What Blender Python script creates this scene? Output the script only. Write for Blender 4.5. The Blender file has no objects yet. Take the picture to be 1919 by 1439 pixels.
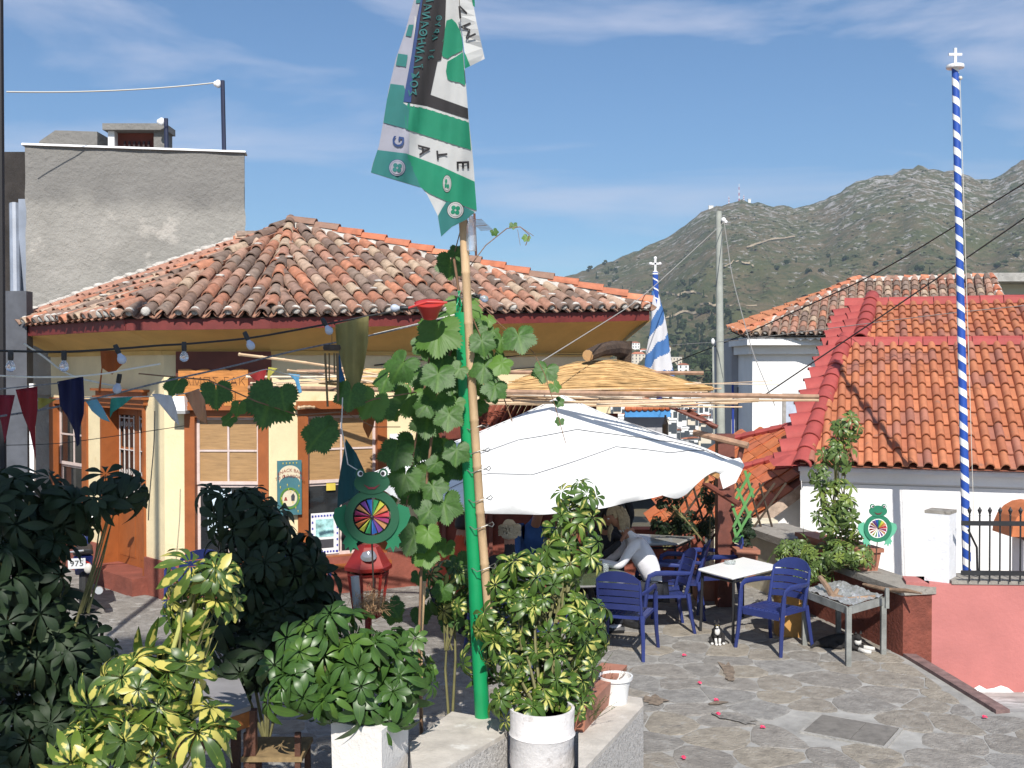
import bpy, bmesh, math, random
from math import sin, cos, pi, radians, sqrt, atan2
from mathutils import Vector, Matrix, Euler, noise
random.seed(7)
C = bpy.context.scene.collection
D = bpy.data
V = Vector
# ------------------------------------------------------------------ camera
CAMZ = 2.9; F = 2031.0; PITCH = math.atan(29.5/F)
cam = D.objects.new('camera', D.cameras.new('camera')); C.objects.link(cam)
cam.location = (0, 0, CAMZ); cam.rotation_euler = (pi/2-PITCH, 0, 0)
cam.data.sensor_width = 36; cam.data.lens = F/1919*36
cam.data.clip_start = .1; cam.data.clip_end = 20000
bpy.context.scene.camera = cam
# ------------------------------------------------------------------ world and sun
SUN_EL = radians(42); SUN_AZ = radians(3)     # sun stands behind the camera, a touch to the right
sc = bpy.context.scene
sc.view_settings.view_transform = 'Standard'; sc.view_settings.look = 'None'
sc.view_settings.gamma = 1; sc.view_settings.use_curve_mapping = False
sc.view_settings.exposure = 0.38
sc.cycles.max_bounces = 6; sc.cycles.transparent_max_bounces = 12
w = D.worlds.new('World'); sc.world = w; w.use_nodes = True
nt = w.node_tree; N = nt.nodes; L = nt.links
for n in list(N): N.remove(n)
out = N.new('ShaderNodeOutputWorld'); bg = N.new('ShaderNodeBackground')
sky = N.new('ShaderNodeTexSky'); sky.sky_type = 'NISHITA'; sky.sun_disc = False
sky.sun_elevation = SUN_EL; sky.sun_rotation = pi - SUN_AZ
sky.altitude = 100; sky.air_density = 1.0; sky.dust_density = .3; sky.ozone_density = 2.2
tc = N.new('ShaderNodeTexCoord')
sep = N.new('ShaderNodeSeparateXYZ'); L.new(tc.outputs['Generated'], sep.inputs[0])
# wispy clouds: the view direction projected on a flat layer overhead
def mth(op, a, b=None, c=None):
    m = N.new('ShaderNodeMath'); m.operation = op
    for i, v in enumerate((a, b, c)):
        if v is None: continue
        if isinstance(v, (int, float)): m.inputs[i].default_value = v
        else: L.new(v, m.inputs[i])
    return m.outputs[0]
zz = mth('MAXIMUM', mth('ADD', sep.outputs[2], .06), .03)
cx = mth('DIVIDE', sep.outputs[0], zz); cy = mth('DIVIDE', sep.outputs[1], zz)
cmb = N.new('ShaderNodeCombineXYZ'); L.new(cx, cmb.inputs[0]); L.new(mth('MULTIPLY', cy, 1.5), cmb.inputs[1])
cmb.inputs[2].default_value = 3.7
nz = N.new('ShaderNodeTexNoise'); nz.inputs['Scale'].default_value = .62; nz.inputs['Detail'].default_value = 9
nz.inputs['Roughness'].default_value = .56; nz.inputs['Distortion'].default_value = .35
L.new(cmb.outputs[0], nz.inputs['Vector'])
rp = N.new('ShaderNodeValToRGB'); L.new(nz.outputs['Fac'], rp.inputs[0])
rp.color_ramp.elements[0].position = .50; rp.color_ramp.elements[1].position = .74
rp.color_ramp.elements[1].color = (.75, .75, .75, 1)
tint = N.new('ShaderNodeMix'); tint.data_type = 'RGBA'; tint.blend_type = 'MULTIPLY'; tint.inputs[0].default_value = 1
L.new(sky.outputs[0], tint.inputs[6]); tint.inputs[7].default_value = (.92, 1.22, 1.46, 1)
mx = N.new('ShaderNodeMix'); mx.data_type = 'RGBA'
el_ = N.new('ShaderNodeMapRange'); L.new(sep.outputs[2], el_.inputs[0]); el_.inputs[1].default_value = .10; el_.inputs[2].default_value = .31; el_.inputs[3].default_value = .28; el_.inputs[4].default_value = 1.5
cf_ = N.new('ShaderNodeMath'); cf_.operation = 'MULTIPLY'; L.new(rp.outputs[0], cf_.inputs[0]); L.new(el_.outputs[0], cf_.inputs[1]); L.new(cf_.outputs[0], mx.inputs[0]); L.new(tint.outputs[2], mx.inputs[6]); mx.inputs[7].default_value = (10.2, 10.4, 12.2, 1)
L.new(mx.outputs[2], bg.inputs[0]); bg.inputs[1].default_value = .062
L.new(bg.outputs[0], out.inputs[0])
sl = D.lights.new('sun', 'SUN'); sl.energy = 5.0; sl.angle = radians(.53); sl.color = (1, .955, .88)
so = D.objects.new('sun', sl); C.objects.link(so)
sd = V((-sin(SUN_AZ)*cos(SUN_EL), cos(SUN_AZ)*cos(SUN_EL), -sin(SUN_EL)))   # direction light travels
so.rotation_euler = sd.to_track_quat('-Z', 'Y').to_euler(); so.location = (0, -20, 30)
# ------------------------------------------------------------------ helpers
def P(px, py, d):
    """point at distance d along the view axis that the photograph shows at pixel px, py"""
    u = (px-959.5)/F; v = -(py-719.5)/F
    y = v*sin(PITCH)+cos(PITCH); z = v*cos(PITCH)-sin(PITCH)
    return V((u/y*d, d, CAMZ+z/y*d))
def G(px, py, h=0.0):
    """point on the level h"""
    a = P(px, py, 1.0); t = (h-CAMZ)/(a.z-CAMZ); return V((a.x*t, t, h))
LOC = {}
def thing(name, label, cat, loc=(0, 0, 0), group=None, rz=0, kind=None):
    o = D.objects.new(name, None); C.objects.link(o); o.location = loc; o.empty_display_size = .1
    o.rotation_euler = (0, 0, rz)
    if label: o['label'] = label
    if cat: o['category'] = cat
    if group: o['group'] = group
    if kind: o['kind'] = kind
    LOC[o.name] = V(loc); return o
def tag(o, label=None, cat=None, group=None, kind=None):
    if label: o['label'] = label
    if cat: o['category'] = cat
    if group: o['group'] = group
    if kind: o['kind'] = kind
    return o
def rootloc(p):
    while p.parent: p = p.parent
    return LOC.get(p.name, V((0, 0, 0)))
def inst(name, me, M, parent=None, kind=None):
    o = D.objects.new(name, me); C.objects.link(o)
    if parent is not None:
        o.parent = parent; M = Matrix.Translation(-rootloc(parent)) @ M
    o.matrix_local = M
    if kind: o['kind'] = kind
    return o
class MB:
    def __init__(s): s.v = []; s.f = []; s.uv = None
    def add(s, vs, fs):
        k = len(s.v); s.v += [tuple(p) for p in vs]; s.f += [tuple(i+k for i in f) for f in fs]; return s
    def box(s, c, size, R=None):
        hx, hy, hz = (a/2 for a in size); c = V(c)
        vs = [V((x, y, z)) for x in (-hx, hx) for y in (-hy, hy) for z in (-hz, hz)]
        if R is not None:
            if isinstance(R, (int, float)): R = Matrix.Rotation(R, 3, 'Z')
            vs = [R @ p for p in vs]
        return s.add([c+p for p in vs], [(0, 1, 3, 2), (4, 6, 7, 5), (0, 4, 5, 1), (2, 3, 7, 6), (0, 2, 6, 4), (1, 5, 7, 3)])
    def hull8(s, vs):
        """vs: bottom 4 ccw then top 4"""
        return s.add(vs, [(3, 2, 1, 0), (4, 5, 6, 7), (0, 1, 5, 4), (1, 2, 6, 5), (2, 3, 7, 6), (3, 0, 4, 7)])
    def tube(s, pts, r, n=6, cap=True, flat=1.0):
        pts = [V(p) for p in pts]; m = len(pts)
        rs = r if isinstance(r, (list, tuple)) else [r]*m
        vs = []; up = V((0, 0, 1)); prev = None
        for i, p in enumerate(pts):
            t = (pts[min(i+1, m-1)]-pts[max(i-1, 0)])
            if t.length < 1e-9: t = V((0, 0, 1))
            t.normalize()
            if prev is None:
                a = up if abs(t.z) < .95 else V((1, 0, 0))
                x = t.cross(a).normalized()
            else:
                x = (prev-t*prev.dot(t))
                if x.length < 1e-6: x = t.cross(up)
                x.normalize()
            prev = x; y = t.cross(x)
            for k in range(n):
                a = 2*pi*k/n; vs.append(p+(x*cos(a)+y*sin(a)*flat)*rs[i])
        fs = [(i*n+k, i*n+(k+1) % n, (i+1)*n+(k+1) % n, (i+1)*n+k) for i in range(m-1) for k in range(n)]
        if cap: fs += [tuple(range(n-1, -1, -1)), tuple((m-1)*n+k for k in range(n))]
        return s.add(vs, fs)
    def lathe(s, prof, c=(0, 0, 0), n=16, R=None):
        c = V(c); vs = []
        for r, z in prof:
            for k in range(n):
                p = V((r*cos(2*pi*k/n), r*sin(2*pi*k/n), z)); vs.append(c+(R @ p if R is not None else p))
        m = len(prof)
        fs = [(i*n+k, i*n+(k+1) % n, (i+1)*n+(k+1) % n, (i+1)*n+k) for i in range(m-1) for k in range(n)]
        if prof[0][0] > 1e-6: fs.append(tuple(range(n-1, -1, -1)))
        if prof[-1][0] > 1e-6: fs.append(tuple((m-1)*n+k for k in range(n)))
        return s.add(vs, fs)
    def prism(s, poly, h, f):
        """poly: list of (a,b); f(a,b,t) -> point; extruded t=0..h"""
        n = len(poly); vs = [f(a, b, 0) for a, b in poly]+[f(a, b, h) for a, b in poly]
        return s.add(vs, [tuple(range(n-1, -1, -1)), tuple(range(n, 2*n))]+[(i, (i+1) % n, n+(i+1) % n, n+i) for i in range(n)])
    def ball(s, c, r, n=10, m=7, sq=(1, 1, 1)):
        c = V(c); vs = []; 
        for i in range(m+1):
            th = pi*i/m
            for k in range(n):
                a = 2*pi*k/n; vs.append(c+V((r*sq[0]*sin(th)*cos(a), r*sq[1]*sin(th)*sin(a), -r*sq[2]*cos(th))))
        return s.add(vs, [(i*n+k, i*n+(k+1) % n, (i+1)*n+(k+1) % n, (i+1)*n+k) for i in range(m) for k in range(n)])
    def mesh(s, name, mat, smooth=False, off=None):
        me = D.meshes.new(name)
        vs = s.v if off is None else [(a-off[0], b-off[1], c-off[2]) for a, b, c in s.v]
        me.from_pydata(vs, [], s.f); 
        if mat: me.materials.append(mat)
        me.update()
        bm = bmesh.new(); bm.from_mesh(me); bmesh.ops.remove_doubles(bm, verts=bm.verts, dist=1e-6)
        bmesh.ops.recalc_face_normals(bm, faces=bm.faces); bm.to_mesh(me); bm.free()
        if smooth:
            me.polygons.foreach_set('use_smooth', [True]*len(me.polygons))
            if smooth != 2:
                try: me.set_sharp_from_angle(angle=radians(40))
                except Exception: pass
        return me
    def build(s, name, mat, parent=None, label=None, cat=None, group=None, kind=None, smooth=False, local=False):
        off = None
        if parent is not None and not local: off = rootloc(parent)
        o = D.objects.new(name, s.mesh(name, mat, smooth, off)); C.objects.link(o)
        if parent is not None: o.parent = parent
        return tag(o, label, cat, group, kind)
def copy_tree(o, loc=None, rz=None, label=None, group=None, parent=None):
    c = o.copy(); C.objects.link(c)
    if parent is not None: c.parent = parent; c.matrix_parent_inverse = o.matrix_parent_inverse
    if loc is not None: c.location = loc
    if rz is not None: c.rotation_euler = (0, 0, rz)
    if label: c['label'] = label
    if group: c['group'] = group
    for ch in list(o.children): copy_tree(ch, parent=c)
    return c
# ------------------------------------------------------------------ materials
def mat(name, col=(.5, .5, .5), rough=.7, var=.12, scale=6, bump=0, bscale=40, rnd=0, ramp=None, metal=0, spec=None,
        dirt=None, transl=0, alpha=1, trans=0, stretch=None, coat=0, det=5):
    """dirt: (colour, threshold, scale)"""
    m = D.materials.new(name); m.use_nodes = True; nt = m.node_tree; N = nt.nodes; L = nt.links
    b = N['Principled BSDF']; b.inputs['Roughness'].default_value = rough; b.inputs['Metallic'].default_value = metal
    if spec is not None: b.inputs['Specular IOR Level'].default_value = spec
    if trans: b.inputs['Transmission Weight'].default_value = trans
    if coat: b.inputs['Coat Weight'].default_value = coat
    b.inputs['Alpha'].default_value = alpha
    tc = N.new('ShaderNodeTexCoord'); vec = tc.outputs['Object']
    if stretch:
        mp = N.new('ShaderNodeMapping'); mp.inputs['Scale'].default_value = stretch; L.new(vec, mp.inputs[0]); vec = mp.outputs[0]
    oi = N.new('ShaderNodeObjectInfo')
    def mix(fac, a, bb, mode='MIX'):
        x = N.new('ShaderNodeMix'); x.data_type = 'RGBA'; x.blend_type = mode
        for sock, v in ((x.inputs[0], fac), (x.inputs[6], a), (x.inputs[7], bb)):
            if hasattr(v, 'is_linked') or hasattr(v, 'links'): L.new(v, sock)
            elif isinstance(v, (int, float)): sock.default_value = v
            else: sock.default_value = (*v[:3], 1)
        return x.outputs[2]
    if ramp:
        r = N.new('ShaderNodeValToRGB'); L.new(oi.outputs['Random'], r.inputs[0]); cr = r.color_ramp; cr.interpolation = 'CONSTANT'
        n = len(ramp); cr.elements[0].color = (*ramp[0], 1); cr.elements[0].position = 0
        cr.elements[1].color = (*ramp[1], 1); cr.elements[1].position = 1/n
        for i in range(2, n): e = cr.elements.new(i/n); e.color = (*ramp[i], 1)
        c = r.outputs[0]
    else: c = tuple(col)
    off = N.new('ShaderNodeVectorMath'); off.operation = 'ADD'; L.new(vec, off.inputs[0])
    mul = N.new('ShaderNodeMath'); mul.operation = 'MULTIPLY'; L.new(oi.outputs['Random'], mul.inputs[0]); mul.inputs[1].default_value = 37.0
    L.new(mul.outputs[0], off.inputs[1]); vec = off.outputs[0]
    def ns(sc_, d=det, ro=.6):
        t = N.new('ShaderNodeTexNoise'); t.inputs['Scale'].default_value = sc_; t.inputs['Detail'].default_value = d
        t.inputs['Roughness'].default_value = ro; L.new(vec, t.inputs['Vector']); return t.outputs['Fac']
    def mr(v, a, b2, c2, d2):
        t = N.new('ShaderNodeMapRange'); L.new(v, t.inputs[0])
        for i, q in enumerate((a, b2, c2, d2)): t.inputs[i+1].default_value = q
        return t.outputs[0]
    if var:
        f = mr(ns(scale), .25, .75, 1-var*1.6, 1+var*1.6)
        g = N.new('ShaderNodeCombineColor'); [L.new(f, g.inputs[i]) for i in range(3)]
        c = mix(1.0, c, g.outputs[0], 'MULTIPLY')
    if rnd:
        f = mr(oi.outputs['Random'], 0, 1, 1-rnd, 1+rnd)
        g = N.new('ShaderNodeCombineColor'); [L.new(f, g.inputs[i]) for i in range(3)]
        c = mix(1.0, c, g.outputs[0], 'MULTIPLY')
    if dirt:
        for dc, th, dsc in ([dirt] if not isinstance(dirt, list) else dirt):
            c = mix(mr(ns(dsc, 8, .65), th, th+.08, 0, .85), c, dc)
    if isinstance(c, tuple): b.inputs['Base Color'].default_value = (*c[:3], 1)
    else: L.new(c, b.inputs['Base Color'])
    if bump:
        bp = N.new('ShaderNodeBump'); bp.inputs['Strength'].default_value = min(1, bump); bp.inputs['Distance'].default_value = .02*max(1, bump)
        L.new(ns(bscale, 6, .65), bp.inputs['Height']); L.new(bp.outputs[0], b.inputs['Normal'])
    if transl:
        tb = N.new('ShaderNodeBsdfTranslucent'); ms = N.new('ShaderNodeMixShader'); ms.inputs[0].default_value = transl
        if isinstance(c, tuple): tb.inputs[0].default_value = (*c[:3], 1)
        else: L.new(c, tb.inputs[0])
        L.new(b.outputs[0], ms.inputs[1]); L.new(tb.outputs[0], ms.inputs[2]); L.new(ms.outputs[0], N['Material Output'].inputs[0])
    return m
def text(s, size, f, mt, parent, name='lettering', ext=.002, align='CENTER', bold=0, spacing=1):
    """s set flat, then every vertex (a,b) -> f(a,b,t)"""
    cu = D.curves.new('text', 'FONT'); cu.body = s; cu.size = size; cu.align_x = align; cu.align_y = 'CENTER'; cu.extrude = ext
    cu.offset = bold; cu.space_character = spacing; cu.resolution_u = 3
    ob = D.objects.new('text', cu); C.objects.link(ob)
    dg = bpy.context.evaluated_depsgraph_get(); me = D.meshes.new_from_object(ob.evaluated_get(dg))
    D.objects.remove(ob); 
    off = rootloc(parent) if parent is not None else V((0, 0, 0))
    for v in me.vertices: v.co = f(v.co.x, v.co.y, v.co.z)-off
    me.materials.clear(); me.materials.append(mt); me.update()
    o = D.objects.new(name, me); C.objects.link(o)
    if parent is not None: o.parent = parent
    return o
def lerp(a, b, t): return a+(b-a)*t
def sag(a, b, s, n=12, wob=0):
    a = V(a); b = V(b)
    return [a.lerp(b, t/n)-V((0, 0, s*4*(t/n)*(1-t/n)))+(noise.noise_vector(a*3+V((t*.7, 0, 0)))*wob if wob else V((0, 0, 0))) for t in range(n+1)]
# common materials
M_ = {}
def m(name, *a, **k):
    if name not in M_: M_[name] = mat(name, *a, **k)
    return M_[name]
YEL = m('yellow_plaster', (.76, .63, .39), .85, .07, 2.5, .25, 25, dirt=((.66, .50, .27), .66, 1.3))
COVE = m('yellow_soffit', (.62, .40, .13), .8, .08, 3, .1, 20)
MAR = m('maroon_paint', (.15, .022, .018), .6, .15, 6, .1, 30)
BRP = m('rust_brown_paint', (.30, .088, .022), .55, .12, 5, .15, 40)
BASEP = m('red_brown_plinth', (.235, .068, .045), .85, .2, 4, .5, 30, dirt=((.3, .15, .12), .62, 3))
PINKW = m('faded_pink_white_paint', (.62, .50, .46), .6, .1, 10, .1, 50, dirt=((.3, .2, .17), .66, 9))
WHT = m('white_paint', (.80, .80, .80), .6, .04, 3, .1, 30)
WHW = m('whitewashed_wall', (.80, .79, .78), .85, .05, 1.5, .35, 18, dirt=[((.66, .63, .59), .68, 1.6), ((.48, .44, .38), .73, 9)])
BLK = m('black_iron', (.018, .018, .02), .5, .2, 8)
GLASS = m('dark_glass', (.02, .022, .024), .05, .3, 1.5, spec=.8)
BLUEP = m('blue_plastic', (.024, .036, .145), .36, .10, 5, .08, 60, rnd=.12)
WOODL = m('light_wood', (.55, .36, .19), .7, .2, 12, .2, 60, stretch=(1, 1, 1))
WOODD = m('dark_brown_wood', (.09, .035, .02), .6, .25, 10, .3, 50)
TERRA = m('terracotta_plastic', (.36, .15, .095), .6, .12, 6, .1, 30)
CONC = m('rough_concrete', (.36, .345, .32), .95, .2, 4, .9, 30, dirt=((.2, .19, .175), .6, 3))
# ================================================================== STRUCTURE: terrain, hills, village
def ridge_z(px):
    """skyline of the hills, pixel row for a pixel column"""
    pts = [(-3000, 640), (600, 560), (900, 545), (1075, 517), (1150, 488), (1250, 447), (1300, 412), (1335, 388), (1385, 377), (1430, 385), (1490, 393), (1540, 377),
           (1600, 345), (1660, 328), (1718, 312), (1770, 320), (1830, 330), (1862, 333), (1919, 300), (2050, 262), (2400, 240), (3200, 300), (6000, 420)]
    for a, b in zip(pts, pts[1:]):
        if a[0] <= px <= b[0]:
            t = (px-a[0])/(b[0]-a[0]); return lerp(a[1], b[1], t)
    return 600
def hill_pt(px, t):
    """t 0 (valley, near) .. 1 (skyline); returns world point"""
    d = 320+1780*t**1.25
    yr = ridge_z(px)
    ybot = 900
    k = t**.82
    y = lerp(ybot, yr, k)
    p = P(px, y, d)
    nn = noise.fractal(V((px*.006, t*5, 1.3)), 1.0, 2.1, 7)*40*(t*(1.03-t)*3.2)+noise.fractal(V((px*.03, t*30, 4.3)), .9, 2.1, 4)*4
    p.z += nn
    if t > .97: p.z += noise.fractal(V((px*.05, 2, 9)), .8, 2.2, 5)*5
    return p
b = MB(); nx, nt_ = 330, 110
xs = [lerp(-500, 2700, i/nx) for i in range(nx+1)]
for j in range(nt_+1):
    for x in xs: b.v.append(tuple(hill_pt(x, j/nt_)))
b.v += [tuple(V(b.v[nt_*(nx+1)+i])+V((0, 500, -160))) for i in range(nx+1)]
b.f = [(j*(nx+1)+i, j*(nx+1)+i+1, (j+1)*(nx+1)+i+1, (j+1)*(nx+1)+i) for j in range(nt_+1) for i in range(nx)]
hm = D.materials.new('scrub_hillside'); hm.use_nodes = True; N = hm.node_tree.nodes; L = hm.node_tree.links
bs = N['Principled BSDF']; bs.inputs['Roughness'].default_value = 1; bs.inputs['Specular IOR Level'].default_value = .1
geo = N.new('ShaderNodeNewGeometry')
def hn(s, d=10, r=.62, st=None):
    t = N.new('ShaderNodeTexNoise'); t.inputs['Scale'].default_value = s; t.inputs['Detail'].default_value = d; t.inputs['Roughness'].default_value = r
    if st:
        mp = N.new('ShaderNodeMapping'); mp.inputs['Scale'].default_value = st; L.new(geo.outputs['Position'], mp.inputs[0]); L.new(mp.outputs[0], t.inputs['Vector'])
    else: L.new(geo.outputs['Position'], t.inputs['Vector'])
    return t.outputs['Fac']
def hr(v, a, b_, lo=0, hi=1):
    t = N.new('ShaderNodeMapRange'); L.new(v, t.inputs[0])
    for i, q in enumerate((a, b_, lo, hi)): t.inputs[i+1].default_value = q
    return t.outputs[0]
def hmix(f, a, b_):
    x = N.new('ShaderNodeMix'); x.data_type = 'RGBA'; L.new(f, x.inputs[0])
    for sck, v in ((x.inputs[6], a), (x.inputs[7], b_)):
        if isinstance(v, tuple): sck.default_value = (*v, 1)
        else: L.new(v, sck)
    return x.outputs[2]
c = hmix(hr(hn(.012, 8), .42, .6), (.150, .118, .070), (.095, .100, .045))
c = hmix(hr(hn(.05, 12, .7), .50, .60, 0, .8), c, (.050, .066, .028))
sz = N.new('ShaderNodeSeparateXYZ'); L.new(geo.outputs['Position'], sz.inputs[0])
hgt = hr(sz.outputs[2], 60, 330, .60, .51)
ad = N.new('ShaderNodeMath'); ad.operation = 'SUBTRACT'; L.new(hn(.06, 12, .72), ad.inputs[0]); L.new(hgt, ad.inputs[1])
c = hmix(hr(ad.outputs[0], .0, .06), c, (.36, .34, .32))
c = hmix(hr(hn(.35, 6, .6), .52, .62, 0, .55), c, (.055, .065, .03))
L.new(c, bs.inputs['Base Color'])
bp = N.new('ShaderNodeBump'); bp.inputs['Strength'].default_value = 1; bp.inputs['Distance'].default_value = 5; L.new(hn(.05, 10, .7), bp.inputs['Height']); L.new(bp.outputs[0], bs.inputs['Normal'])
hills = b.build('hills', hm, kind='structure', smooth=2)
# ground sheet out to the horizon
b = MB(); S = 3000
EARTH = m('valley_soil', (.12, .10, .06), 1, .3, .02, 0)
b.add([(-S, -S, -40), (S, -S, -40), (S, S, -40), (-S, S, -40)], [(0, 1, 2, 3)]); b.build('ground', EARTH, kind='structure')
# trees on the hillside
def crown_mesh(name, n, r, tall, leaf, mt, seed, cone=False):
    rr = random.Random(seed); b = MB()
    lob = [(V((rr.uniform(-1, 1), rr.uniform(-1, 1), rr.uniform(-.8, 1)))*.6, rr.uniform(.35, .6)) for _ in range(9)]
    for _ in range(n):
        if cone:
            z = rr.random()**1.2; a = rr.random()*2*pi; q = r*(1-z)**.8*rr.uniform(.6, 1.1); p = V((q*cos(a), q*sin(a), z*tall))
        else:
            c0, cr_ = rr.choice(lob); d = V((rr.gauss(0, 1), rr.gauss(0, 1), rr.gauss(0, 1))).normalized()*cr_*rr.uniform(.7, 1.08)
            p = (c0+d); p = V((p.x*r, p.y*r, (p.z*.5+.5)*tall))
        q = Matrix(Euler((rr.uniform(0, 6), rr.uniform(0, 6), rr.uniform(0, 6))).to_matrix()); s = leaf*rr.uniform(.6, 1.3)
        b.add([p+q @ V(v) for v in ((-s, -s*.6, 0), (s, -s*.5, 0), (s*.3, s, .2*s), (-s*.9, s*.5, -.1*s))], [(0, 1, 2, 3)])
    me = D.meshes.new(name); me.from_pydata(b.v, [], b.f); me.materials.append(mt); return me
PINE = m('far_pine_foliage', (.035, .055, .018), .9, .3, .3, rnd=.35)
far_crowns = [crown_mesh('crown', 260, 3.6, 6.0, 1.0, PINE, i) for i in range(3)]
cyp = crown_mesh('crown', 260, 1.5, 11, .6, PINE, 9, True)
trk = MB().tube([(0, 0, -2), (0, 0, 2.5)], [.3, .2], 5).mesh('trunk', WOODD)
rr = random.Random(5); ntree = 0
GROVE = [(1225, 1350, 585, 700, 70), (1200, 1345, 640, 690, 40), (1120, 1345, 530, 600, 50), (1345, 1372, 560, 800, 20), (1290, 1345, 640, 760, 40), (1420, 1919, 480, 520, 18), (1100, 1160, 490, 530, 14)]
import bisect
def hill_at(px, py):
    """hill point seen at pixel px,py (search along t)"""
    best = None
    for j in range(0, 201):
        p = hill_pt(px, j/200); y = 719.5-F*((p.z-CAMZ)*cos(PITCH)+p.y*sin(PITCH))/(p.y*cos(PITCH)-(p.z-CAMZ)*sin(PITCH))
        if y <= py: return p
    return hill_pt(px, 1)
for x0, x1, y0, y1, n in GROVE:
    for _ in range(n):
        px = rr.uniform(x0, x1); p = hill_at(px, rr.uniform(y0, y1)); cy = rr.random() < .22
        t = thing('cypress_tree' if cy else 'pine_tree', ('dark slender cypress' if cy else 'dark rounded pine')+' on the hillside beyond the roofs', 'tree', p, 'far cypresses on the hillside' if cy else 'far pines on the hillside')
        s = rr.uniform(.6, 1.25)
        inst('crown', cyp if cy else rr.choice(far_crowns), Matrix.Translation(p) @ Matrix.Scale(s, 4) @ Matrix.Rotation(rr.random()*6, 4, 'Z'), t); inst('trunk', trk, Matrix.Translation(p), t)
# scrub bushes: nobody could count them
b = MB()
for _ in range(5200):
    px = rr.uniform(1050, 1940); t_ = rr.uniform(.12, .99)**.8; p = hill_pt(px, t_)
    if noise.noise(V((p.x*.012, p.y*.006, 3))) < -.12: continue
    s = rr.uniform(.8, 3.4)*(1.3-.5*t_)
    for _k in range(2):
        c0 = p+V((rr.uniform(-s, s), rr.uniform(-s, s), s*.25)); a = rr.random()*6
        b.add([c0+V((s*cos(a+i*1.257), s*sin(a+i*1.257)*.8, rr.uniform(-.3, .1)*s)) for i in range(5)]+[c0+V((0, 0, s*rr.uniform(.5, .9)))], [(i, (i+1) % 5, 5) for i in range(5)])
SCR = m('scrub_foliage', (.070, .078, .036), 1, .4, .05)
b.build('scrub_bushes', SCR, label='low dark scrub scattered over the rocky hillside', cat='scrub', kind='stuff')
# village houses
VW = [m('village_white', (.78, .77, .74), .8, .05, .3), m('village_cream', (.62, .55, .44), .8, .05, .3)]
VR = m('village_red_roof', (.36, .13, .07), .9, .25, .6, rnd=.3); VWIN = m('village_window', (.06, .07, .08), .3, 0)
hid = 0
def wh(px, py):
    if py < 720: return 'left of the furled flag' if px < 1238 else 'right of the furled flag'
    r_ = min(5, int((py-757)/17)); c_ = min(6, max(0, int((px-1140)/38)))
    return 'in the %s far row, %s' % (('top', 'second', 'third', 'fourth', 'fifth', 'lowest')[max(0, r_)], ('behind canvas peak', 'beside canvas peak', 'under blue fascia', 'past blue fascia', 'before utility pole', 'beside utility pole', 'past utility pole')[c_])
def village_house(px, py, wd, st, cream=False, flat=False, dist=None):
    p = hill_at(px, py) if dist is None else P(px, py, dist)
    sc_ = p.y/F; W = wd*sc_; Hh = st*2.9; dp = W*.7; a = rr.uniform(-.35, .35); R = Matrix.Rotation(a, 3, 'Z')
    t = thing('village_house', ('small '+('one', 'two', 'three')[min(2, st-1)]+' storey '+('cream' if cream else 'white')+(' flat roofed' if flat else ' red roofed')+' house '+wh(px, py)), 'house', p, 'houses of the far village')
    b = MB(); b.box(p+V((0, 0, Hh/2-1.5)), (W, dp, Hh+3), R); b.build('wall', VW[1 if cream else 0], t)
    b = MB(); o_ = .4
    if flat: b.box(p+V((0, 0, Hh+.15)), (W+.3, dp+.3, .3), R); b.build('roof', VW[0], t)
    else:
        z = Hh; q = [V((-W/2-o_, -dp/2-o_, z)), V((W/2+o_, -dp/2-o_, z)), V((W/2+o_, dp/2+o_, z)), V((-W/2-o_, dp/2+o_, z)), V((-W/4, 0, z+dp*.22)), V((W/4, 0, z+dp*.22))]
        b.add([p+R @ v for v in q], [(0, 1, 5, 4), (1, 2, 5), (2, 3, 4, 5), (3, 0, 4), (3, 2, 1, 0)]); b.build('roof', VR, t)
    for s_ in range(st):
        nw = max(2, int(W/2.6))
        for k in range(nw):
            b = MB(); b.box(p+R @ V((-W/2+W*(k+.5)/nw, -dp/2-.03, s_*2.9+1.5)), (.95, .12, 1.3 if rr.random() < .6 else 1.9), R); b.build('window', VWIN, t)
    return t
for px, py, wd, st in [(1196, 682, 26, 3), (1216, 700, 20, 2), (1250, 662, 14, 2), (1190, 655, 16, 2), (1206, 668, 14, 2), (1262, 690, 26, 3), (1280, 700, 20, 2), (1246, 700, 18, 2), (1178, 700, 24, 3), (1290, 683, 8, 1), (1165, 655, 14, 1)]:
    village_house(px, py, wd, st, rr.random() < .2, rr.random() < .35)
# lower quarter of the village, nearer
for r_ in range(6):
    for k in range(13):
        px = 1150+k*19+rr.uniform(-6, 6); py = 765+r_*17+rr.uniform(-4, 4)
        if px > 1400: continue
        village_house(px, py, rr.uniform(13, 24), rr.choice((1, 2, 2)), rr.random() < .25, rr.random() < .25, dist=330-r_*28)
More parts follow.
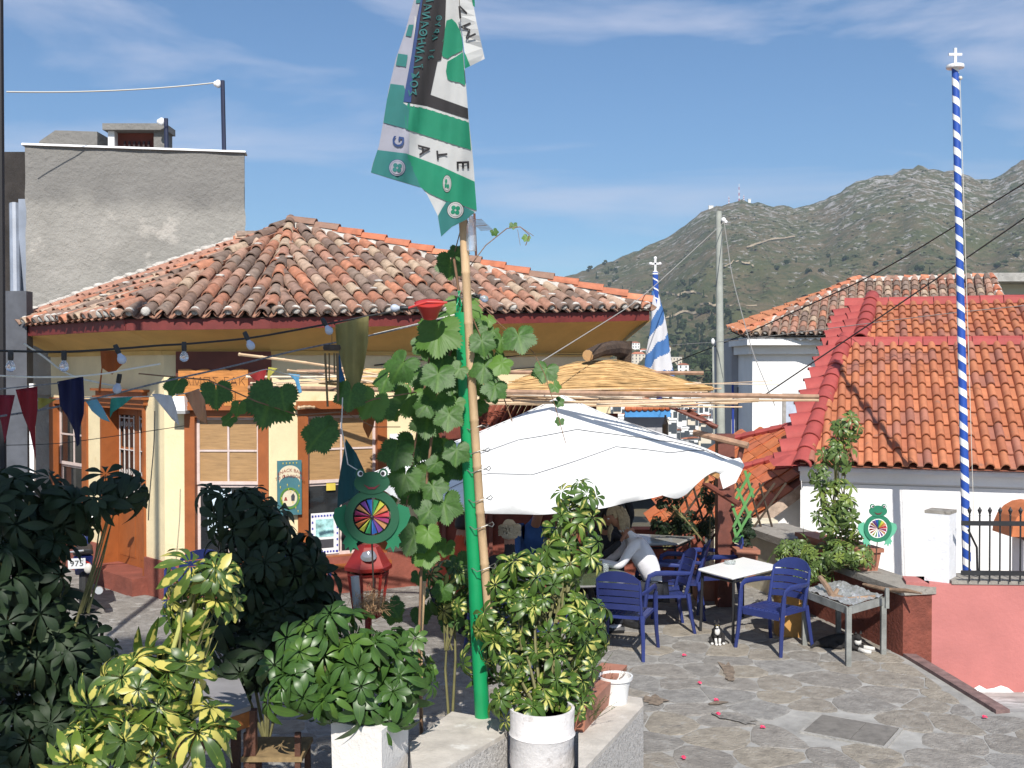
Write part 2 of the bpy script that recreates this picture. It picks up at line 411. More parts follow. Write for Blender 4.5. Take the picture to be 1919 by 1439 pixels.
# the street climbing between the far houses
pts = [hill_at(x, y)+V((0, 0, .8)) for x, y in ((1270, 716), (1285, 708), (1300, 698), (1312, 690))]
b = MB(); 
for i in range(3):
    a_, c_ = pts[i], pts[i+1]; b.add([a_+V((-3.2, 0, 0)), a_+V((3.2, 0, 0)), c_+V((3.2, 0, 0)), c_+V((-3.2, 0, 0))], [(0, 1, 2, 3)])
b.build('road', m('far_asphalt', (.25, .24, .23), .9, .1, 1), kind='structure')
for (px, py) in ((1378, 385), (1400, 385), (1384, 360)): pass
TRK = m('pale_track_soil', (.30, .24, .16), 1, .2, .1)
for k, pl in enumerate(([(1238, 550), (1270, 557), (1300, 552), (1332, 560)], [(1354, 504), (1379, 493), (1396, 497), (1416, 505)], [(1312, 575), (1350, 578), (1385, 573), (1425, 579)], [(1400, 470), (1440, 452), (1500, 446)], [(1240, 600), (1290, 590), (1340, 596)])):
    q = [hill_at(*p) for p in pl]; b = MB(); fine = []
    for a_, c_ in zip(pl, pl[1:]): fine += [hill_at(lerp(a_[0], c_[0], i/6), lerp(a_[1], c_[1], i/6)) for i in range(6)]
    for p in fine: wd_ = p.y*.0011+2*noise.noise(p*.02); b.v += [tuple(p+V((0, -wd_, 1.2))), tuple(p+V((0, wd_*2.2, 2.2+wd_)))]
    b.f = [(2*i, 2*i+2, 2*i+3, 2*i+1) for i in range(len(fine)-1)]; b.build('hill_track', TRK, kind='structure')
# masts on the skyline
RW = [m('mast_red', (.45, .05, .04), .6, 0), WHT]
for px, h_, lb in ((1385, 34, 'tall red and white lattice mast on the summit'), (1366, 16, 'short mast left of the tall one on the summit'), (1394, 12, 'stub mast right of the tall one on the summit')):
    p = hill_pt(px, 1.0)-V((0, 0, 3)); t = thing('radio_mast', lb, 'mast', p, 'masts on the summit')
    for k in range(6):
        bb = MB(); z0 = h_*k/6; z1 = h_*(k+1)/6; bb.tube([p+V((0, 0, z0)), p+V((0, 0, z1))], 1.0-.1*k, 4); bb.build('mast_section', RW[k % 2], t)
for px, dx, lb in ((1332, 9, 'small white building at the left end of the summit'), (1404, 5, 'tiny white hut just right of the masts')):
    p = hill_pt(px, 1.0); t = thing('summit_hut', lb, 'hut', p)
    MB().box(p+V((0, 0, 1)), (dx, 6, 7)).build('wall', VW[0], t); MB().box(p+V((0, 0, 4.8)), (dx+1, 7, .6)).build('roof', VW[0], t)
# ================================================================== terrace and street
# flagstones: voronoi cells
def clip(poly, a, b_, c_):
    """keep a*x+b*y<=c"""
    o_ = []
    for i in range(len(poly)):
        p, q = poly[i], poly[(i+1) % len(poly)]; fp = a*p[0]+b_*p[1]-c_; fq = a*q[0]+b_*q[1]-c_
        if fp <= 0: o_.append(p)
        if (fp < 0 < fq) or (fq < 0 < fp):
            t = fp/(fp-fq); o_.append((p[0]+(q[0]-p[0])*t, p[1]+(q[1]-p[1])*t))
    return o_
TERR = m('mortar_bed', (.33, .32, .30), .95, .2, 5, .4, 40, dirt=((.17, .16, .14), .60, 2.5))
b = MB(); b.hull8([V(v) for v in ((-14, -6, -3), (4.05, -6, -3), (4.05, 15.6, -3), (-14, 15.6, -3), (-14, -6, 0), (4.05, -6, 0), (4.05, 15.6, 0), (-14, 15.6, 0))])
b.hull8([V(v) for v in ((4.05, -6, -3), (12, -6, -3), (12, 9.1, -3), (4.05, 9.1, -3), (4.05, -6, 0), (12, -6, 0), (12, 9.1, 0), (4.05, 9.1, 0))])
terrace = b.build('terrace_paving', TERR, kind='structure')
b = MB(); b.add([(4.055, 9.1, -.001), (12, 9.1, -.001), (12, 10.6, -.33), (12, 14.9, -.9), (4.055, 14.9, -.9), (4.055, 10.6, -.33)], [(0, 1, 2, 5), (5, 2, 3, 4)])
lane = b.build('lower_lane', m('whitewashed_lane', (.40, .39, .37), .95, .25, 3, .5, 30, dirt=((.70, .69, .67), .52, 1.6)), kind='structure')
STONE = m('flagstone', rough=.9, var=.22, scale=9, bump=1.6, bscale=38, rnd=.07, det=9,
          ramp=[(.30, .275, .245), (.32, .285, .24), (.29, .27, .245), (.315, .28, .235), (.29, .275, .255), (.335, .295, .24), (.30, .275, .245), (.295, .28, .26)],
          dirt=[((.19, .175, .155), .64, 2.2), ((.36, .345, .32), .58, 9), ((.14, .13, .115), .70, 30)])
seeds = []; rs = random.Random(11); step = .40
for i in range(-26, 26):
    for j in range(15, 42):
        seeds.append(((i+rs.uniform(-.42, .42)+(j % 2)*.5)*step*1.15, (j+rs.uniform(-.42, .42))*step))
stones = []
LID = [(2.12, 8.95), (2.98, 8.52), (3.22, 8.98), (2.36, 9.42)]
def inlid(x, y, g=.0):
    c0 = (2.71, 8.61); a = atan2(-.34, .52); dx, dy = x-c0[0], y-c0[1]
    u = dx*cos(a)+dy*sin(a); v = -dx*sin(a)+dy*cos(a); return abs(u) < .33+g and abs(v) < .27+g
for k, (x, y) in enumerate(seeds):
    poly = [(x-.5, y-.5), (x+.5, y-.5), (x+.5, y+.5), (x-.5, y+.5)]
    for (x2, y2) in seeds:
        if (x2, y2) == (x, y) or abs(x2-x) > 1.1 or abs(y2-y) > 1.1: continue
        a, b_ = x2-x, y2-y; c_ = (x2*x2+y2*y2-x*x-y*y)/2; poly = clip(poly, a, b_, c_)
        if len(poly) < 3: break
    if len(poly) < 3: continue
    xm = 3.90 if y > 9.0 else 7.5
    poly = clip(poly, 1, 0, xm)
    if y <= 9.1 and x > 3.9: poly = clip(poly, 0, 1, 9.05) if len(poly) > 2 else poly
    if len(poly) < 3 or inlid(x, y, .12): continue
    stones.append((x, y, poly))
stones.sort(key=lambda s: -(s[0] > .6)*10+abs(s[1]-9))
bj = MB(); cnt = 0
for x, y, poly in stones:
    # inset towards centre, round the corners
    cx_ = sum(p[0] for p in poly)/len(poly); cy_ = sum(p[1] for p in poly)/len(poly)
    ins = []
    for i, p in enumerate(poly):
        for q, t in ((poly[i-1], .22), (poly[(i+1) % len(poly)], .22)):
            ex, ey = lerp(p[0], q[0], t), lerp(p[1], q[1], t); d = sqrt((ex-cx_)**2+(ey-cy_)**2) or 1
            g_ = .003+rs.uniform(0, .010); ins.append((ex-(ex-cx_)/d*g_, ey-(ey-cy_)/d*g_))
    n = len(ins); tx, ty = rs.uniform(-.012, .012), rs.uniform(-.012, .012); h0 = rs.uniform(.002, .006)
    top = [(px_-cx_, py_-cy_, h0+.0*tx) for px_, py_ in ins]; mid = [(a*1.02, b_*1.02, h0-.006) for a, b_, _ in top]; bot = [(a*1.03, b_*1.03, -.01) for a, b_, _ in top]
    tt = [(a*.9, b_*.9, h0+.002+a*tx+b_*ty) for a, b_, _ in top]
    fs = [tuple(range(n))]+[(k*n+i, k*n+(i+1) % n, (k+1)*n+(i+1) % n, (k+1)*n+i) for k in range(3) for i in range(n)]
    if cnt < 300 and not (x < -3.4):
        me = D.meshes.new('paving_stone'); me.from_pydata(tt+top+mid+bot, [], [fs[0]]+[tuple(reversed(f)) for f in fs[1:]]); me.materials.append(STONE)
        inst('paving_stone', me, Matrix.Translation((cx_, cy_, 0)), terrace); cnt += 1
    else: bj.add([(a+cx_, b_+cy_, c_) for a, b_, c_ in tt+top+mid+bot], fs)
if bj.v: bj.build('paving_stones', STONE, terrace, kind='stuff')
# manhole cover, kerb, fallen petals, stains
cov = thing('drain_cover', 'flat rusty grey metal cover let into the paving', 'drain cover', (2.71, 8.61, 0))
a = atan2(-.34, .52); R = Matrix.Rotation(a, 3, 'Z')
CVM = m('cover_metal', (.20, .185, .165), .75, .2, 12, .6, 160)
for sgn, wd in ((-1, .36), (1, .25)):
    MB().box(V((2.71, 8.61, .012))+R @ V((-.127 if sgn < 0 else .182, 0, 0)), (wd, .48, .014), R).build('cover_plate', CVM, cov)
b = MB()
for c_, s_ in (((0, .255, 0), (.67, .025, .02)), ((0, -.255, 0), (.67, .025, .02)), ((.325, 0, 0), (.025, .48, .02)), ((-.325, 0, 0), (.025, .48, .02))): b.box(V((2.71, 8.61, .006))+R @ V(c_), s_, R)
b.build('cover_frame', CONC, cov)
kb = MB(); kp = [(3.93, 10.85), (3.98, 10.2), (4.02, 9.6), (4.06, 9.05)]
for p, q in zip(kp, kp[1:]):
    kb.hull8([V((p[0], p[1], -.5)), V((q[0], q[1], -.5)), V((q[0]+.13, q[1], -.5)), V((p[0]+.13, p[1], -.5)), V((p[0], p[1], .035)), V((q[0], q[1], .035)), V((q[0]+.13, q[1]+.03, .03)), V((p[0]+.13, p[1], .03))])
kb.build('kerb', m('brown_kerb_paint', (.20, .125, .115), .9, .3, 9, .6, 50), kind='structure')
PET = m('pink_petal', (.62, .03, .10), .6, .1, 20)
for k, (px, py) in enumerate([(1282, 1228), (1311, 1280), (1342, 1312), (1346, 1338), (1429, 1363), (1281, 1420), (1845, 1344), (1480, 1190)]):
    p = G(px, py, .02); b = MB()
    for q in range(3):
        an = q*2.1+k; c_ = p+V((cos(an), sin(an), 0))*.010; b.add([c_+V((cos(an+j*1.256)*.016, sin(an+j*1.256)*.016, .010*(j % 2))) for j in range(5)]+[c_+V((0, 0, .018))], [(j, (j+1) % 5, 5) for j in range(5)])
    b.build('fallen_flower', PET, label='crushed pink blossom lying on the '+['paving right of the front blue chair', 'paving by the brown stain', 'paving beside the dark damp streak', 'paving at the end of the dark damp streak', 'paving left of the drain cover', 'paving at the bottom edge, nearest the camera', 'paving at the kerb tip', 'paving beside the chair shadow'][k], cat='flower', group='pink blossoms fallen on the paving')
STN = m('damp_stain', (.20, .155, .115), .7, .4, 25); STD = m('dark_damp', (.215, .20, .18), .7, .4, 25)
for k, (pts, mt) in enumerate([([(1345, 1240), (1372, 1243), (1380, 1258), (1376, 1272), (1362, 1279), (1356, 1262)], STN), ([(1206, 1300), (1235, 1303), (1252, 1313), (1235, 1322), (1206, 1320)], STN), ([(1335, 1335), (1385, 1340), (1426, 1352), (1405, 1360), (1370, 1348), (1345, 1345)], STD), ([(1320, 1318), (1345, 1312), (1370, 1314), (1345, 1321)], STN)]):
    b = MB(); q = [G(x, y, .016) for x, y in pts]; c0 = sum(q, V((0, 0, 0)))/len(q); rim = []
    for i in range(len(q)*4):
        a_, b__ = q[i//4], q[(i//4+1) % len(q)]; p = a_.lerp(b__, (i % 4)/4); rim.append(c0+(p-c0)*(.85+noise.noise(p*17)*.6))
    b.add(rim+[c0], [(i, (i+1) % len(rim), len(rim)) for i in range(len(rim))]); b.build('damp_stain', mt, terrace)
# ================================================================== BUILDINGS
class Wall:
    """vertical wall; A,B in plan (left, right as seen), n points outwards to the viewer"""
    def __init__(s, A, B, thick=.3):
        s.A = V((A[0], A[1], 0)); s.t = (V((B[0], B[1], 0))-s.A); s.len = s.t.length; s.t.normalize(); s.n = V((s.t.y, -s.t.x, 0)); s.th = thick
    def p(s, u, z, n=0): return s.A+s.t*u+s.n*n+V((0, 0, z))
    def at(s, px, py, n=0):
        d = P(px, py, 1.0)-V((0, 0, CAMZ)); o = V((0, 0, CAMZ)); q = s.A+s.n*n
        k = (q-o).dot(s.n)/d.dot(s.n); h = o+d*k; return (h-q).dot(s.t), h.z
    def box(s, mb, u0, u1, z0, z1, n0, n1):
        mb.hull8([s.p(u0, z0, n1), s.p(u1, z0, n1), s.p(u1, z0, n0), s.p(u0, z0, n0), s.p(u0, z1, n1), s.p(u1, z1, n1), s.p(u1, z1, n0), s.p(u0, z1, n0)]); return mb
    def panel(s, mb, u0, u1, z0, z1, holes):
        us = sorted({u0, u1, *[h[0] for h in holes], *[h[1] for h in holes]}); zs = sorted({z0, z1, *[h[2] for h in holes], *[h[3] for h in holes]})
        for a, b_ in zip(us, us[1:]):
            for c_, d in zip(zs, zs[1:]):
                if not any(h[0] <= (a+b_)/2 <= h[1] and h[2] <= (c_+d)/2 <= h[3] for h in holes): s.box(mb, a, b_, c_, d, -s.th, 0)
def rect(wall, px0, py0, px1, py1):
    a = wall.at(px0, (py0+py1)/2)[0]; b_ = wall.at(px1, (py0+py1)/2)[0]; xm = (px0+px1)/2
    return [a, b_, wall.at(xm, py1)[1], wall.at(xm, py0)[1]]
# ---------------- tavern
E = [V((-7.34, 15.7, 3.5)), V((-4.63, 12.9, 3.5)), V((-2.86, 12.85, 3.52)), V((1.97, 15.42, 3.73))]
APEX = V((-3.27, 16.0, 4.99))
def off_pt(i, d):
    """inward offset corner i"""
    def nrm(a, b_): t = (b_-a); t.z = 0; t.normalize(); return V((t.y, -t.x, 0)), t
    if i == 0: n, t = nrm(E[0], E[1]); return V((E[0].x, E[0].y, 0))-n*d
    if i == 3: n, t = nrm(E[2], E[3]); return V((E[3].x, E[3].y, 0))-n*d-t*.25
    n1, t1 = nrm(E[i-1], E[i]); n2, t2 = nrm(E[i], E[i+1])
    p = V((E[i].x, E[i].y, 0)); det = n1.x*n2.y-n1.y*n2.x; x = (-d*n2.y+d*n1.y)/det; y = (-d*n1.x+d*n2.x)/det
    return p+V((x, y, 0))
W = [off_pt(i, .65) for i in range(4)]
WA, WB, WC = Wall(W[0], W[1]), Wall(W[1], W[2]), Wall(W[2], W[3])
tav = thing('tavern_house', 'yellow plastered tavern with brown doors and an old mossy clay tile roof', 'house', (-3, 14.5, 0))
ZT = 3.12
r_winA = rect(WA, 96, 746, 166, 1010); r_door = rect(WA, 192, 757, 274, 1112)
r_door[2] = .22
r_win1 = rect(WB, 347, 768, 522, 1062)
r_win1[1] = min(r_win1[1], WB.len-.02)
r_win2 = rect(WC, 558, 765, 724, 1055); r_win3 = rect(WC, 800, 770, 960, 1100)
print('walls', WA.len, WB.len, WC.len, r_winA, r_door, r_win1, r_win2, r_win3)
for wl, holes in ((WA, [r_winA, r_door]), (WB, [r_win1]), (WC, [r_win2, r_win3])):
    b = MB(); wl.panel(b, 0, wl.len, 0, ZT, holes); b.build('wall', YEL, tav)
    segs = [(0, wl.len)]
    if wl is WA: segs = [(0, r_door[0]), (r_door[1], wl.len)]
    for a, c_ in segs: b = MB(); wl.box(b, a, c_, 0, .48, .002, .035); b.build('plinth', BASEP, tav)
b = MB(); WA.box(b, r_door[0]-.1, r_door[1]+.1, 0, .228, -.34, .24); b.build('door_step', BASEP, tav)
# dark room behind the openings
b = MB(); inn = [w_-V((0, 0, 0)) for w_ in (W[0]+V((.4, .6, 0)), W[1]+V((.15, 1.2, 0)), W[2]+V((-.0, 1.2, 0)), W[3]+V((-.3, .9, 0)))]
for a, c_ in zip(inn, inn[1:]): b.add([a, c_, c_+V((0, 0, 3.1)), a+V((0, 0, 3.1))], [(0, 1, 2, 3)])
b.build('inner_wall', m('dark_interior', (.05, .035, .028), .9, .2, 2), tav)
BLIND = m('tan_roller_blind', (.50, .30, .13), .8, .1, 3, .15, 60)
def sash_window(wl, r, grids, blind=True, casing=.13, name='window', reveal=.07, sashm=PINKW):
    u0, u1, z0, z1 = r
    cs = MB()
    for a in ((u0, u0+casing, z0, z1), (u1-casing, u1, z0, z1), (u0+casing, u1-casing, z1-.09, z1), (u0+casing, u1-casing, z0, z0+.1)): wl.box(cs, *a, -.16, .028)
    win = cs.build(name, BRP, tav)
    sl_ = MB(); wl.box(sl_, u0-.04, u1+.04, z0-.05, z0, -.05, .09); sl_.build('sill', BRP, win)
    a0, a1, b0, b1 = u0+casing, u1-casing, z0+.1, z1-.09
    zm = lerp(b0, b1, .52)
    for k, (c0, c1, rows, cols) in enumerate(((zm, b1, *grids[0]), (b0, zm, *grids[1]))):
        sm = MB(); fr = .036
        dd = -.06 if k == 0 else -.085
        for q in ((a0, a0+fr, c0, c1), (a1-fr, a1, c0, c1), (a0+fr, a1-fr, c0, c0+fr*1.15), (a0+fr, a1-fr, c1-fr, c1)): wl.box(sm, *q, dd-.03, dd)
        for i in range(1, cols): uu = lerp(a0, a1, i/cols); wl.box(sm, uu-.012, uu+.012, c0+fr*1.15, c1-fr, dd-.028, dd-.004)
        for i in range(1, rows): zz_ = lerp(c0, c1, i/rows); wl.box(sm, a0+fr, a1-fr, zz_-.012, zz_+.012, dd-.026, dd-.002)
        sm.build('sash', sashm, win)
        for i in range(cols):
            for j in range(rows):
                g = MB(); wl.box(g, lerp(a0, a1, i/cols)+.015, lerp(a0, a1, (i+1)/cols)-.015, lerp(c0, c1, j/rows)+.015, lerp(c0, c1, (j+1)/rows)-.015, dd-.020, dd-.016)
                g.build('pane', (m('blind_behind_glass', (.38, .23, .105), .22, .16, 5, .2, 30, spec=.6, stretch=(1, 1, 9), dirt=((.30, .17, .07), .62, 2.5)) if (k == 0 and blind) else GLASS), win)
    return win, (a0, a1, b0, b1, zm)
w1, in1 = sash_window(WB, r_win1, ((2, 2), (1, 2)))
w2, in2 = sash_window(WC, r_win2, ((2, 2), (1, 2)))
w3, in3 = sash_window(WC, r_win3, ((2, 2), (1, 2)), False)
wA, inA = sash_window(WA, r_winA, ((2, 2), (1, 1)), False, .17)
# double door with glazed upper half and iron scroll bars
u0, u1, z0, z1 = r_door
b = MB(); WA.box(b, u0, u0+.05, z0, z1, -.30, .03); WA.box(b, u1-.05, u1, z0, z1, -.30, .03); WA.box(b, u0+.05, u1-.05, z1-.06, z1, -.30, .03)
b2 = MB(); 
door_f = b.build('door_frame', BRP, tav)
b = MB(); WA.box(b, u0-.06, u1+.06, z1, z1+.07, 0, .06); WA.box(b, u0-.09, u1+.09, z1+.07, z1+.10, 0, .10); WA.box(b, u0-.05, u1+.05, z1+.10, z1+.17, 0, .07); WA.box(b, u0-.11, u1+.11, z1+.17, z1+.20, 0, .12)
b.build('cornice', BRP, door_f)
dw = (u1-u0-.1)/2; BARM = m('silver_bars', (.55, .5, .47), .5, .1, 20)
for k in range(2):
    a = u0+.05+k*dw; b = MB(); zg = z0+.82
    WA.box(b, a+.004, a+dw-.004, z0+.01, zg, -.235, -.20)
    for q in ((a+.004, a+.08, zg, z1-.06), (a+dw-.08, a+dw-.004, zg, z1-.06), (a+.08, a+dw-.08, z1-.16, z1-.06), (a+.08, a+dw-.08, lerp(zg, z1, .55)-.02, lerp(zg, z1, .55)+.02)): WA.box(b, *q, -.235, -.20)
    WA.box(b, a+.08, a+dw-.08, z0+.12, zg-.1, -.20, -.192)
    dl = b.build('door_leaf', BRP, tav)
    b = MB(); WA.box(b, a+.08, a+dw-.08, zg, z1-.16, -.225, -.222); b.build('pane', GLASS, dl)
    b = MB()
    for i in range(4):
        uu = lerp(a+.09, a+dw-.09, i/3); b.tube([WA.p(uu, zg+.01, -.19), WA.p(uu, z1-.17, -.19)], .011, 5)
    for zz_ in (zg+.10, zg+.02, zg+.75, z1-.2): b.tube([WA.p(a+.08, zz_, -.188), WA.p(a+dw-.08, zz_, -.188)], .009, 5)
    for i in range(3):
        for zz_ in (zg+.06, zg+.45, zg+1.1):
            cu = lerp(a+.09, a+dw-.09, (i+.5)/3); b.tube([WA.p(cu+.022*cos(t*pi/4), zz_+.03*sin(t*pi/4), -.187) for t in range(9)], .005, 4)
    b.build('iron_scrolls', BARM, dl)
b = MB(); b.tube([WA.p(u0+.05+dw+.03, z0+1.02, -.20), WA.p(u0+.05+dw+.03, z0+1.02, -.14), WA.p(u0+.05+dw+.13, z0+1.01, -.14)], .012, 6); WA.box(b, u0+.05+dw+.01, u0+.05+dw+.05, z0+.93, z0+1.1, -.2, -.192); b.build('handle', BARM, dl)
# wooden boarding above window 1 with the sign
ub0, ub1 = WB.at(332, 700)[0], WB.len+.0; 
b = MB(); WB.box(b, ub0, ub1+.02, WB.at(400, 745)[1], ZT-.01, .004, .05); b.build('boarding', m('maroon_boarding', (.13, .03, .015), .6, .2, 4), tav)
b = MB(); WB.box(b, r_win1[0]-.05, r_win1[1]+.03, r_win1[3], r_win1[3]+.05, 0, .12); WB.box(b, r_win1[0]-.02, r_win1[1]+.01, r_win1[3]+.05, r_win1[3]+.10, 0, .09); b.build('cornice', BRP, w1)
b = MB(); WC.box(b, r_win2[0]-.05, r_win2[1]+.03, r_win2[3], r_win2[3]+.05, 0, .12); WC.box(b, r_win2[0]-.02, r_win2[1]+.01, r_win2[3]+.05, r_win2[3]+.10, 0, .09); b.build('cornice', BRP, w2)
sg = thing('carved_wooden_sign', 'orange wooden board with carved letters above the left front window', 'sign', WB.p(.4, 2.7, .05))
sy0, sy1 = WB.at(400, 745)[1], WB.at(400, 692)[1]; su0, su1 = WB.at(338, 715)[0], WB.at(468, 715)[0]
b = MB(); 
for i in range(1):
    pts_ = [(su0, sy0-.03), (su1, sy0-.03), (su1, sy1)]+[(lerp(su1, su0, t/12), sy1+.03*abs(sin(t*pi/3))-.02) for t in range(1, 12)]+[(su0, sy1)]
    b.prism(pts_, .025, lambda u, z, t: WB.p(u, z, .055+t))
b.build('board', m('orange_varnish', (.48, .19, .045), .5, .25, 5, .2, 30, stretch=(1, 1, 6)), sg)
ENG = m('carved_dark', (.10, .035, .012), .8, 0)
text('ΓΛΥΜΠ ΓΑΚ'.replace('ΓΛΥΜΠ', 'ΙΛΜΠΣ'), .15, lambda x, y, t: WB.p((su0+su1)/2+x, (sy0+sy1)/2+.02+y, .083+t*.4), ENG, sg, ext=.003, bold=-.004)
sgb = thing('orange_notice_strip', 'plain orange wooden panel just under the carved sign', 'board', WB.p(.9, 2.5, .05))
b = MB(); q = rect(WB, 425, 732, 445, 760); WB.box(b, q[0], q[1], q[2], q[3], .1, .12); b.build('board', D.materials['orange_varnish'], sgb)
# flood light box left of the window
q = rect(WB, 331, 742, 357, 768); lt = thing('wall_lamp', 'small white box lamp fixed beside the orange sign', 'lamp', WB.p(q[0], q[2], 0))
b = MB(); b.hull8([WB.p(q[0], q[2], .22), WB.p(q[1], q[2], .22), WB.p(q[1], q[2], .06), WB.p(q[0], q[2], .06), WB.p(q[0]+.02, q[3], .18), WB.p(q[1]-.02, q[3], .18), WB.p(q[1]-.02, q[3], .06), WB.p(q[0]+.02, q[3], .06)]); b.build('housing', WHT, lt)
b = MB(); WB.box(b, q[0]-.01, q[1]+.01, q[2]-.04, q[2], .05, .23); b.build('rim', m('grey_rim', (.3, .3, .3)), lt)
# fascia and cove
for k, (a, c_) in enumerate(zip(E, E[1:])):
    t = (c_-a); t.z = 0; t.normalize(); n = V((t.y, -t.x, 0)); iw = [W[k], W[k+1]]
    if k == 2: iw[1] = W[3]
    a1 = V((a.x, a.y, a.z))-n*.03; c1 = V((c_.x, c_.y, c_.z))-n*.03
    b = MB(); b.hull8([a1+V((0, 0, -.15)), c1+V((0, 0, -.15)), c1-n*.05+V((0, 0, -.15)), a1-n*.05+V((0, 0, -.15)), a1+V((0, 0, -.015)), c1+V((0, 0, -.015)), c1-n*.05+V((0, 0, -.015)), a1-n*.05+V((0, 0, -.015))]); b.build('fascia', MAR, tav)
    b = MB(); n_ = 6; rows = []
    for j in range(n_+1):
        s_ = j/n_; rows.append((lerp(a1.x, iw[0].x, s_), lerp(a1.y, iw[0].y, s_), lerp(a1.z-.14, ZT-.01, s_**1.7*.6+s_*.4)))
        rows.append((lerp(c1.x, iw[1].x, s_), lerp(c1.y, iw[1].y, s_), lerp(c1.z-.14, ZT-.01, s_**1.7*.6+s_*.4)))
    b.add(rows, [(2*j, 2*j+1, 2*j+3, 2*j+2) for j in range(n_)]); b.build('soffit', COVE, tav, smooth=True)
for wl in (WA, WB, WC):
    b = MB(); wl.box(b, -.01, wl.len+.01, ZT-.05, ZT, -.02, .035); b.build('wall_moulding', COVE, tav)
# right end gable return
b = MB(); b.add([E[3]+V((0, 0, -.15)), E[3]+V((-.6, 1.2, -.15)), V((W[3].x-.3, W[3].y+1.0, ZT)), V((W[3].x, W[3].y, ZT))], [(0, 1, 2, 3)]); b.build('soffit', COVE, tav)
wl = Wall(W[3], (W[3].x-2.5, W[3].y+4.7)); b = MB(); wl.box(b, 0, wl.len, 0, ZT+.3, -.3, 0); b.build('wall', YEL, tav)
# ---------------- old barrel tiles
OLDT = m('old_clay_tile', rough=.95, var=.22, scale=14, bump=.5, bscale=50, rnd=.18,
         ramp=[(.23, .15, .115), (.29, .18, .13), (.20, .14, .11), (.39, .17, .105), (.26, .19, .15), (.36, .185, .125), (.22, .15, .12), (.42, .31, .22), (.30, .19, .14), (.43, .185, .11), (.24, .15, .115), (.36, .21, .15), (.38, .27, .20), (.33, .17, .12)],
         dirt=[((.48, .45, .41), .66, 14), ((.13, .105, .09), .62, 9)])
MORT = m('roof_mortar', (.50, .47, .43), .95, .2, 12, .8, 40, dirt=((.25, .22, .2), .6, 10))
def barrel(name, w0, w1, ln, th, mt, seg=7, arc=pi, up=1):
    vs = []; fs = []
    for (wd, y, lift) in ((w0, 0, .0), (w1, ln, -.012)):
        for r_ in (wd/2, wd/2-th):
            for k in range(seg+1):
                a = (pi-arc)/2+arc*k/seg; vs.append((r_*cos(a), y, up*(r_*sin(a)*1.0)+lift))
    s1 = seg+1
    for k in range(seg):
        o0, i0, o1, i1 = k, s1+k, 2*s1+k, 3*s1+k
        fs += [(o0, o0+1, o1+1, o1), (i0, i1, i1+1, i0+1), (o0, i0, i0+1, o0+1)]
    fs += [(0, 2*s1, 3*s1, s1), (seg, s1+seg, 3*s1+seg, 2*s1+seg)]
    me = D.meshes.new(name); me.from_pydata(vs, [], fs); 
    if mt: me.materials.append(mt)
    me.polygons.foreach_set('use_smooth', [True]*len(fs))
    try: me.set_sharp_from_angle(angle=radians(35))
    except Exception: pass
    return me
COVER = barrel('roof_tile', .165, .135, .40, .016, OLDT)
def add_me(mb, me, M):
    mb.add([M @ v.co for v in me.vertices], [tuple(p.vertices) for p in me.polygons])
PAN = barrel('pan_tile', .18, .18, .33, .014, None, 5, pi*.8, -1)
def axes(o_, x, y, z): return Matrix(((x.x, y.x, z.x, o_.x), (x.y, y.y, z.y, o_.y), (x.z, y.z, z.z, o_.z), (0, 0, 0, 1)))
def tri_in(p, a, b_, c_, n, eps=0):
    for q, r_ in ((a, b_), (b_, c_), (c_, a)):
        if (r_-q).cross(p-q).dot(n) < -eps: return False
    return True
rt = random.Random(3)
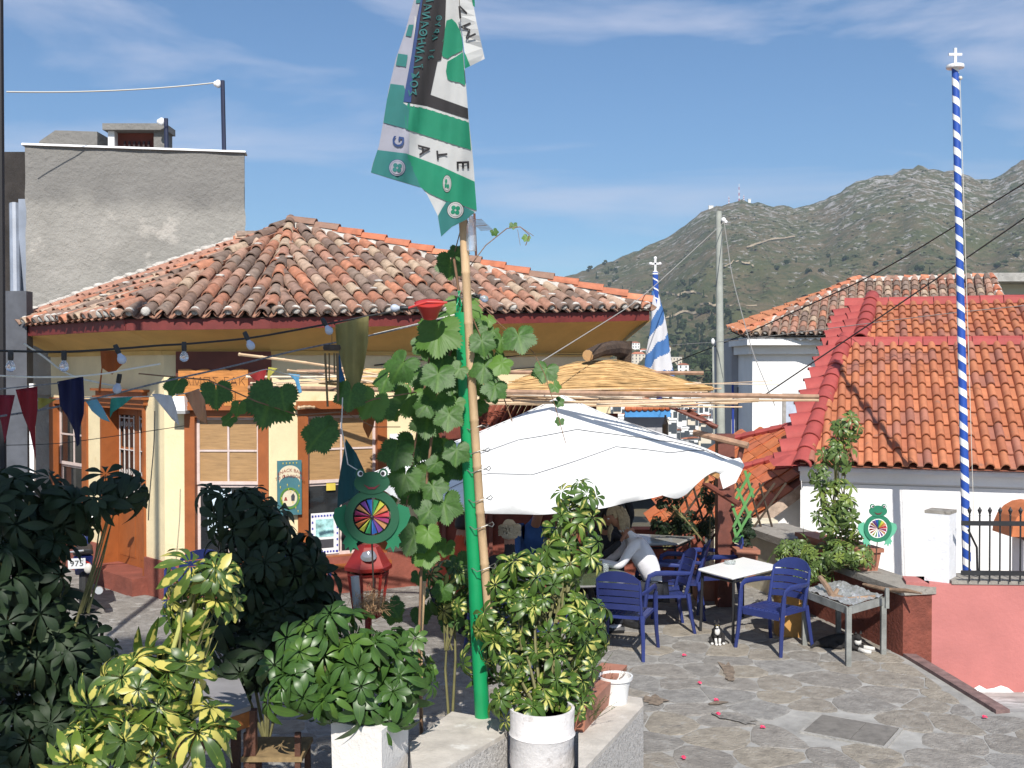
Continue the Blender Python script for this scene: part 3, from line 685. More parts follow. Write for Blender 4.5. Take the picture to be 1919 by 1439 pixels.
def old_face(parent, a, b_, c_, cw=.195, ex=.285, count=[0], limit=300, extra=None, pmat=OLDT, cover=COVER, jit=1.0, d_=None):
    u = (b_-a).normalized(); n = (b_-a).cross(c_-a).normalized(); v = n.cross(u)
    if n.z < 0: n = -n; v = n.cross(u)
    L_ = (b_-a).length; H_ = (c_-a).dot(v); nc = int(L_/cw); nr = int(H_/ex)+1
    cw = L_/nc; pans = MB(); rest = MB(); mort = MB(); placed = []
    poly = [a, b_]+([d_] if d_ is not None else [])+[c_]
    def inside(p): 
        return all((poly[(i+1) % len(poly)]-poly[i]).cross(p-poly[i]).dot(n) > -.04 for i in range(len(poly)))
    for i in range(-8 if d_ is not None else 0, nc+(8 if d_ is not None else 0)):
        for j in range(nr+1):
            base = a+u*((i+.5)*cw)+v*(j*ex-.06)
            if not inside(base+v*(.20 if j else .1)): continue
            rx = rt.gauss(0, .025)*jit; ry = rt.gauss(0, .02)*jit
            X = (u+v*rx).normalized(); Y = (v-u*rx+n*(-.03+ry)).normalized(); Z = X.cross(Y)
            if Z.dot(n) < 0: Z = -Z
            M = axes(base+n*(.045+rt.uniform(-.005, .012)*jit)+u*rt.gauss(0, .006)*jit+v*rt.gauss(0, .018)*jit, X, Y, Z)
            placed.append((j, M, base))
            Mp = axes(a+u*((i+1)*cw)+v*(j*ex-.02)+n*.078, u, v, n); add_me(pans, PAN, Mp)
            if j == 0 and rt.random() < .8: # mortar plug in the mouth
                mort.ball(base+v*.045+n*.085, .062, 7, 5, (1, .35, .9))
            elif rt.random() < .16*jit:
                q = base+v*rt.uniform(.0, .12)+n*.12+u*rt.uniform(-.03, .03)
                mort.ball(q, rt.uniform(.03, .055), 6, 4, (1.2, rt.uniform(.4, .9), .35))
    placed.sort(key=lambda t_: -t_[0] if False else t_[2].y)
    for j, M, base in placed:
        if count[0] < limit: inst('roof_tile', cover, M, parent); count[0] += 1
        else: add_me(rest, cover, M)
    roofp = MB(); roofp.add([p-n*.02 for p in poly]+[p-n*.07 for p in poly], [tuple(range(len(poly))), tuple(range(2*len(poly)-1, len(poly)-1, -1))]); roofp.build('roof', m('under_tile', (.10, .07, .055), .9), parent)
    if pans.v: pans.build('pan_tiles', pmat, parent, kind='stuff', smooth=False)
    if rest.v: rest.build('more_roof_tiles', pmat, parent, kind='stuff')
    if mort.v: mort.build('mortar_blobs', MORT, parent, kind='stuff', smooth=2)
cnt_t = [0]
old_face(tav, E[1], E[2], APEX, count=cnt_t); old_face(tav, E[2], E[3], APEX, count=cnt_t, limit=225); cnt_t2 = [cnt_t[0]]
old_face(tav, E[0], E[1], APEX, count=cnt_t, limit=300)
RIDG = barrel('ridge_tile', .20, .17, .44, .018, m('ridge_clay', rough=.9, var=.15, scale=8, bump=.3, bscale=40, rnd=.12, ramp=[(.50, .17, .09), (.44, .16, .09), (.25, .15, .11), (.52, .2, .11)], dirt=((.5, .46, .42), .66, 8)))
def hip(parent, a, b_, ex=.36, me=RIDG, mortar=True, rise=.10, rl=None, mw=.12, kind_m='hip_mortar', tl=-.05):
    d = (b_-a); n = max(1, int(d.length/ex)); y = d.normalized(); x = y.cross(V((0, 0, 1))).normalized(); z = x.cross(y)
    for i in range(n+1):
        if i*ex+.1 > d.length: break
        Y = (y+z*tl+x*rt.gauss(0, .01)).normalized(); Z = x.cross(Y); inst('ridge_tile', me, axes(a+y*(i*ex-.05)+z*rise, x, Y, Z), parent)
    if mortar:
        mb = MB(); k = int(d.length/.07); ring = []
        for i in range(k+1):
            c_ = a+d*(i/k); w_ = mw+noise.noise(c_*9)*.05
            mb.v += [tuple(c_+x*w_+z*-.01), tuple(c_+x*w_*.5+z*(.105+noise.noise(c_*13)*.03)), tuple(c_-x*w_*.5+z*(.105+noise.noise(c_*13)*.03)), tuple(c_-x*w_+z*-.01)]
        mb.f = [(4*i+j, 4*i+j+1, 4*i+j+5, 4*i+j+4) for i in range(k) for j in range(3)]
        mb.build(kind_m, MORT, parent)
hip(tav, E[3]+V((-.05, 0, .02)), APEX)
for a_ in (E[1], E[2]): hip(tav, a_+V((0, .1, .03)), APEX, mortar=True, me=COVER, rise=.09, mw=.07)
# mortar along the grey wall and loose tiles stacked at the corner
mb = MB(); k = 60
for i in range(k):
    c_ = E[0].lerp(APEX, .05+.8*i/k)+V((0, -.02, .10)); mb.ball(c_, rt.uniform(.04, .09), 6, 4, (1.3, .8, .6))
mb.build('flashing_mortar', MORT, tav, kind='stuff', smooth=2)
st_ = thing('loose_roof_tiles', 'three spare clay tiles stacked on the roof against the grey wall', 'tile stack', P(455, 448, 15.6))
for k in range(3): 
    inst('spare_tile', COVER, Matrix.Translation(P(438+k*3, 452-k*4.5, 15.7)) @ Matrix.Rotation(radians(-75), 4, 'Z') @ Matrix.Rotation(radians(6), 4, 'X'), st_)
# tv aerial behind the roof
an = thing('tv_aerial', 'thin rooftop television aerial behind the green flag', 'aerial', P(893, 490, 16.5))
AL = m('aluminium', (.5, .5, .5), .4, metal=.8)
MB().tube([P(893, 500, 16.5), P(889, 400, 16.5)], .02, 6).build('mast', m('rusty_mast', (.12, .05, .03)), an)
b = MB(); b.tube([P(886, 425, 16.5), P(912, 421, 16.9)], .01, 4)
for i in range(9): b.tube([P(890+i*2.6-11, 412+i*2.4, 16.3), P(890+i*2.6+13, 411+i*2.4, 16.7)], .006, 4)
b.build('aerial_rods', AL, an)
# ---------------- grey building
GW = m('grey_render', (.30, .285, .26), .97, .12, 1.3, 1.6, 11, dirt=[((.21, .195, .175), .60, .55), ((.44, .41, .37), .60, 1.7)])
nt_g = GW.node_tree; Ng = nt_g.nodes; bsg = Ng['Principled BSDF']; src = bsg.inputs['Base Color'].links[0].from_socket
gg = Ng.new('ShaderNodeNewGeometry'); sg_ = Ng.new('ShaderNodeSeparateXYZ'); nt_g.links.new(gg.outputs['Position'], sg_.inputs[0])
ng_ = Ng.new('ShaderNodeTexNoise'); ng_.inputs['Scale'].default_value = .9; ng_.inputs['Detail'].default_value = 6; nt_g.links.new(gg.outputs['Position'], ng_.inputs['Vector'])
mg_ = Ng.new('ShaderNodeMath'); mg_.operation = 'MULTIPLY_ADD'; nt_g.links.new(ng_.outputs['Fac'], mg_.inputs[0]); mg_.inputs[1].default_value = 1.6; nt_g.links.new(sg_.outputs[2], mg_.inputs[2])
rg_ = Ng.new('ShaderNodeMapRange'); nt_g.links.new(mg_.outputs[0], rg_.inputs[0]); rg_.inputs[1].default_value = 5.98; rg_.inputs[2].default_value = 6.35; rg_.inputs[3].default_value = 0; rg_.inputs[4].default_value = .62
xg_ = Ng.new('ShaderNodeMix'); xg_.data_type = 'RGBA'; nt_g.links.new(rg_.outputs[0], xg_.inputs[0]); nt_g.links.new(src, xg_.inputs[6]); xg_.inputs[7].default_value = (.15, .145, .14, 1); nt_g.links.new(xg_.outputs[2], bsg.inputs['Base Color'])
gb = thing('grey_rendered_house', 'plain grey cement rendered house wall rising behind the tiled roof', 'house', (-6, 16.3, 0))
gA, gB = P(47, 270, 16.1), P(458, 284, 16.55)
wl = Wall((gA.x, gA.y), (gB.x, gB.y)); b = MB()
ng = 46; mg = 30
for j in range(mg+1):
    for i in range(ng+1):
        zt = lerp(gA.z, gB.z, i/ng); z = lerp(2.5, zt, j/mg); p = wl.p(wl.len*i/ng, z, 0)
        e = noise.fractal(p*2.2, 1, 2, 4)*.018; q = .03*noise.noise(V((z*3, 5, 1))) if i in (0, ng) else 0
        b.v.append(tuple(p+wl.n*e+wl.t*q))
b.f = [(j*(ng+1)+i, j*(ng+1)+i+1, (j+1)*(ng+1)+i+1, (j+1)*(ng+1)+i) for j in range(mg) for i in range(ng)]
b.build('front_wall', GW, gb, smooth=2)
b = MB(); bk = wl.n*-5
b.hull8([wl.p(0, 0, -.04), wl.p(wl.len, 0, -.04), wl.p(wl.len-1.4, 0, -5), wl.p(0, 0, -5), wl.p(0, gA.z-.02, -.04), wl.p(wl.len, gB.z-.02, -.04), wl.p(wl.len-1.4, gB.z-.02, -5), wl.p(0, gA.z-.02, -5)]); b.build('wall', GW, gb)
b = MB(); b.hull8([wl.p(-.04, gA.z-.02, .05), wl.p(wl.len+.02, gB.z-.02, .05), wl.p(wl.len+.02, gB.z-.02, -.25), wl.p(-.04, gA.z-.02, -.25), wl.p(-.04, gA.z+.012, .03), wl.p(wl.len+.02, gB.z+.008, .03), wl.p(wl.len+.02, gB.z+.008, -.25), wl.p(-.04, gA.z+.012, -.25)]); b.build('whitewashed_coping', WHT, gb)
# stair head and parapet stub on the roof
b = MB(); a = P(88, 255, 17.4); c_ = P(200, 244, 17.4); b.prism([(a.x, 5.9), (a.x+.05, 6.45), (a.x+.3, 6.62), (c_.x, 6.60), (c_.x, 5.9)], 2.0, lambda x, z, t: V((x, 17.0+t, z))); b.build('roof_parapet', GW, gb)
b = MB(); x0, x1 = P(200, 240, 17).x, P(306, 240, 17).x; xo0, xo1 = P(212, 250, 17).x, P(286, 250, 17).x
zt = P(250, 243, 17).z
b.box(((x0+xo0)/2, 17.25, zt/2+2.9), (xo0-x0, .4, zt-5.8)); b.build('jamb', WHW, gb)
b = MB(); b.box(((x1+xo1)/2, 17.25, zt/2+2.9), (x1-xo1, .4, zt-5.8)); b.build('jamb', GW, gb)
b = MB(); b.box(((x0+x1)/2, 17.2, zt+.04), (x1-x0+.1, .5, .10)); b.build('roof_slab', GW, gb)
b = MB(); b.box(((xo0+xo1)/2, 17.25, zt/2+2.9), (xo1-xo0, .1, zt-5.8)); b.build('shutter', m('red_brown_shutter', (.17, .045, .03), .8, .2, 5), gb)
b = MB()
for i in range(6): b.box((lerp(xo0+.12, xo1-.12, i/5), 17.17, P(250, 270, 17).z), (.03, .02, .16))
b.build('grating', m('dark_grating', (.05, .03, .03)), gb)
# recess side with drainpipe; recess shade painted into the near-black render
b = MB(); a = P(9, 275, 16.6); c_ = P(47, 275, 16.6); b.box(((a.x+c_.x)/2-.2, 17.2, 3.0), (c_.x-a.x+.5, 1.0, 6.45)); b.build('side_wall', m('recess_shade_render', (.035, .03, .028), .95, .3, 3, .6, 20), gb)
DP = m('grey_blue_drainpipe', (.24, .27, .33), .5, .15, 3)
b = MB(); b.tube([P(27, 382, 16.4), P(30, 600, 16.0)], .075, 10); b.build('drainpipe', DP, gb)
b = MB(); b.box((P(48, 480, 16.3).x, 16.3, P(48, 480, 16.3).z), (.16, .1, 1.7)); b.build('corner_board', DP, gb)
lb = thing('shop_post', 'dark square post at the left edge below the grey house', 'post', P(40, 700, 14.9))
b = MB(); b.box(P(34, 760, 15.2)+V((0, 0, 0)), (.34, .2, 3.2)); b.build('post', m('dark_grey_post', (.08, .085, .10), .7, .2, 4), lb)
b = MB(); b.box(P(61, 820, 15.0), (.06, .06, 1.5)); b.build('white_strip', WHT, lb)
edge = thing('street_pole', 'dark tall pole running the full height of the left picture edge', 'pole', (P(3, 720, 9).x, 9, 0))
x3 = P(3.5, 700, 9).x; b = MB(); b.tube([(x3, 9, 0), (x3, 9, 7.5)], .033, 8); b.build('pole', m('black_pole', (.012, .01, .012), .6), edge)
b = MB(); b.tube([(x3-.045, 8.98, 2.9), (x3-.045, 8.98, 7.5)], .012, 6); b.build('cable', m('grey_cable', (.35, .36, .36)), edge)
# rooftop clothes line posts
NAVY = m('navy_post', (.015, .02, .05), .5)
for nm, (x0_, y0_, x1_, y1_), lb_ in (('line_post', (420, 285, 417, 151), 'tall dark post at the right end of the grey parapet, holding the washing line'), ('line_post', (312, 280, 311, 222), 'short dark post behind the grey parapet beside the roof hatch')):
    t = thing(nm, lb_, 'post', P(x0_, y0_, 16.8), 'rooftop line posts'); MB().tube([P(x0_, y0_, 16.8), P(x1_, y1_, 16.8)], .034, 8).build('post', NAVY, t)
    b = MB(); b.ball(P(x1_-8, y1_+6, 16.8), .05, 8, 6, (1, 1, 1.3)); b.ball(P(x1_-12, y1_+6, 16.8), .045, 8, 6); b.build('insulator', WHT, t, smooth=2)
CORD = m('pale_cord', (.62, .58, .5), .8, 0)
t = MB().tube(sag(P(404, 155, 16.8), P(12, 172, 15), .05, 10), .010, 4).build('washing_line', CORD, label='thin pale line strung from the tall roof post to the left edge', cat='line')
# ---------------- right house with orange roman tiles
NEWT = m('orange_roman_tile', rough=.75, var=.10, scale=7, bump=.2, bscale=60, rnd=.10,
         ramp=[(.43, .150, .072), (.40, .140, .072), (.46, .170, .082), (.39, .135, .072), (.42, .150, .074), (.31, .125, .085), (.43, .155, .074), (.45, .165, .080), (.35, .14, .09)], dirt=[((.27, .14, .10), .62, 4), ((.50, .38, .30), .74, 18)])
REDT = m('red_painted_tile', (.34, .062, .055), .75, .10, 6, .2, 50, rnd=.08)
def roman(name, w_=.2, ln=.40, mt=NEWT):
    prof = [(-.1, .006), (-.06, .0), (-.022, .0), (-.016, .022), (-.002, .052), (.022, .070), (.045, .074), (.068, .066), (.09, .042), (.1, .008)]
    prof = [(x*w_/.2, z*w_/.2) for x, z in prof]; k = len(prof); vs = []
    for y, l_ in ((0, .026), (ln, -.008)):
        vs += [(x*(1.03 if y == 0 else .97), y, z+l_) for x, z in prof]+[(x, y, z+l_-.018) for x, z in prof]
    fs = []
    for i in range(k-1): fs += [(i, i+1, 2*k+i+1, 2*k+i), (k+i, i+k+0, 0, 0)[:0] or (k+i+1, k+i, 3*k+i, 3*k+i+1), (i, k+i, k+i+1, i+1)]
    fs += [(0, 2*k, 3*k, k), (k-1, 2*k-1, 4*k-1, 3*k-1)]
    me = D.meshes.new(name); me.from_pydata(vs, [], fs); me.materials.append(mt)
    me.polygons.foreach_set('use_smooth', [True]*len(fs))
    try: me.set_sharp_from_angle(angle=radians(38))
    except Exception: pass
    return me
ROM = roman('roof_tile'); ROMR = roman('roof_tile', mt=REDT)
rh = thing('orange_roofed_house', 'white house with a large bright orange tiled roof and red painted ridges', 'house', (6, 16, 0))
def roman_face(parent, o_, u, v, nc, nr, left, ex=.35, cw=.2, me=ROM, cnt=[0], lim=270):
    """left(s) -> start distance along u for slope distance s"""
    n = u.cross(v).normalized(); rest = MB()
    for j in range(nr):
        for i in range(nc):
            s0 = left(j*ex+.1)
            if (i+.5)*cw < s0-.02: continue
            M = axes(o_+u*((i+.5)*cw)+v*(j*ex)+n*.02+n*rt.uniform(-.002, .003), u, (v+n*-.035+u*rt.gauss(0, .004)).normalized(), n)
            if cnt[0] < lim: inst('roof_tile', me, M, parent); cnt[0] += 1
            else: add_me(rest, me, M)
    if rest.v: rest.build('more_roof_tiles', me.materials[0], parent, kind='stuff')
    b = MB(); s1 = nr*ex; b.add([o_+u*left(0), o_+u*nc*cw, o_+u*nc*cw+v*s1, o_+u*left(s1+.05)+v*s1], [(0, 1, 2, 3)]); b.build('roof', m('under_tile2', (.2, .07, .04), .9), parent)
YAW = radians(18); u_ = V((cos(YAW), -sin(YAW), 0)); w_h = V((sin(YAW), cos(YAW), 0)); pt = radians(30); v_ = (w_h*cos(pt)+V((0, 0, sin(pt)))).normalized()
O1 = P(1500, 873, 15.0); cN = [0]
lf = lambda s: s*.15
roman_face(rh, O1, u_, v_, 24, 10, lf, cnt=cN, lim=300, cw=.19)
HIPR = barrel('hip_cap', .27, .245, .40, .016, REDT, 10)
def redhip(parent, a, b_, ex=.34): hip(parent, a, b_, ex, HIPR, False, .015, tl=-.02)
A1 = O1+u_*.02; A2 = O1+u_*lf(3.5)+v_*3.5
redhip(rh, A1, A2)
BARR = barrel('red_tile', .26, .25, .40, .016, REDT, 8)
def red_band(parent, a, b_, nrow, ncol, side, stp=.27):
    """side tiles beside a hip: barrels laid with their axis pointing down to the left"""
    side = side.normalized(); d = (b_-a).normalized(); z = d.cross(-side).normalized()
    if z.z < 0: z = -z
    for j in range(nrow):
        o_ = a+(b_-a)*((j+.5)/nrow)
        for k in range(ncol):
            y = -side; x = y.cross(z).normalized(); sc_ = (b_-a).length/nrow/.262
            M = axes(o_+side*(stp*(k+1)+.06)+z*(-.01-.012*k), x*sc_, (y+z*-.05).normalized(), z*.8); inst('red_tile', BARR, M, parent)
    b = MB(); sd = side*(stp*ncol+.03); b.add([a-V((0, 0, .04)), b_-V((0, 0, .04)), b_+sd-V((0, 0, .04)), a+sd-V((0, 0, .04))], [(0, 1, 2, 3)]); b.build('band_bed', REDT, parent)
SD_ = V((-.95, .16, -.16))
red_band(rh, A1+V((0, .1, .02)), A2, 10, 1, SD_, .33)
b = MB(); a = O1+u_*-.33+V((0, -.02, -.02)); b.add([a+V((-.06, -.1, .02)), a+V((.45, -.08, .03)), a+V((.42, .3, .14)), a+V((0, .28, .12)), a+V((-.08, .1, .08)), a+V((.25, .08, .17))], [(0, 1, 5), (1, 2, 5), (2, 3, 5), (3, 4, 5), (4, 0, 5)]); b.build('hip_starter', REDT, rh)
# upper tier
pt2 = radians(24); v2 = (w_h*cos(pt2)+V((0, 0, sin(pt2)))).normalized(); O2 = A2+w_h*.12+u_*.22; O2.z = A2.z+.03
lf2 = lambda s: s*.11
cN = [190]
roman_face(rh, O2, u_, v2, 22, 5, lf2, cnt=cN, lim=275, cw=.19)
redhip(rh, O2+u_*.03+V((0, 0, .03)), O2+u_*lf2(1.8)+v2*1.8+V((0, 0, .03)))
red_band(rh, O2+V((0, 0, .02)), O2+u_*lf2(1.7)+v2*1.7, 5, 2, SD_, .28)
# ridges: flanged red ridge tiles
def ridge_run(parent, a, b_, n, w_=.3):
    for i in range(n):
        p = a.lerp(b_, i/n); q = a.lerp(b_, (i+.97)/n); d = (q-p); bb = MB(); 
        prof = [(-.16, -.05), (-.12, .05), (-.05, .095), (.05, .095), (.12, .05), (.16, -.05)]
        f = w_h; vs = []
        for e, k_ in ((p, 1), (q, .95)): vs += [e+f*(y*k_)+V((0, 0, z*k_+.02)) for y, z in prof]
        bb.add(vs, [(j, j+1, j+7, j+6) for j in range(5)]+[(5, 4, 3, 2, 1, 0), (6, 7, 8, 9, 10, 11)]); bb.build('ridge_tile', REDT, parent)
ridge_run(rh, A2+u_*-.25, A2+u_*4.1, 12)
T2 = O2+v2*1.75; ridge_run(rh, T2+u_*-.25, T2+u_*4.2, 12)
# walls
WQ = O1+w_h*.33; WR_ = Wall((WQ.x, WQ.y), (WQ.x+u_.x*5.5, WQ.y+u_.y*5.5), 3.0); zw = O1.z-.03
b = MB(); WR_.box(b, 0, 5.5, -1.6, zw, -3.0, 0); b.build('wall', WHW, rh)
b = MB(); WR_.box(b, -.02, 5.5, zw-.20, zw-.03, 0, .08); WR_.box(b, -.03, 5.5, zw-.05, zw+.01, 0, .24); b.build('cornice', WHW, rh)
b = MB(); WR_.box(b, 0, 5.5, zw-.235, zw-.228, 0, .008); b.build('groove', m('groove_grey', (.3, .3, .3)), rh)
# ---------------- lower orange roof between pergola and the right house
lo = thing('low_orange_roof', 'low orange tiled roof behind the garden trellis', 'roof', P(1450, 950, 16))
pa, pb, pc = P(1398, 990, 15.5), P(1500, 914, 15.75), P(1372, 822, 18.6)
nn = (pb-pa).cross(pc-pa).normalized(); nn = nn if nn.z > 0 else -nn
def onp(px, py):
    o_ = V((0, 0, CAMZ)); d = P(px, py, 1)-o_; return o_+d*((pa-o_).dot(nn)/d.dot(nn))
FT = m('flat_orange_tile', rough=.75, var=.14, scale=6, bump=.3, bscale=40, rnd=.12, ramp=[(.52, .15, .05), (.48, .14, .05), (.50, .16, .06), (.44, .13, .06)], dirt=((.7, .68, .65), .72, 9))
outline = [onp(*q) for q in ((1225, 985), (1398, 990), (1500, 914), (1497, 800), (1372, 822), (1300, 860), (1225, 900))]
b = MB(); b.add([p-nn*.03 for p in outline], [tuple(range(7))]); b.build('roof', m('under_tile2'), lo)
vv = (onp(1485, 815)-onp(1440, 945)); vv.normalize(); vv = V((.0, cos(.45), 0)); vv = (V((0, 1, 0))-nn*nn.y).normalized(); uu_ = vv.cross(nn)
o_ = onp(1225, 990)
for i in range(-2, 16):
    for j in range(-5, 12):
        p = o_+uu_*(i*.25+.125)+vv*(j*.34)
        ins_ = all((outline[(k+1) % 7]-outline[k]).cross(p-outline[k]).dot(nn) > 0 for k in range(7))
        if not ins_: continue
        bb = MB(); R = Matrix((uu_, vv, nn)).transposed()
        bb.add([p+R @ V(q) for q in ((-.122, 0, .035), (.122, 0, .035), (.122, .36, .012), (-.122, .36, .012), (-.122, 0, .01), (.122, 0, .01), (.075, 0, .05), (.1, 0, .05), (.1, .36, .028), (.075, .36, .028))], [(0, 1, 2, 3), (0, 4, 5, 1), (6, 7, 8, 9), (0, 6, 9, 3), (7, 1, 2, 8), (0, 3, 3)[:0] or (4, 0, 3)])
        bb.build('flat_tile', FT, lo)
for (q0, q1) in (((1375, 884), (1483, 853)), ((1372, 826), (1500, 797))):
    a, c_ = onp(*q0), onp(*q1); k = 5
    for i in range(k):
        p, q = a.lerp(c_, i/k), a.lerp(c_, (i+1.02)/k); MB().tube([p+nn*.03, q+nn*.03], [.115, .09], 8, flat=.6).build('ridge_tile', REDT, lo)
b = MB(); a, c_ = onp(1396, 992), onp(1500, 915); dn = V((0, 0, -.14)); k = 10; b.hull8([a+dn, c_+dn, c_+dn+V((.02, .08, 0)), a+dn+V((.02, .08, 0)), a+V((0, 0, .05)), c_+V((0, 0, .05)), c_+V((.02, .08, .05)), a+V((.02, .08, .05))]); b.build('barge_board', m('weathered_board', (.42, .32, .25), .9, .25, 9, .4, 50, dirt=((.2, .13, .1), .6, 6)), lo)
b = MB(); a, c_ = P(1400, 998, 15.75), P(1500, 925, 15.95); b.hull8([V((a.x, a.y, -.5)), V((c_.x, c_.y, -.5)), V((c_.x, c_.y+.3, -.5)), V((a.x, a.y+.3, -.5)), a, c_, c_+V((0, .3, 0)), a+V((0, .3, 0))]); b.build('wall', WHW, lo)
# ---------------- house with the old roof behind
bh = thing('old_roofed_house', 'white house with weathered brown barrel tiles behind the orange roof', 'house', (8, 27, 0))
Q = [P(1392, 628, 27.0), P(1900, 623, 25.0), P(1858, 521, 28.2), P(1604, 527, 29.2), P(1366, 616, 29.4)]
Q[0].z = Q[1].z = (Q[0].z+Q[1].z)/2; Q[2].z = Q[3].z
COV2 = barrel('roof_tile', .19, .155, .46, .018, OLDT, 5)
cB = [0]
old_face(bh, Q[0], Q[1], Q[3], .215, .33, cB, 280, cover=COV2, jit=.6, d_=Q[2])
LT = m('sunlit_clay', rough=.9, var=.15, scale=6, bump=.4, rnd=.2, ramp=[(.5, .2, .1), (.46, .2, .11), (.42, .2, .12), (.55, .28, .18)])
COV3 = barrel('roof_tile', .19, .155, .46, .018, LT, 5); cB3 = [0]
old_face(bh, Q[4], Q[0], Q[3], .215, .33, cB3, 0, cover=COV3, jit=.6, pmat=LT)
hip(bh, Q[0], Q[3], .42, RIDG, True, .07)
hip(bh, Q[3], Q[2], .42, RIDG, True, .05); hip(bh, Q[1], Q[2], .42, RIDG, True, .07)
zc = Q[0].z-.02; xa, xb = P(1410, 700, 27.2).x, P(1580, 700, 27.2).x
b = MB(); b.box(((xa+12.2)/2, 29.5, (zc-1.5)/2), (12.2-xa, 4.6, zc+1.5)); b.build('wall', WHW, bh)
xs_ = P(1371, 700, 28.9).x; b = MB(); b.box(((xs_+xa)/2, 30.2, (zc-1.5)/2), (xa-xs_, 2.6, zc+1.5)); b.build('side_wall', m('shade_grey_wall', (.36, .355, .37), .8, .05, 2), bh)  # recessed side of the white house, its shade painted in as grey
b = MB(); q = P(1430, 640, 26); b.box(((xs_+12.2)/2, 27.9, zc-.16), (12.3-xs_, 2.3, .14)); b.box(((xs_+12.2)/2, 28.1, zc-.34), (12.1-xs_, 2.1, .22)); b.build('cornice', WHW, bh)
b = MB(); 
for i in range(14): c_ = Q[0].lerp(Q[1], (i+1)/26); e_ = (Q[1]-Q[0]).normalized(); b.prism([(-.17, .06), (.17, .06), (.1, -.02), (0, -.055), (-.1, -.02)], .02, lambda x, z, t: c_+e_*x+V((0, .1+t, -.08+z)))
b.build('scalloped_trim', WHT, bh)
wb = Wall((xa, 27.2), (12.2, 27.2)); q = rect(wb, 1466, 737, 1500, 812)
b = MB(); [wb.box(b, *k, 0, .06) for k in ((q[0], q[0]+.08, q[2], q[3]), (q[1]-.08, q[1], q[2], q[3]), (q[0]+.08, q[1]-.08, q[3]-.08, q[3]))]; wf = b.build('window', m('grey_wood', (.3, .28, .26), .8, .2, 8), bh)
b = MB(); wb.box(b, q[0]+.08, q[1]-.08, q[2], q[3]-.08, .0, .03); b.build('shutter', m('pale_blue_shutter', (.42, .46, .55), .7), wf)
b = MB(); w2_ = Wall((xs_, 28.9), (xa, 28.9)); q = rect(w2_, 1382, 725, 1407, 830); w2_.box(b, *q, 0, .04); b.build('shutter', m('dark_blue_grey_shutter', (.045, .055, .075), .6), bh)
MB().tube([P(1373, 715, 28.6), P(1374, 830, 28.6)], .03, 6).build('blue_pipe', m('blue_pipe', (.02, .05, .3)), bh)
# ---------------- flat roofed building, far right
fr = thing('flat_roofed_house', 'cream house with a grey concrete roof slab at the right edge', 'house', P(1880, 560, 34))
a, c_ = P(1835, 545, 34), P(2100, 545, 34); z0_, z1_ = P(1880, 640, 34).z, P(1880, 532, 34).z
b = MB(); b.box(((a.x+c_.x)/2, 36, (z0_+z1_)/2), (c_.x-a.x, 4, z1_-z0_)); b.build('wall', m('cream_plaster', (.72, .68, .55), .8, .05, 2), fr)
b = MB(); b.box(((a.x+c_.x)/2-.3, 35.6, z1_+.12), (c_.x-a.x+.8, 5.5, .26)); b.build('roof_slab', CONC, fr)
b = MB(); b.box((P(1908, 565, 33.9).x, 33.98, P(1900, 566, 34).z), (.75, .08, .45)); b.build('window', VWIN, fr)
b = MB(); b.ball(P(1845, 522, 35), .22, 8, 5, (2, 1, .6)); b.build('covered_stone', WHT, fr, smooth=2)
# ================================================================== PARAPET, PINK WALL, POLES
RBW = m('red_brown_rough_wall', (.20, .055, .035), .9, .25, 5, 1.2, 22, dirt=((.34, .20, .16), .66, 7))
CREAM = m('stained_cream_wall', (.62, .57, .44), .9, .12, 3, .4, 20, dirt=((.35, .3, .22), .6, 3))
LED = m('grey_ledge', (.30, .275, .24), .95, .2, 5, .7, 40, dirt=((.17, .15, .13), .55, 5))
pn, pf = V((3.93, 10.86, 0)), V((3.12, 14.6, 0))
par = thing('terrace_parapet', 'red brown rough parapet with a grey ledge along the terrace edge', 'wall', pn)
wp = Wall((pf.x, pf.y), (pn.x, pn.y), .3)
b = MB(); wp.box(b, 1.2, wp.len, -.2, .62, -.34, 0); b.build('wall', RBW, par)
b = MB(); wp.box(b, 0, 1.2, -.2, .70, -.34, 0); b.build('cream_wall', CREAM, par)
b = MB(); wp.box(b, 1.25, wp.len+.02, .62, .69, -.36, .03); wp.box(b, -.02, 1.25, .70, .79, -.62, .05); b.build('ledge', LED, par)
MB().box((3.3, 15.4, .3), (.9, .3, .9)).build('return_wall', CREAM, par)
b = MB(); b.box((.9, 15.3, .32), (3.6, .3, .64)); bw = b.build('back_parapet', RBW, label='low red brown wall at the back of the terrace under the trellis', cat='wall')
# pink wall
PK = m('pink_wall_paint', (.45, .160, .145), .85, .07, 2.2, .3, 22, dirt=[((.52, .26, .24), .64, 3), ((.30, .13, .12), .68, 1.4)])
pw = thing('pink_garden_wall', 'pink painted wall with whitewashed foot below the iron railing', 'wall', (4.6, 10.9, 0))
wk = Wall((4.22, 10.93), (8.5, 10.72), .4)
zt = .72
b = MB(); wk.box(b, 0, wk.len, -.8, zt, -.4, 0); b.build('wall', PK, pw)
b = MB(); b.hull8([V(q) for q in ((4.03, 11.05, -.8), (4.22, 10.93, -.8), (4.35, 11.3, -.8), (4.1, 11.35, -.8), (4.03, 11.05, zt), (4.22, 10.93, zt), (4.35, 11.3, zt), (4.1, 11.35, zt))]); b.build('wall_end', PK, pw)
b = MB(); wk.box(b, .22, wk.len, zt, zt+.035, -.42, .012); b.build('coping', LED, pw)
b = MB(); zs_ = []
nn_ = 60
for i in range(nn_+1):
    u = wk.len*i/nn_; h = -.36+.10*noise.fractal(V((u*5, 3, 1)), 1, 2, 4)+.03; b.v += [tuple(wk.p(u, -.8, .006)), tuple(wk.p(u, h+(.12 if u > 1.0 else 0), .006))]
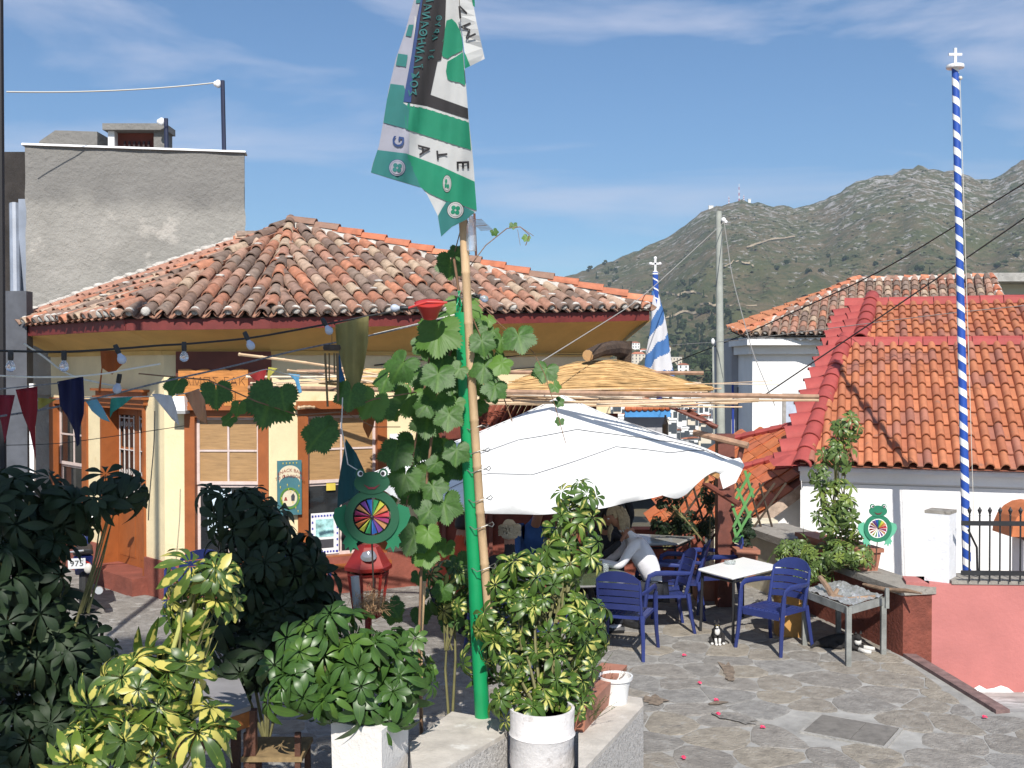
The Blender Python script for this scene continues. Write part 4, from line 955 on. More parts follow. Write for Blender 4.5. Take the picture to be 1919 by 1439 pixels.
b.f = [(2*i, 2*i+2, 2*i+3, 2*i+1) for i in range(nn_)]; b.build('whitewash_splash', WHT, pw)
# white pillar
pi_ = thing('white_gate_pillar', 'square whitewashed pillar standing on the pink wall', 'pillar', (4.4, 11.1, zt))
Rz = Matrix.Rotation(radians(-38), 3, 'Z'); MB().box((4.41, 11.13, zt+.345), (.245, .245, .70), Rz).build('shaft', m('greyish_whitewash', (.74, .74, .76), .85, .06, 4, .4, 25), pi_)
MB().box((4.41, 11.13, zt+.71), (.25, .25, .03), Rz).build('cap', LED, pi_)
def spear(mb, x, y, z, s=1):
    mb.lathe([(.008, 0), (.013*s, .012), (.008, .02), (.010, .028), (.024*s, .05*s+.015), (.010, .085*s), (.0, .105*s)], (x, y, z), 6)
rl = thing('iron_railing', 'black iron railing with spear points on top of the pink wall', 'railing', (5, 10.85, zt))
ra, rb = V((4.6, 10.86, 0)), V((7.9, 10.68, 0)); npk = 34
for zz_, nm in ((zt+.60, 'top_rail'), (zt+.10, 'bottom_rail')):
    b = MB(); b.hull8([ra+V((-.08, 0, zz_)), rb+V((0, 0, zz_)), rb+V((0, .03, zz_)), ra+V((-.08, .03, zz_)), ra+V((-.08, 0, zz_+.045)), rb+V((0, 0, zz_+.045)), rb+V((0, .03, zz_+.045)), ra+V((-.08, .03, zz_+.045))]); b.build(nm, BLK, rl)
for i in range(npk):
    p = ra.lerp(rb, i/(npk-1)); b = MB(); b.tube([p+V((0, .015, zt+.035)), p+V((0, .015, zt+.70))], .0085, 6); spear(b, p.x, p.y+.015, zt+.69, 1.0); b.build('picket', BLK, rl)
b = MB(); b.tube([V((4.60, 10.9, zt+.55)), V((4.75, 11.05, zt+.35)), V((4.78, 11.1, zt+.05))], .012, 6); b.build('brace', BLK, rl)
# lower gate spikes behind the parapet
gt = thing('iron_gate', 'low black spiked gate just behind the brown parapet end', 'gate', (4.0, 11.0, 0))
for i in range(6):
    p = P(1637+i*13.4, 1100, 11.9-.1*i); b = MB(); z1 = P(0, 1090+i*3.2, p.y).z; b.tube([V((p.x, p.y, -.5)), V((p.x, p.y, z1))], .009, 6); spear(b, p.x, p.y, z1); b.build('picket', BLK, gt)
b = MB(); b.tube([P(1637, 1135, 11.9), P(1706, 1150, 11.4)], .012, 5); b.build('rail', BLK, gt)
b = MB(); b.box((P(1709, 1170, 10.98).x, 10.98, .3), (.045, .045, .75)); b.build('gate_post', BLK, gt)
b = MB(); b.box((P(1706, 1165, 10.93).x, 10.95, P(0, 1165, 10.93).z), (.06, .03, .03)); b.build('hinge', m('rusty_hinge', (.3, .12, .05)), gt)
# clay tile hood at the right edge
hd = thing('clay_hood', 'arched clay tile hood against the white wall at the right edge', 'hood', P(1905, 960, 12.6))
b = MB(); c0 = P(1950, 1006, 12.6); b.prism([(.62*cos(a_*pi/10+.0)*.55, .62*sin(a_*pi/10)*.62) for a_ in range(11)], .5, lambda x, z, t: c0+V((x, t, z))); b.build('tile_hood', FT, hd)
b = MB(); b.box(c0+V((.05, .22, -.5)), (.42, .3, .9)); b.build('niche', WHW, hd); b = MB(); b.box(c0+V((.05, .05, -.05)), (.3, .06, .09)); b.build('niche_opening', BLK, hd)
# striped flagpole with cross
fp = thing('striped_flagpole', 'tall flagpole wrapped in blue and white spiral with a white cross on top', 'flagpole', P(1812, 1075, 13.0))
p0, p1 = P(1813, 1120, 13.0), P(1790, 128, 13.0); FB = m('flag_blue', (.02, .075, .36), .5, .05, 5); 
MB().tube([p0, p1], [.052, .040], 14).build('pole', FB, fp, smooth=True)
b = MB(); ax = (p1-p0); Lp = ax.length; axn = ax.normalized(); X_ = axn.cross(V((0, 1, 0))).normalized(); Y_ = axn.cross(X_); turns = 31
zc = 0; pitch = Lp/turns; wdt = pitch*.40
nseg = turns*12
for i in range(nseg+1):
    s_ = Lp*i/nseg; a_ = -2*pi*i/12+.4
    for e in (0, 1):
        ss = min(Lp, s_+e*wdt*(1+.15*sin(i*.37))); r_ = (.052+(.040-.052)*ss/Lp)+.0025
        b.v.append(tuple(p0+axn*ss+(X_*cos(a_)+Y_*sin(a_))*r_))
b.f = [(2*i, 2*i+1, 2*i+3, 2*i+2) for i in range(nseg)]; b.build('white_spiral', WHT, fp)
b = MB(); b.lathe([(.10, 0), (.105, .015), (.10, .04), (.02, .05)], p1, 16); b.build('cap_disc', WHT, fp)
b = MB(); b.box(p1+V((0, 0, .13)), (.028, .028, .22)); b.box(p1+V((0, 0, .165)), (.155, .026, .027)); b.build('cross', WHT, fp)
b = MB(); b.tube([p1+V((.05, -.02, -.12)), p0+V((.06, -.03, .9))], .004, 4); b.ball(p1+V((.055, -.02, -.12)), .025, 6, 5); b.build('halyard', CORD, fp)
# distant greek flag furled on its pole
gf = thing('furled_flag', 'blue and white striped flag hanging limp on a pole with a white cross', 'flag', P(1233, 705, 17.5))
dF = 17.5; MB().tube([P(1236, 760, dF), P(1228, 510, dF)], .045, 8).build('pole', FB, gf)
b = MB(); q0, q1 = P(1236, 760, dF), P(1228, 510, dF); 
for i in range(61):
    t_ = .5+.5*i/60; c_ = q0.lerp(q1, t_); a_ = -i*.75
    for e in (0, .012): cc = q0.lerp(q1, min(1, t_+e)); b.v.append(tuple(cc+V((.048*cos(a_), .048*sin(a_), 0))))
b.f = [(2*i, 2*i+1, 2*i+3, 2*i+2) for i in range(60)]; b.build('white_spiral', WHT, gf)
b = MB(); t0 = P(1228, 508, dF); b.box(t0+V((0, 0, .08)), (.03, .03, .26)); b.box(t0+V((0, 0, .12)), (.15, .03, .03)); 
for d_ in ((-.075, 0, .12), (.075, 0, .12), (0, 0, .21)): b.ball(t0+V(d_), .027, 8, 6)
b.lathe([(.03, -.08), (.05, -.05), (.035, 0)], t0, 8); b.build('cross', WHT, gf)
FW = m('flag_white_cloth', (.72, .72, .74), .8, .05, 4, transl=.25); FBL = m('flag_blue_cloth', (.07, .19, .45), .8, .08, 4, transl=.25)
def furled(mat_i, sel):
    b = MB(); nr_, na = 60, 40
    def pt_(i, k):
        t = i/nr_; c_ = P(lerp(1227, 1239, t), lerp(545, 704, t**.9), dF); w_ = lerp(.05, .22, t**.8)*(1 if i < nr_ else .97); a_ = 2*pi*k/na
        f_ = 1+.22*sin(a_*5+t*5)*t; return c_+V((w_*cos(a_)*f_+.02*sin(t*6), w_*.55*sin(a_)*f_, .04*sin(a_*3)*t))
    for i in range(nr_):
        for k in range(na):
            z_ = i/nr_*5.2+cos(2*pi*(k+.5)/na)*.85+.25*sin(2*pi*(k+.5)/na*2)
            if (int(math.floor(z_*1.0)) % 2 == 0) == sel: b.add([pt_(i, k), pt_(i, k+1), pt_(i+1, k+1), pt_(i+1, k)], [(0, 1, 2, 3)])
    return b
furled(0, True).build('white_stripes', FW, gf, smooth=True); furled(0, False).build('blue_stripes', FBL, gf, smooth=True)
# utility pole
up_ = thing('utility_pole', 'tall grey green concrete utility pole beyond the reed shade', 'utility pole', P(1350, 815, 21))
MB().tube([P(1351, 830, 21), P(1347, 396, 21)], [.085, .06], 12).build('pole', m('pole_concrete', (.33, .345, .31), .8, .15, 3, .2, 30), up_, smooth=True)
MB().tube([P(1338, 815, 20.9), P(1336, 640, 20.9)], .02, 6).build('conduit', m('pole_concrete'), up_)
b = MB(); b.ball(P(1356, 412, 20.9), .05, 6, 5); b.ball(P(1360, 416, 20.9), .04, 6, 5); b.ball(P(1336, 640, 20.85), .04, 6, 5, (1, 1, 1.6)); b.build('insulator', WHT, up_, smooth=2)
WG = m('wire_grey', (.30, .29, .27), .7, 0); WB_ = m('wire_black', (.02, .02, .02), .7, 0)
for pts, r_, mt, lb in (((P(1357, 416, 20.9), P(1195, 565, 15), P(1010, 680, 11)), .007, WG, 'thin grey wire running from the utility pole down to the left past the tavern eave'),
        ((P(1357, 416, 20.9), P(1372, 520, 19), P(1410, 660, 17), P(1452, 760, 15)), .007, WG, 'thin grey wire dropping steeply right from the utility pole'),
        ((P(1925, 340, 17), P(1650, 510, 19), P(1400, 625, 21.5), P(1240, 688, 24)), .012, WB_, 'upper black cable crossing the old tiled roof'),
        ((P(1925, 405, 15), P(1700, 560, 16), P(1430, 742, 17)), .011, WB_, 'lower black cable crossing the orange roof'),
        ((P(1925, 572, 14.5), P(1750, 590, 16), P(1380, 638, 20), P(1340, 641, 21), P(1240, 648, 23)), .006, WG, 'pale wire running level across the red ridge to the utility pole')):
    q = []
    for a_, c_ in zip(pts, pts[1:]): q += [a_.lerp(c_, i/6) for i in range(6)]
    q.append(pts[-1])
    for _ in range(2): q = [q[0]]+[(q[i-1]+q[i]*2+q[i+1])/4 for i in range(1, len(q)-1)]+[q[-1]]
    MB().tube(q, r_, 4).build('overhead_wire', mt, label=lb, cat='wire')
# ================================================================== UMBRELLA
um = thing('market_umbrella', 'large white canvas parasol shading the terrace tables', 'parasol', (.47, 11.5, 0))
Lc, Fc, Rc = V((-1.38, 10.85, 1.86)), V((-.60, 9.72, 1.70)), V((2.42, 11.5, 1.93)); Bc = Lc+Rc-Fc+V((0, 0, .1)); Tp = V((.48, 11.25, 2.63))
CAN = m('white_canvas', (.83, .83, .82), .85, .03, 2, .3, 14, transl=.12, dirt=((.66, .64, .6), .70, 2.2))
n_ = 48; b = MB()
def can_pt(s, t):
    # s along F->R, t along F->L
    e = (Fc*(1-s)*(1-t)+Rc*s*(1-t)+Lc*(1-s)*t+Bc*s*t)
    r = 1-max(abs(2*s-1), abs(2*t-1))       # 0 at rim, 1 at the top
    base = (Fc+Rc+Lc+Bc)/4; h = Tp.z-base.z
    p = V((e.x, e.y, e.z+h*r*(1-.10*sin(pi*r))))
    rim = (1-r)**3
    edge_f = (1-t)**6*sin(pi*min(1, s))**.8; p.z -= .17*edge_f*(1 if s < .8 else max(0, 1-(s-.8)/.16))+.05*rim*abs(sin(pi*t))*(1 if s in (0, 1) else .5)
    if s > .72 and t < .45:
        k = (s-.72)/.28; p.z += -.05*sin(k*9+t*4)*rim*(1-t)*.8
    p.z += .003*noise.noise(p*3)+.008*noise.noise(p*1.2)
    return p
for j in range(n_+1):
    for i in range(n_+1): b.v.append(tuple(can_pt(i/n_, j/n_)))
b.f = [(j*(n_+1)+i, j*(n_+1)+i+1, (j+1)*(n_+1)+i+1, (j+1)*(n_+1)+i) for j in range(n_) for i in range(n_)]
b.build('canopy', CAN, um, smooth=2)
b = MB(); vn = 60; rimp = []
for k in range(vn+1):   # front valance F->R and left side L->F
    rimp.append((can_pt(k/vn, 0), k/vn))
for p, s in rimp:
    dpt = .07+.045*sin(s*pi)+(.05*abs(sin(s*14)) if s > .7 else 0)
    b.v += [tuple(p), tuple(p+V((.0, -.012+.018*sin(s*40), -dpt*.5))), tuple(p+V((.01*sin(s*30), .01+.02*sin(s*33+1), -dpt)))]
b.f = [(3*i+j, 3*i+j+1, 3*i+j+4, 3*i+j+3) for i in range(vn) for j in range(2)]; b.build('valance', CAN, um, smooth=2)
b = MB(); 
for k in range(31):
    p = can_pt(0, 1-k/30); b.v += [tuple(p), tuple(p+V((-.01, -.01+.015*sin(k*1.3), -.11)))]
b.f = [(2*i, 2*i+1, 2*i+3, 2*i+2) for i in range(30)]; b.build('valance', CAN, um, smooth=2)
for (s0, t0), (s1, t1) in (((0, 0), (.5, .5)), ((1, 0), (.5, .5)), ((0, 1), (.5, .5)), ((.25, 0), (.36, .36)), ((.5, 0), (.5, .5)), ((.75, 0), (.64, .36))):
    MB().tube([can_pt(lerp(s0, s1, i/20), lerp(t0, t1, i/20))+V((0, 0, .002)) for i in range(21)], .0045, 4).build('seam', CAN, um)
# lifted corner flap with its wooden block
b = MB(); q = [Rc+V((-.28, -.13, -.02)), Rc+V((-.20, -.12, -.30)), Rc+V((-.05, -.05, -.24)), Rc+V((.05, 0, -.06)), Rc+V((0, 0, .02)), Rc+V((-.14, -.1, -.12))]; b.add(q, [(0, 1, 5), (1, 2, 5), (2, 3, 5), (3, 4, 5), (4, 0, 5)]); b.build('corner_flap', CAN, um, smooth=True)
b = MB(); b.box(Rc+V((-.32, -.14, -.13)), (.16, .05, .05), Euler((0, .5, .3)).to_matrix()); b.box(Rc+V((-.38, -.14, -.17)), (.04, .04, .12)); b.build('strut_block', m('honey_wood', (.42, .22, .08), .6, .2, 20), um)
MB().tube([(.48, 11.25, 0), (.48, 11.25, 2.58)], .03, 10).build('pole', m('umbrella_pole_wood', (.12, .04, .025)), um)
b = MB()
for c_ in (Lc, Rc, Fc, Bc): b.tube([Tp-V((0, 0, .30)), c_.lerp(Tp, .05)-V((0, 0, .22))], .014, 5)
b.build('ribs', D.materials['umbrella_pole_wood'], um); b = MB(); b.lathe([(.28, 0), (.28, .08), (.05, .1)], (.48, 11.25, .012), 16); b.build('foot', CONC, um)
ROPEG = m('cord_shadow_grey', (.16, .16, .17), .8, .1, 30)
# crossing cords on the canvas, also painting in shadows of rope loops
for k, pts in enumerate([((.02, .16), (.3, .12), (.6, .2), (.95, .06)), ((.1, .5), (.3, .3), (.5, .32), (.8, .18), (.98, .0)), ((.62, .5), (.7, .35), (.82, .2), (.96, .12))]):
    q = []
    for (a0, b0), (a1, b1) in zip(pts, pts[1:]): q += [can_pt(lerp(a0, a1, i/6), lerp(b0, b1, i/6))+V((0, -.004, .008)) for i in range(6)]
    MB().tube(q, .0035, 4).build('cord_shadow_line', ROPEG, um)
# ================================================================== REED SHADE
rp_ = thing('reed_pergola', 'reed and bamboo shade roof in front of the tavern', 'pergola', (1, 11.5, 0))
CANE = m('bamboo_cane', rough=.55, var=.14, scale=5, bump=.1, rnd=.18, ramp=[(.55, .40, .25), (.60, .46, .32), (.48, .33, .20), (.62, .50, .38), (.52, .36, .22)], dirt=((.25, .17, .12), .64, 7))
rc = random.Random(21)
def cane(a, b_, r=.014, parent=None, nm='cane', bend=.03, mt=None):
    L_ = (b_-a).length; n = max(3, int(L_/.22)); pts = []; rs_ = []
    w_ = V((rc.uniform(-1, 1), rc.uniform(-1, 1), rc.uniform(-1, 1)))*bend
    for i in range(n+1):
        t = i/n; p = a.lerp(b_, t)+w_*sin(pi*t)
        d = (b_-a).normalized()
        for off, k in ((-.012, 1), (0, 1.28), (.012, 1)):
            pts.append(p+d*off); rs_.append(r*k*(1-.25*t))
    return MB().tube(pts, rs_, 6).build(nm, mt or CANE, parent, smooth=True)
CN = [((878, 757, 9.9), (1532, 750, 10.3), .017), ((900, 746, 10.2), (1440, 741, 10.6), .014), ((930, 730, 10.4), (1300, 755, 10.0), .015), ((960, 722, 10.8), (1290, 738, 10.3), .013),
      ((940, 738, 10.5), (1350, 728, 11), .012), ((990, 716, 11), (1360, 742, 10.8), .012), ((1010, 744, 10.1), (1480, 742, 10.2), .012), ((1100, 728, 11.2), (1330, 725, 11.4), .010), ((1050, 735, 10.9), (1290, 718, 11.5), .010),
      ((860, 742, 10.1), (1120, 748, 10), .012), ((880, 733, 10.6), (1200, 726, 11.2), .012), ((1120, 757, 9.95), (1420, 747, 10.2), .012), ((1180, 719, 11.6), (1312, 717, 12), .010), ((1200, 722, 11.6), (1332, 727, 11.6), .011),
      ((890, 751, 10), (1250, 759, 9.9), .011), ((1010, 712, 11.6), (1240, 722, 11.3), .009), ((930, 742, 10.2), (1100, 722, 11), .010),
      ((449, 664, 10.6), (770, 714, 11.4), .016), ((463, 706, 10.8), (720, 705, 11.2), .013), ((471, 718, 10.7), (640, 712, 11.2), .011), ((520, 720, 10.7), (700, 717, 11.1), .010), ((540, 694, 11), (760, 722, 11.4), .012), ((600, 700, 11.1), (900, 740, 10.8), .012), ((560, 764, 11), (588, 763, 11.3), .02)]
CN = [(((x0, y0, d0) if (y0 > 752 or x0 < 620) else (x0, y0, d0+1.9)), ((x1, y1, d1) if (y0 > 752 or x0 < 620) else (x1, y1, d1+1.9)), r) for (x0, y0, d0), (x1, y1, d1), r in CN]
CN = [((x0, y0, d0+1.0), (x1, y1, d1+.8), r) if y0 > 752 else ((x0, y0, d0), (x1, y1, d1), r) for (x0, y0, d0), (x1, y1, d1), r in CN]
for a_, b__, r_ in CN: cane(P(*a_), P(*b__), r_, rp_)
for i in range(24):
    y0_ = rc.uniform(722, 757); x0_ = rc.uniform(870, 1130); ln_ = rc.uniform(150, 380)
    cane(P(x0_, y0_, rc.uniform(12.1, 13.2)), P(min(1500, x0_+ln_), y0_+rc.uniform(-10, 10), rc.uniform(12.1, 13.2)), rc.uniform(.006, .012), rp_)
for i in range(12):
    y0_ = rc.uniform(738, 758); x0_ = rc.uniform(868, 1010); ln_ = rc.uniform(180, 480)
    cane(P(x0_, y0_, rc.uniform(11.7, 12.0)), P(x0_+ln_, y0_+rc.uniform(-10, 6), rc.uniform(11.7, 12.0)), rc.uniform(.008, .013), rp_)
THA = m('reed_thatch', rough=.85, var=.25, scale=5, rnd=.1, ramp=[(.56, .36, .15), (.60, .40, .18), (.50, .31, .13)], stretch=(1, 1, 1))
def thatch(c0, c1, c2, c3, n, dome, nm='thatch_mat', r=.0075):
    """strands run from edge c0-c1 to edge c3-c2"""
    b = MB()
    for i in range(n):
        for layer in range(3):
            t = (i+rc.random())/n; a = c0.lerp(c1, t); e = c3.lerp(c2, min(1, max(0, t+rc.gauss(0, .02)))); s0, s1 = rc.uniform(0, .1), rc.uniform(.88, 1.04)
            z_ = rc.uniform(-.02, .03); q = []
            for k in range(9):
                u = lerp(s0, s1, k/8); q.append(a.lerp(e, min(1, max(0, u)))+V((0, 0, dome*t**.7*max(0, sin(pi*min(1, max(0, u))))**1.2+z_+rc.gauss(0, .006))))
            b.tube(q, r*rc.uniform(.6, 1.3), 3, False)
    return b.build(nm, THA, rp_, kind='stuff')
thatch(P(905, 740, 12.0), P(990, 706, 13.7), P(1295, 722, 13.9), P(1338, 730, 12.5), 190, .24)
thatch(P(592, 716, 11.7), P(680, 696, 13.0), P(920, 706, 13.1), P(912, 740, 11.9), 130, .03)
def post(a, b_, s, nm, mt, parent=rp_):
    return MB().tube([a, b_], s*.62, 8).build(nm, mt, parent)
RPW = m('red_brown_wood', (.15, .045, .03), .6, .2, 6, .2, 30)
MB().box((P(1358, 960, 13.2).x, 13.2, 1.05), (.20, .20, 2.1)).build('corner_post', RPW, rp_)
post(P(1360, 893, 12.2), P(1374, 858, 12.3), .05, 'brace', RPW); post(P(1320, 905, 12.6), P(1385, 945, 12.2), .06, 'brace', RPW)
post(P(1255, 762, 12.6), P(1345, 800, 12.4), .035, 'rafter', RPW); post(P(1300, 810, 12.3), P(1402, 835, 12.0), .06, 'rafter', m('peeling_wood', (.33, .2, .13), .8, .3, 8)); post(P(1392, 832, 12.1), P(1375, 905, 12.1), .05, 'brace', RPW)
post(P(1290, 770, 12.8), P(1340, 800, 12.5), .05, 'rafter', RPW)
for x_, y_ in ((1.0, 13.4), (-.95, 13.3)): MB().tube([(x_, y_, 0), (x_, y_, 2.72)], .045, 8).build('post', RPW, rp_)
for q0, q1 in (((-2.7, 11.1, 2.7), (3.0, 10.6, 2.62)), ((-2.6, 13.1, 2.86), (2.4, 13.6, 2.84))): MB().tube([q0, q1], .028, 6).build('beam', m('peeling_wood'), rp_)
# sawn log under the right end of the eave
lg = thing('sawn_log', 'thick dark log with a sawn pale end propped under the tavern eave', 'log', P(1100, 665, 13.9))
b = MB(); q = [P(1102, 666, 13.4), P(1125, 656, 13.7), P(1150, 652, 14.2), P(1168, 655, 14.5)]; b.tube(q, [.075, .085, .10, .12], 10); b.tube([P(1168, 640, 14.5), P(1172, 700, 14.5)], [.12, .08], 8); b.build('bark', m('dark_bark', (.07, .045, .03), .95, .4, 8, 1, 30), lg)
b = MB(); d_ = (q[0]-q[1]).normalized(); b.tube([q[0]-d_*.002, q[0]+d_*.012], .072, 10); b.build('cut_end', m('cut_wood', (.55, .33, .15), .8, .1, 20), lg)
wr = MB(); 
for y_, z_ in ((672, 0), (697, 0)): wr.tube([WC.p(*(lambda u: (u[0], u[1]))(WC.at(x_, lerp(y_+10, y_-14, (x_-700)/460)+3*sin(x_*.03))), .03) for x_ in range(700, 1165, 15)], .009, 4)
wr.build('wall_cables', WB_, label='dark cables drooping along the yellow tavern wall under the eave', cat='cable')
# ================================================================== TRELLIS and things behind it
tr = thing('garden_trellis', 'green and brown criss cross wooden trellis at the terrace corner', 'trellis', P(1320, 1010, 14))
GW_ = m('green_slat', (.09, .25, .07), .6, .15, 6); DW_ = m('dark_slat', (.06, .04, .025), .7, .2, 6)
for i in range(9):
    x0_ = 1225+i*21; a_, c_ = P(x0_, 1015, 14.4), P(x0_+80, 905, 14.2); MB().box((a_+c_)/2, ((c_-a_).length, .012, .028), (c_-a_).to_track_quat('X', 'Z').to_matrix()).build('slat', DW_, tr)
    a_, c_ = P(x0_+30, 905, 14.25), P(x0_+62, 1015, 14.45); MB().box((a_+c_)/2, ((c_-a_).length, .012, .028), (c_-a_).to_track_quat('X', 'Z').to_matrix()).build('slat', DW_, tr)
for q0, q1 in (((1372, 947), (1406, 886)), ((1374, 988), (1412, 915)), ((1374, 1015), (1408, 957)), ((1376, 1015), (1398, 1000)), ((1396, 882), (1412, 932)), ((1382, 915), (1406, 970)), ((1374, 952), (1394, 1003)), ((1376, 990), (1382, 1016))):
    a_, c_ = P(*q0, 13.0), P(*q1, 13.0); MB().box((a_+c_)/2+V((0, .008*(q0[1] < q1[1]), 0)), ((c_-a_).length, .012, .032), (c_-a_).to_track_quat('X', 'Z').to_matrix()).build('slat', GW_, tr)
# wall/shed behind the umbrella: reddish shack front and small blue-trimmed roof
sh = thing('red_shack', 'dim red wooden back wall under the parasol', 'wall', (.4, 14.6, 0))
MB().box((.1, 14.35, 1.15), (2.6, .08, 2.3)).build('boards', m('dark_red_boards', (.16, .035, .02), .8, .3, 4, .2), sh)
for i in range(4): MB().box((-.9+i*.62, 14.28, 1.15), (.05, .06, 2.3)).build('batten', RPW, sh)
MB().box((.9, 14.27, 1.75), (.5, .04, .9)).build('curtain', m('pale_curtain', (.4, .36, .36), .9, .2, 6), sh)
b = MB(); 
for i in range(16): b.tube([P(895+i*11, 757, 13.2-i*.02), P(870+i*11.5, 800, 12.7-i*.02)], .035, 6)
b.build('tiled_canopy', m('dark_red_tile', (.22, .06, .035), .8, .2, 6), sh, kind='stuff')
bt = thing('blue_trimmed_roof', 'small roof with a scalloped blue fascia just above the parasol', 'roof', P(1210, 780, 22))
b = MB(); a_, c_ = P(1171, 775, 22), P(1256, 773, 22); b.box((a_+c_)/2, ((c_-a_).length, .1, .16)); b.build('blue_fascia', m('sky_blue_paint', (.06, .25, .55)), bt)
for i in range(8): p = a_.lerp(c_, (i+.5)/8)+V((0, -.05, .10)); MB().ball(p, .075, 8, 5, (1, .8, .8)).build('roof_tile', FT, bt)
MB().box((a_+c_)/2+V((0, .3, -.4)), ((c_-a_).length*.95, .2, .7)).build('wall', m('shade_grey_wall'), bt); b = MB(); p = P(1247, 800, 20); b.tube([p-V((0, 0, .5)), p+V((0, 0, .05)), p+V((0, 0, .16)), p+V((0, 0, .22))], [.06, .06, .02, .02], 8); b.build('hanging_bottle', m('dark_bottle_glass', (.02, .015, .01), .2), label='dark bottle shaped lantern hanging beyond the parasol', cat='lantern')
# ================================================================== FURNITURE
def chair_proto(label):
    """plastic garden armchair; local: faces -Y, floor at z 0"""
    t = thing('garden_chair', label, 'chair', (0, 0, 0), 'blue plastic garden chairs')
    # seat with slots
    b = MB(); n = 9
    for i in range(n):
        x = lerp(-.20, .20, i/(n-1)); pts = [(-.235, .405), (-.20, .432), (-.05, .425), (.10, .415), (.20, .425)]
        w_ = .019
        for (y0, z0), (y1, z1) in zip(pts, pts[1:]): b.hull8([V((x-w_, y0, z0-.012)), V((x+w_, y0, z0-.012)), V((x+w_, y1, z1-.012)), V((x-w_, y1, z1-.012)), V((x-w_, y0, z0)), V((x+w_, y0, z0)), V((x+w_, y1, z1)), V((x-w_, y1, z1))])
    for y, z in ((-.215, .418), (.19, .42)): b.box((0, y, z-.012), (.47, .055, .03))
    for x in (-.228, .228): b.box((x, -.01, .412), (.035, .44, .028))
    b.box((0, -.238, .385), (.44, .014, .06))
    b.build('seat', BLUEP, t, local=True)
    # backrest: curved slats between stiles, rounded top
    def bp_(u, h):  # u -1..1 , h height from .45
        return V((u*.215*(1+.06*(h-.45)), .215+(h-.42)*.26-.05*(1-u*u)*-.6, h))
    rows = [(.485, .545), (.557, .617), (.629, .689), (.701, .761), (.773, .85)]
    for k, (h0, h1) in enumerate(rows):
        b = MB(); m_ = 8; vs = []
        for i in range(m_+1):
            u = lerp(-1, 1, i/m_); top = h1+(.035*(1-u*u)-.045*abs(u)**4 if k == 4 else .0)+.012*(1-u*u); h0_ = h0+.012*(1-u*u)
            for (h, dy) in ((h0_, 0), (top, 0), (top, .016), (h0_, .016)): q = bp_(u, h); vs.append(q+V((0, dy, 0)))
        fs = [(4*i+j, 4*i+(j+1) % 4, 4*i+4+(j+1) % 4, 4*i+4+j) for i in range(m_) for j in range(4)]+[(0, 3, 2, 1), (4*m_, 4*m_+1, 4*m_+2, 4*m_+3)]
        b.add(vs, fs); b.build('back_slat', BLUEP, t, smooth=True, local=True)
    for s in (-1, 1):
        MB().tube([bp_(s, .42), bp_(s, .55), bp_(s, .70), bp_(s*.98, .80)], [.022, .022, .02, .016], 7, flat=.8).build('back_frame', BLUEP, t, smooth=True, local=True)
        MB().tube([V((s*.225, .24, .44)), V((s*.245, .27, .2)), V((s*.255, .31, 0))], [.026, .022, .019], 7).build('leg', BLUEP, t, smooth=True, local=True)
        MB().tube([V((s*.262, -.215, .60)), V((s*.258, -.235, .42)), V((s*.262, -.26, .2)), V((s*.275, -.29, 0))], [.024, .026, .022, .019], 7).build('leg', BLUEP, t, smooth=True, local=True)
        MB().tube([V((s*.262, -.215, .58)), V((s*.266, -.20, .645)), V((s*.270, -.13, .675)), V((s*.268, .0, .675)), V((s*.255, .14, .668)), V((s*.225, .265, .66))], [.022, .026, .029, .029, .025, .02], 8, flat=.62).build('armrest', BLUEP, t, smooth=True, local=True)
    return t
ch = chair_proto('sunlit blue plastic armchair standing alone beside the white table'); ch.location = (2.72, 11.2, 0); ch.rotation_euler[2] = radians(-48)
for (x, y, deg, lb) in ((1.16, 11.02, 160, 'blue plastic armchair seen from behind at the round table'), (1.66, 12.0, -84, 'blue plastic armchair the man in the white shirt sits on'), (2.38, 13.0, -75, 'shaded blue plastic armchair behind the white table'),
        (1.95, 12.7, -100, 'dim blue plastic armchair between the white and the grey table'), (-3.62, 12.3, -150, 'blue plastic armchair by the tavern corner, left of the dark bush'), (-2.35, 12.0, 170, 'blue plastic armchair behind the red lantern'), (.18, 10.45, 140, 'blue plastic armchair hidden behind the variegated bush'), (-.1, 10.9, -60, 'dim blue plastic armchair of the white haired man')):
    copy_tree(ch, (x, y, 0), radians(deg), lb)
# white square table
def table4(nm, lb, c, topc, mt_top, mt_leg, h, rim=None, th=.03, legr=.016):
    t = thing(nm, lb, 'table', V((c[0], c[1], 0)))
    b = MB(); b.add([V((x, y, h-th)) for x, y in topc]+[V((x, y, h)) for x, y in topc], [tuple(range(3, -1, -1)), (4, 5, 6, 7)]+[(i, (i+1) % 4, 4+(i+1) % 4, 4+i) for i in range(4)])
    o = b.build('tabletop', mt_top, t)
    bv = o.modifiers.new('bevel', 'BEVEL'); bv.width = .02; bv.segments = 3; bv.limit_method = 'ANGLE'
    cc = sum((V((x, y, 0)) for x, y in topc), V((0, 0, 0)))/4
    for x, y in topc:
        p = V((x, y, 0)).lerp(cc, .07); q = V((x, y, 0)).lerp(cc, .12); MB().tube([V((q.x, q.y, h-th)), V((p.x, p.y, 0))], legr, 8).build('leg', mt_leg, t, smooth=True)
    b = MB(); n = len(topc)
    for i in range(4):
        p, q = (V((*topc[k], h-th-.03)).lerp(cc+V((0, 0, h-th-.03)), .1) for k in (i, (i+1) % 4)); b.tube([p, q], .014, 4)
    b.build('apron', mt_leg, t); return t
t1 = table4('white_cafe_table', 'bright white square table with black legs in the sun', (2.5, 11.98), [(2.32, 11.36), (3.0, 12.03), (2.70, 12.62), (2.04, 11.88)], m('white_laminate', (.84, .84, .82), .35, .02, 3), BLK, .70)
ash = thing('glass_ashtray', 'clear glass ashtray on the white table', 'ashtray', (2.45, 12.15, .7))
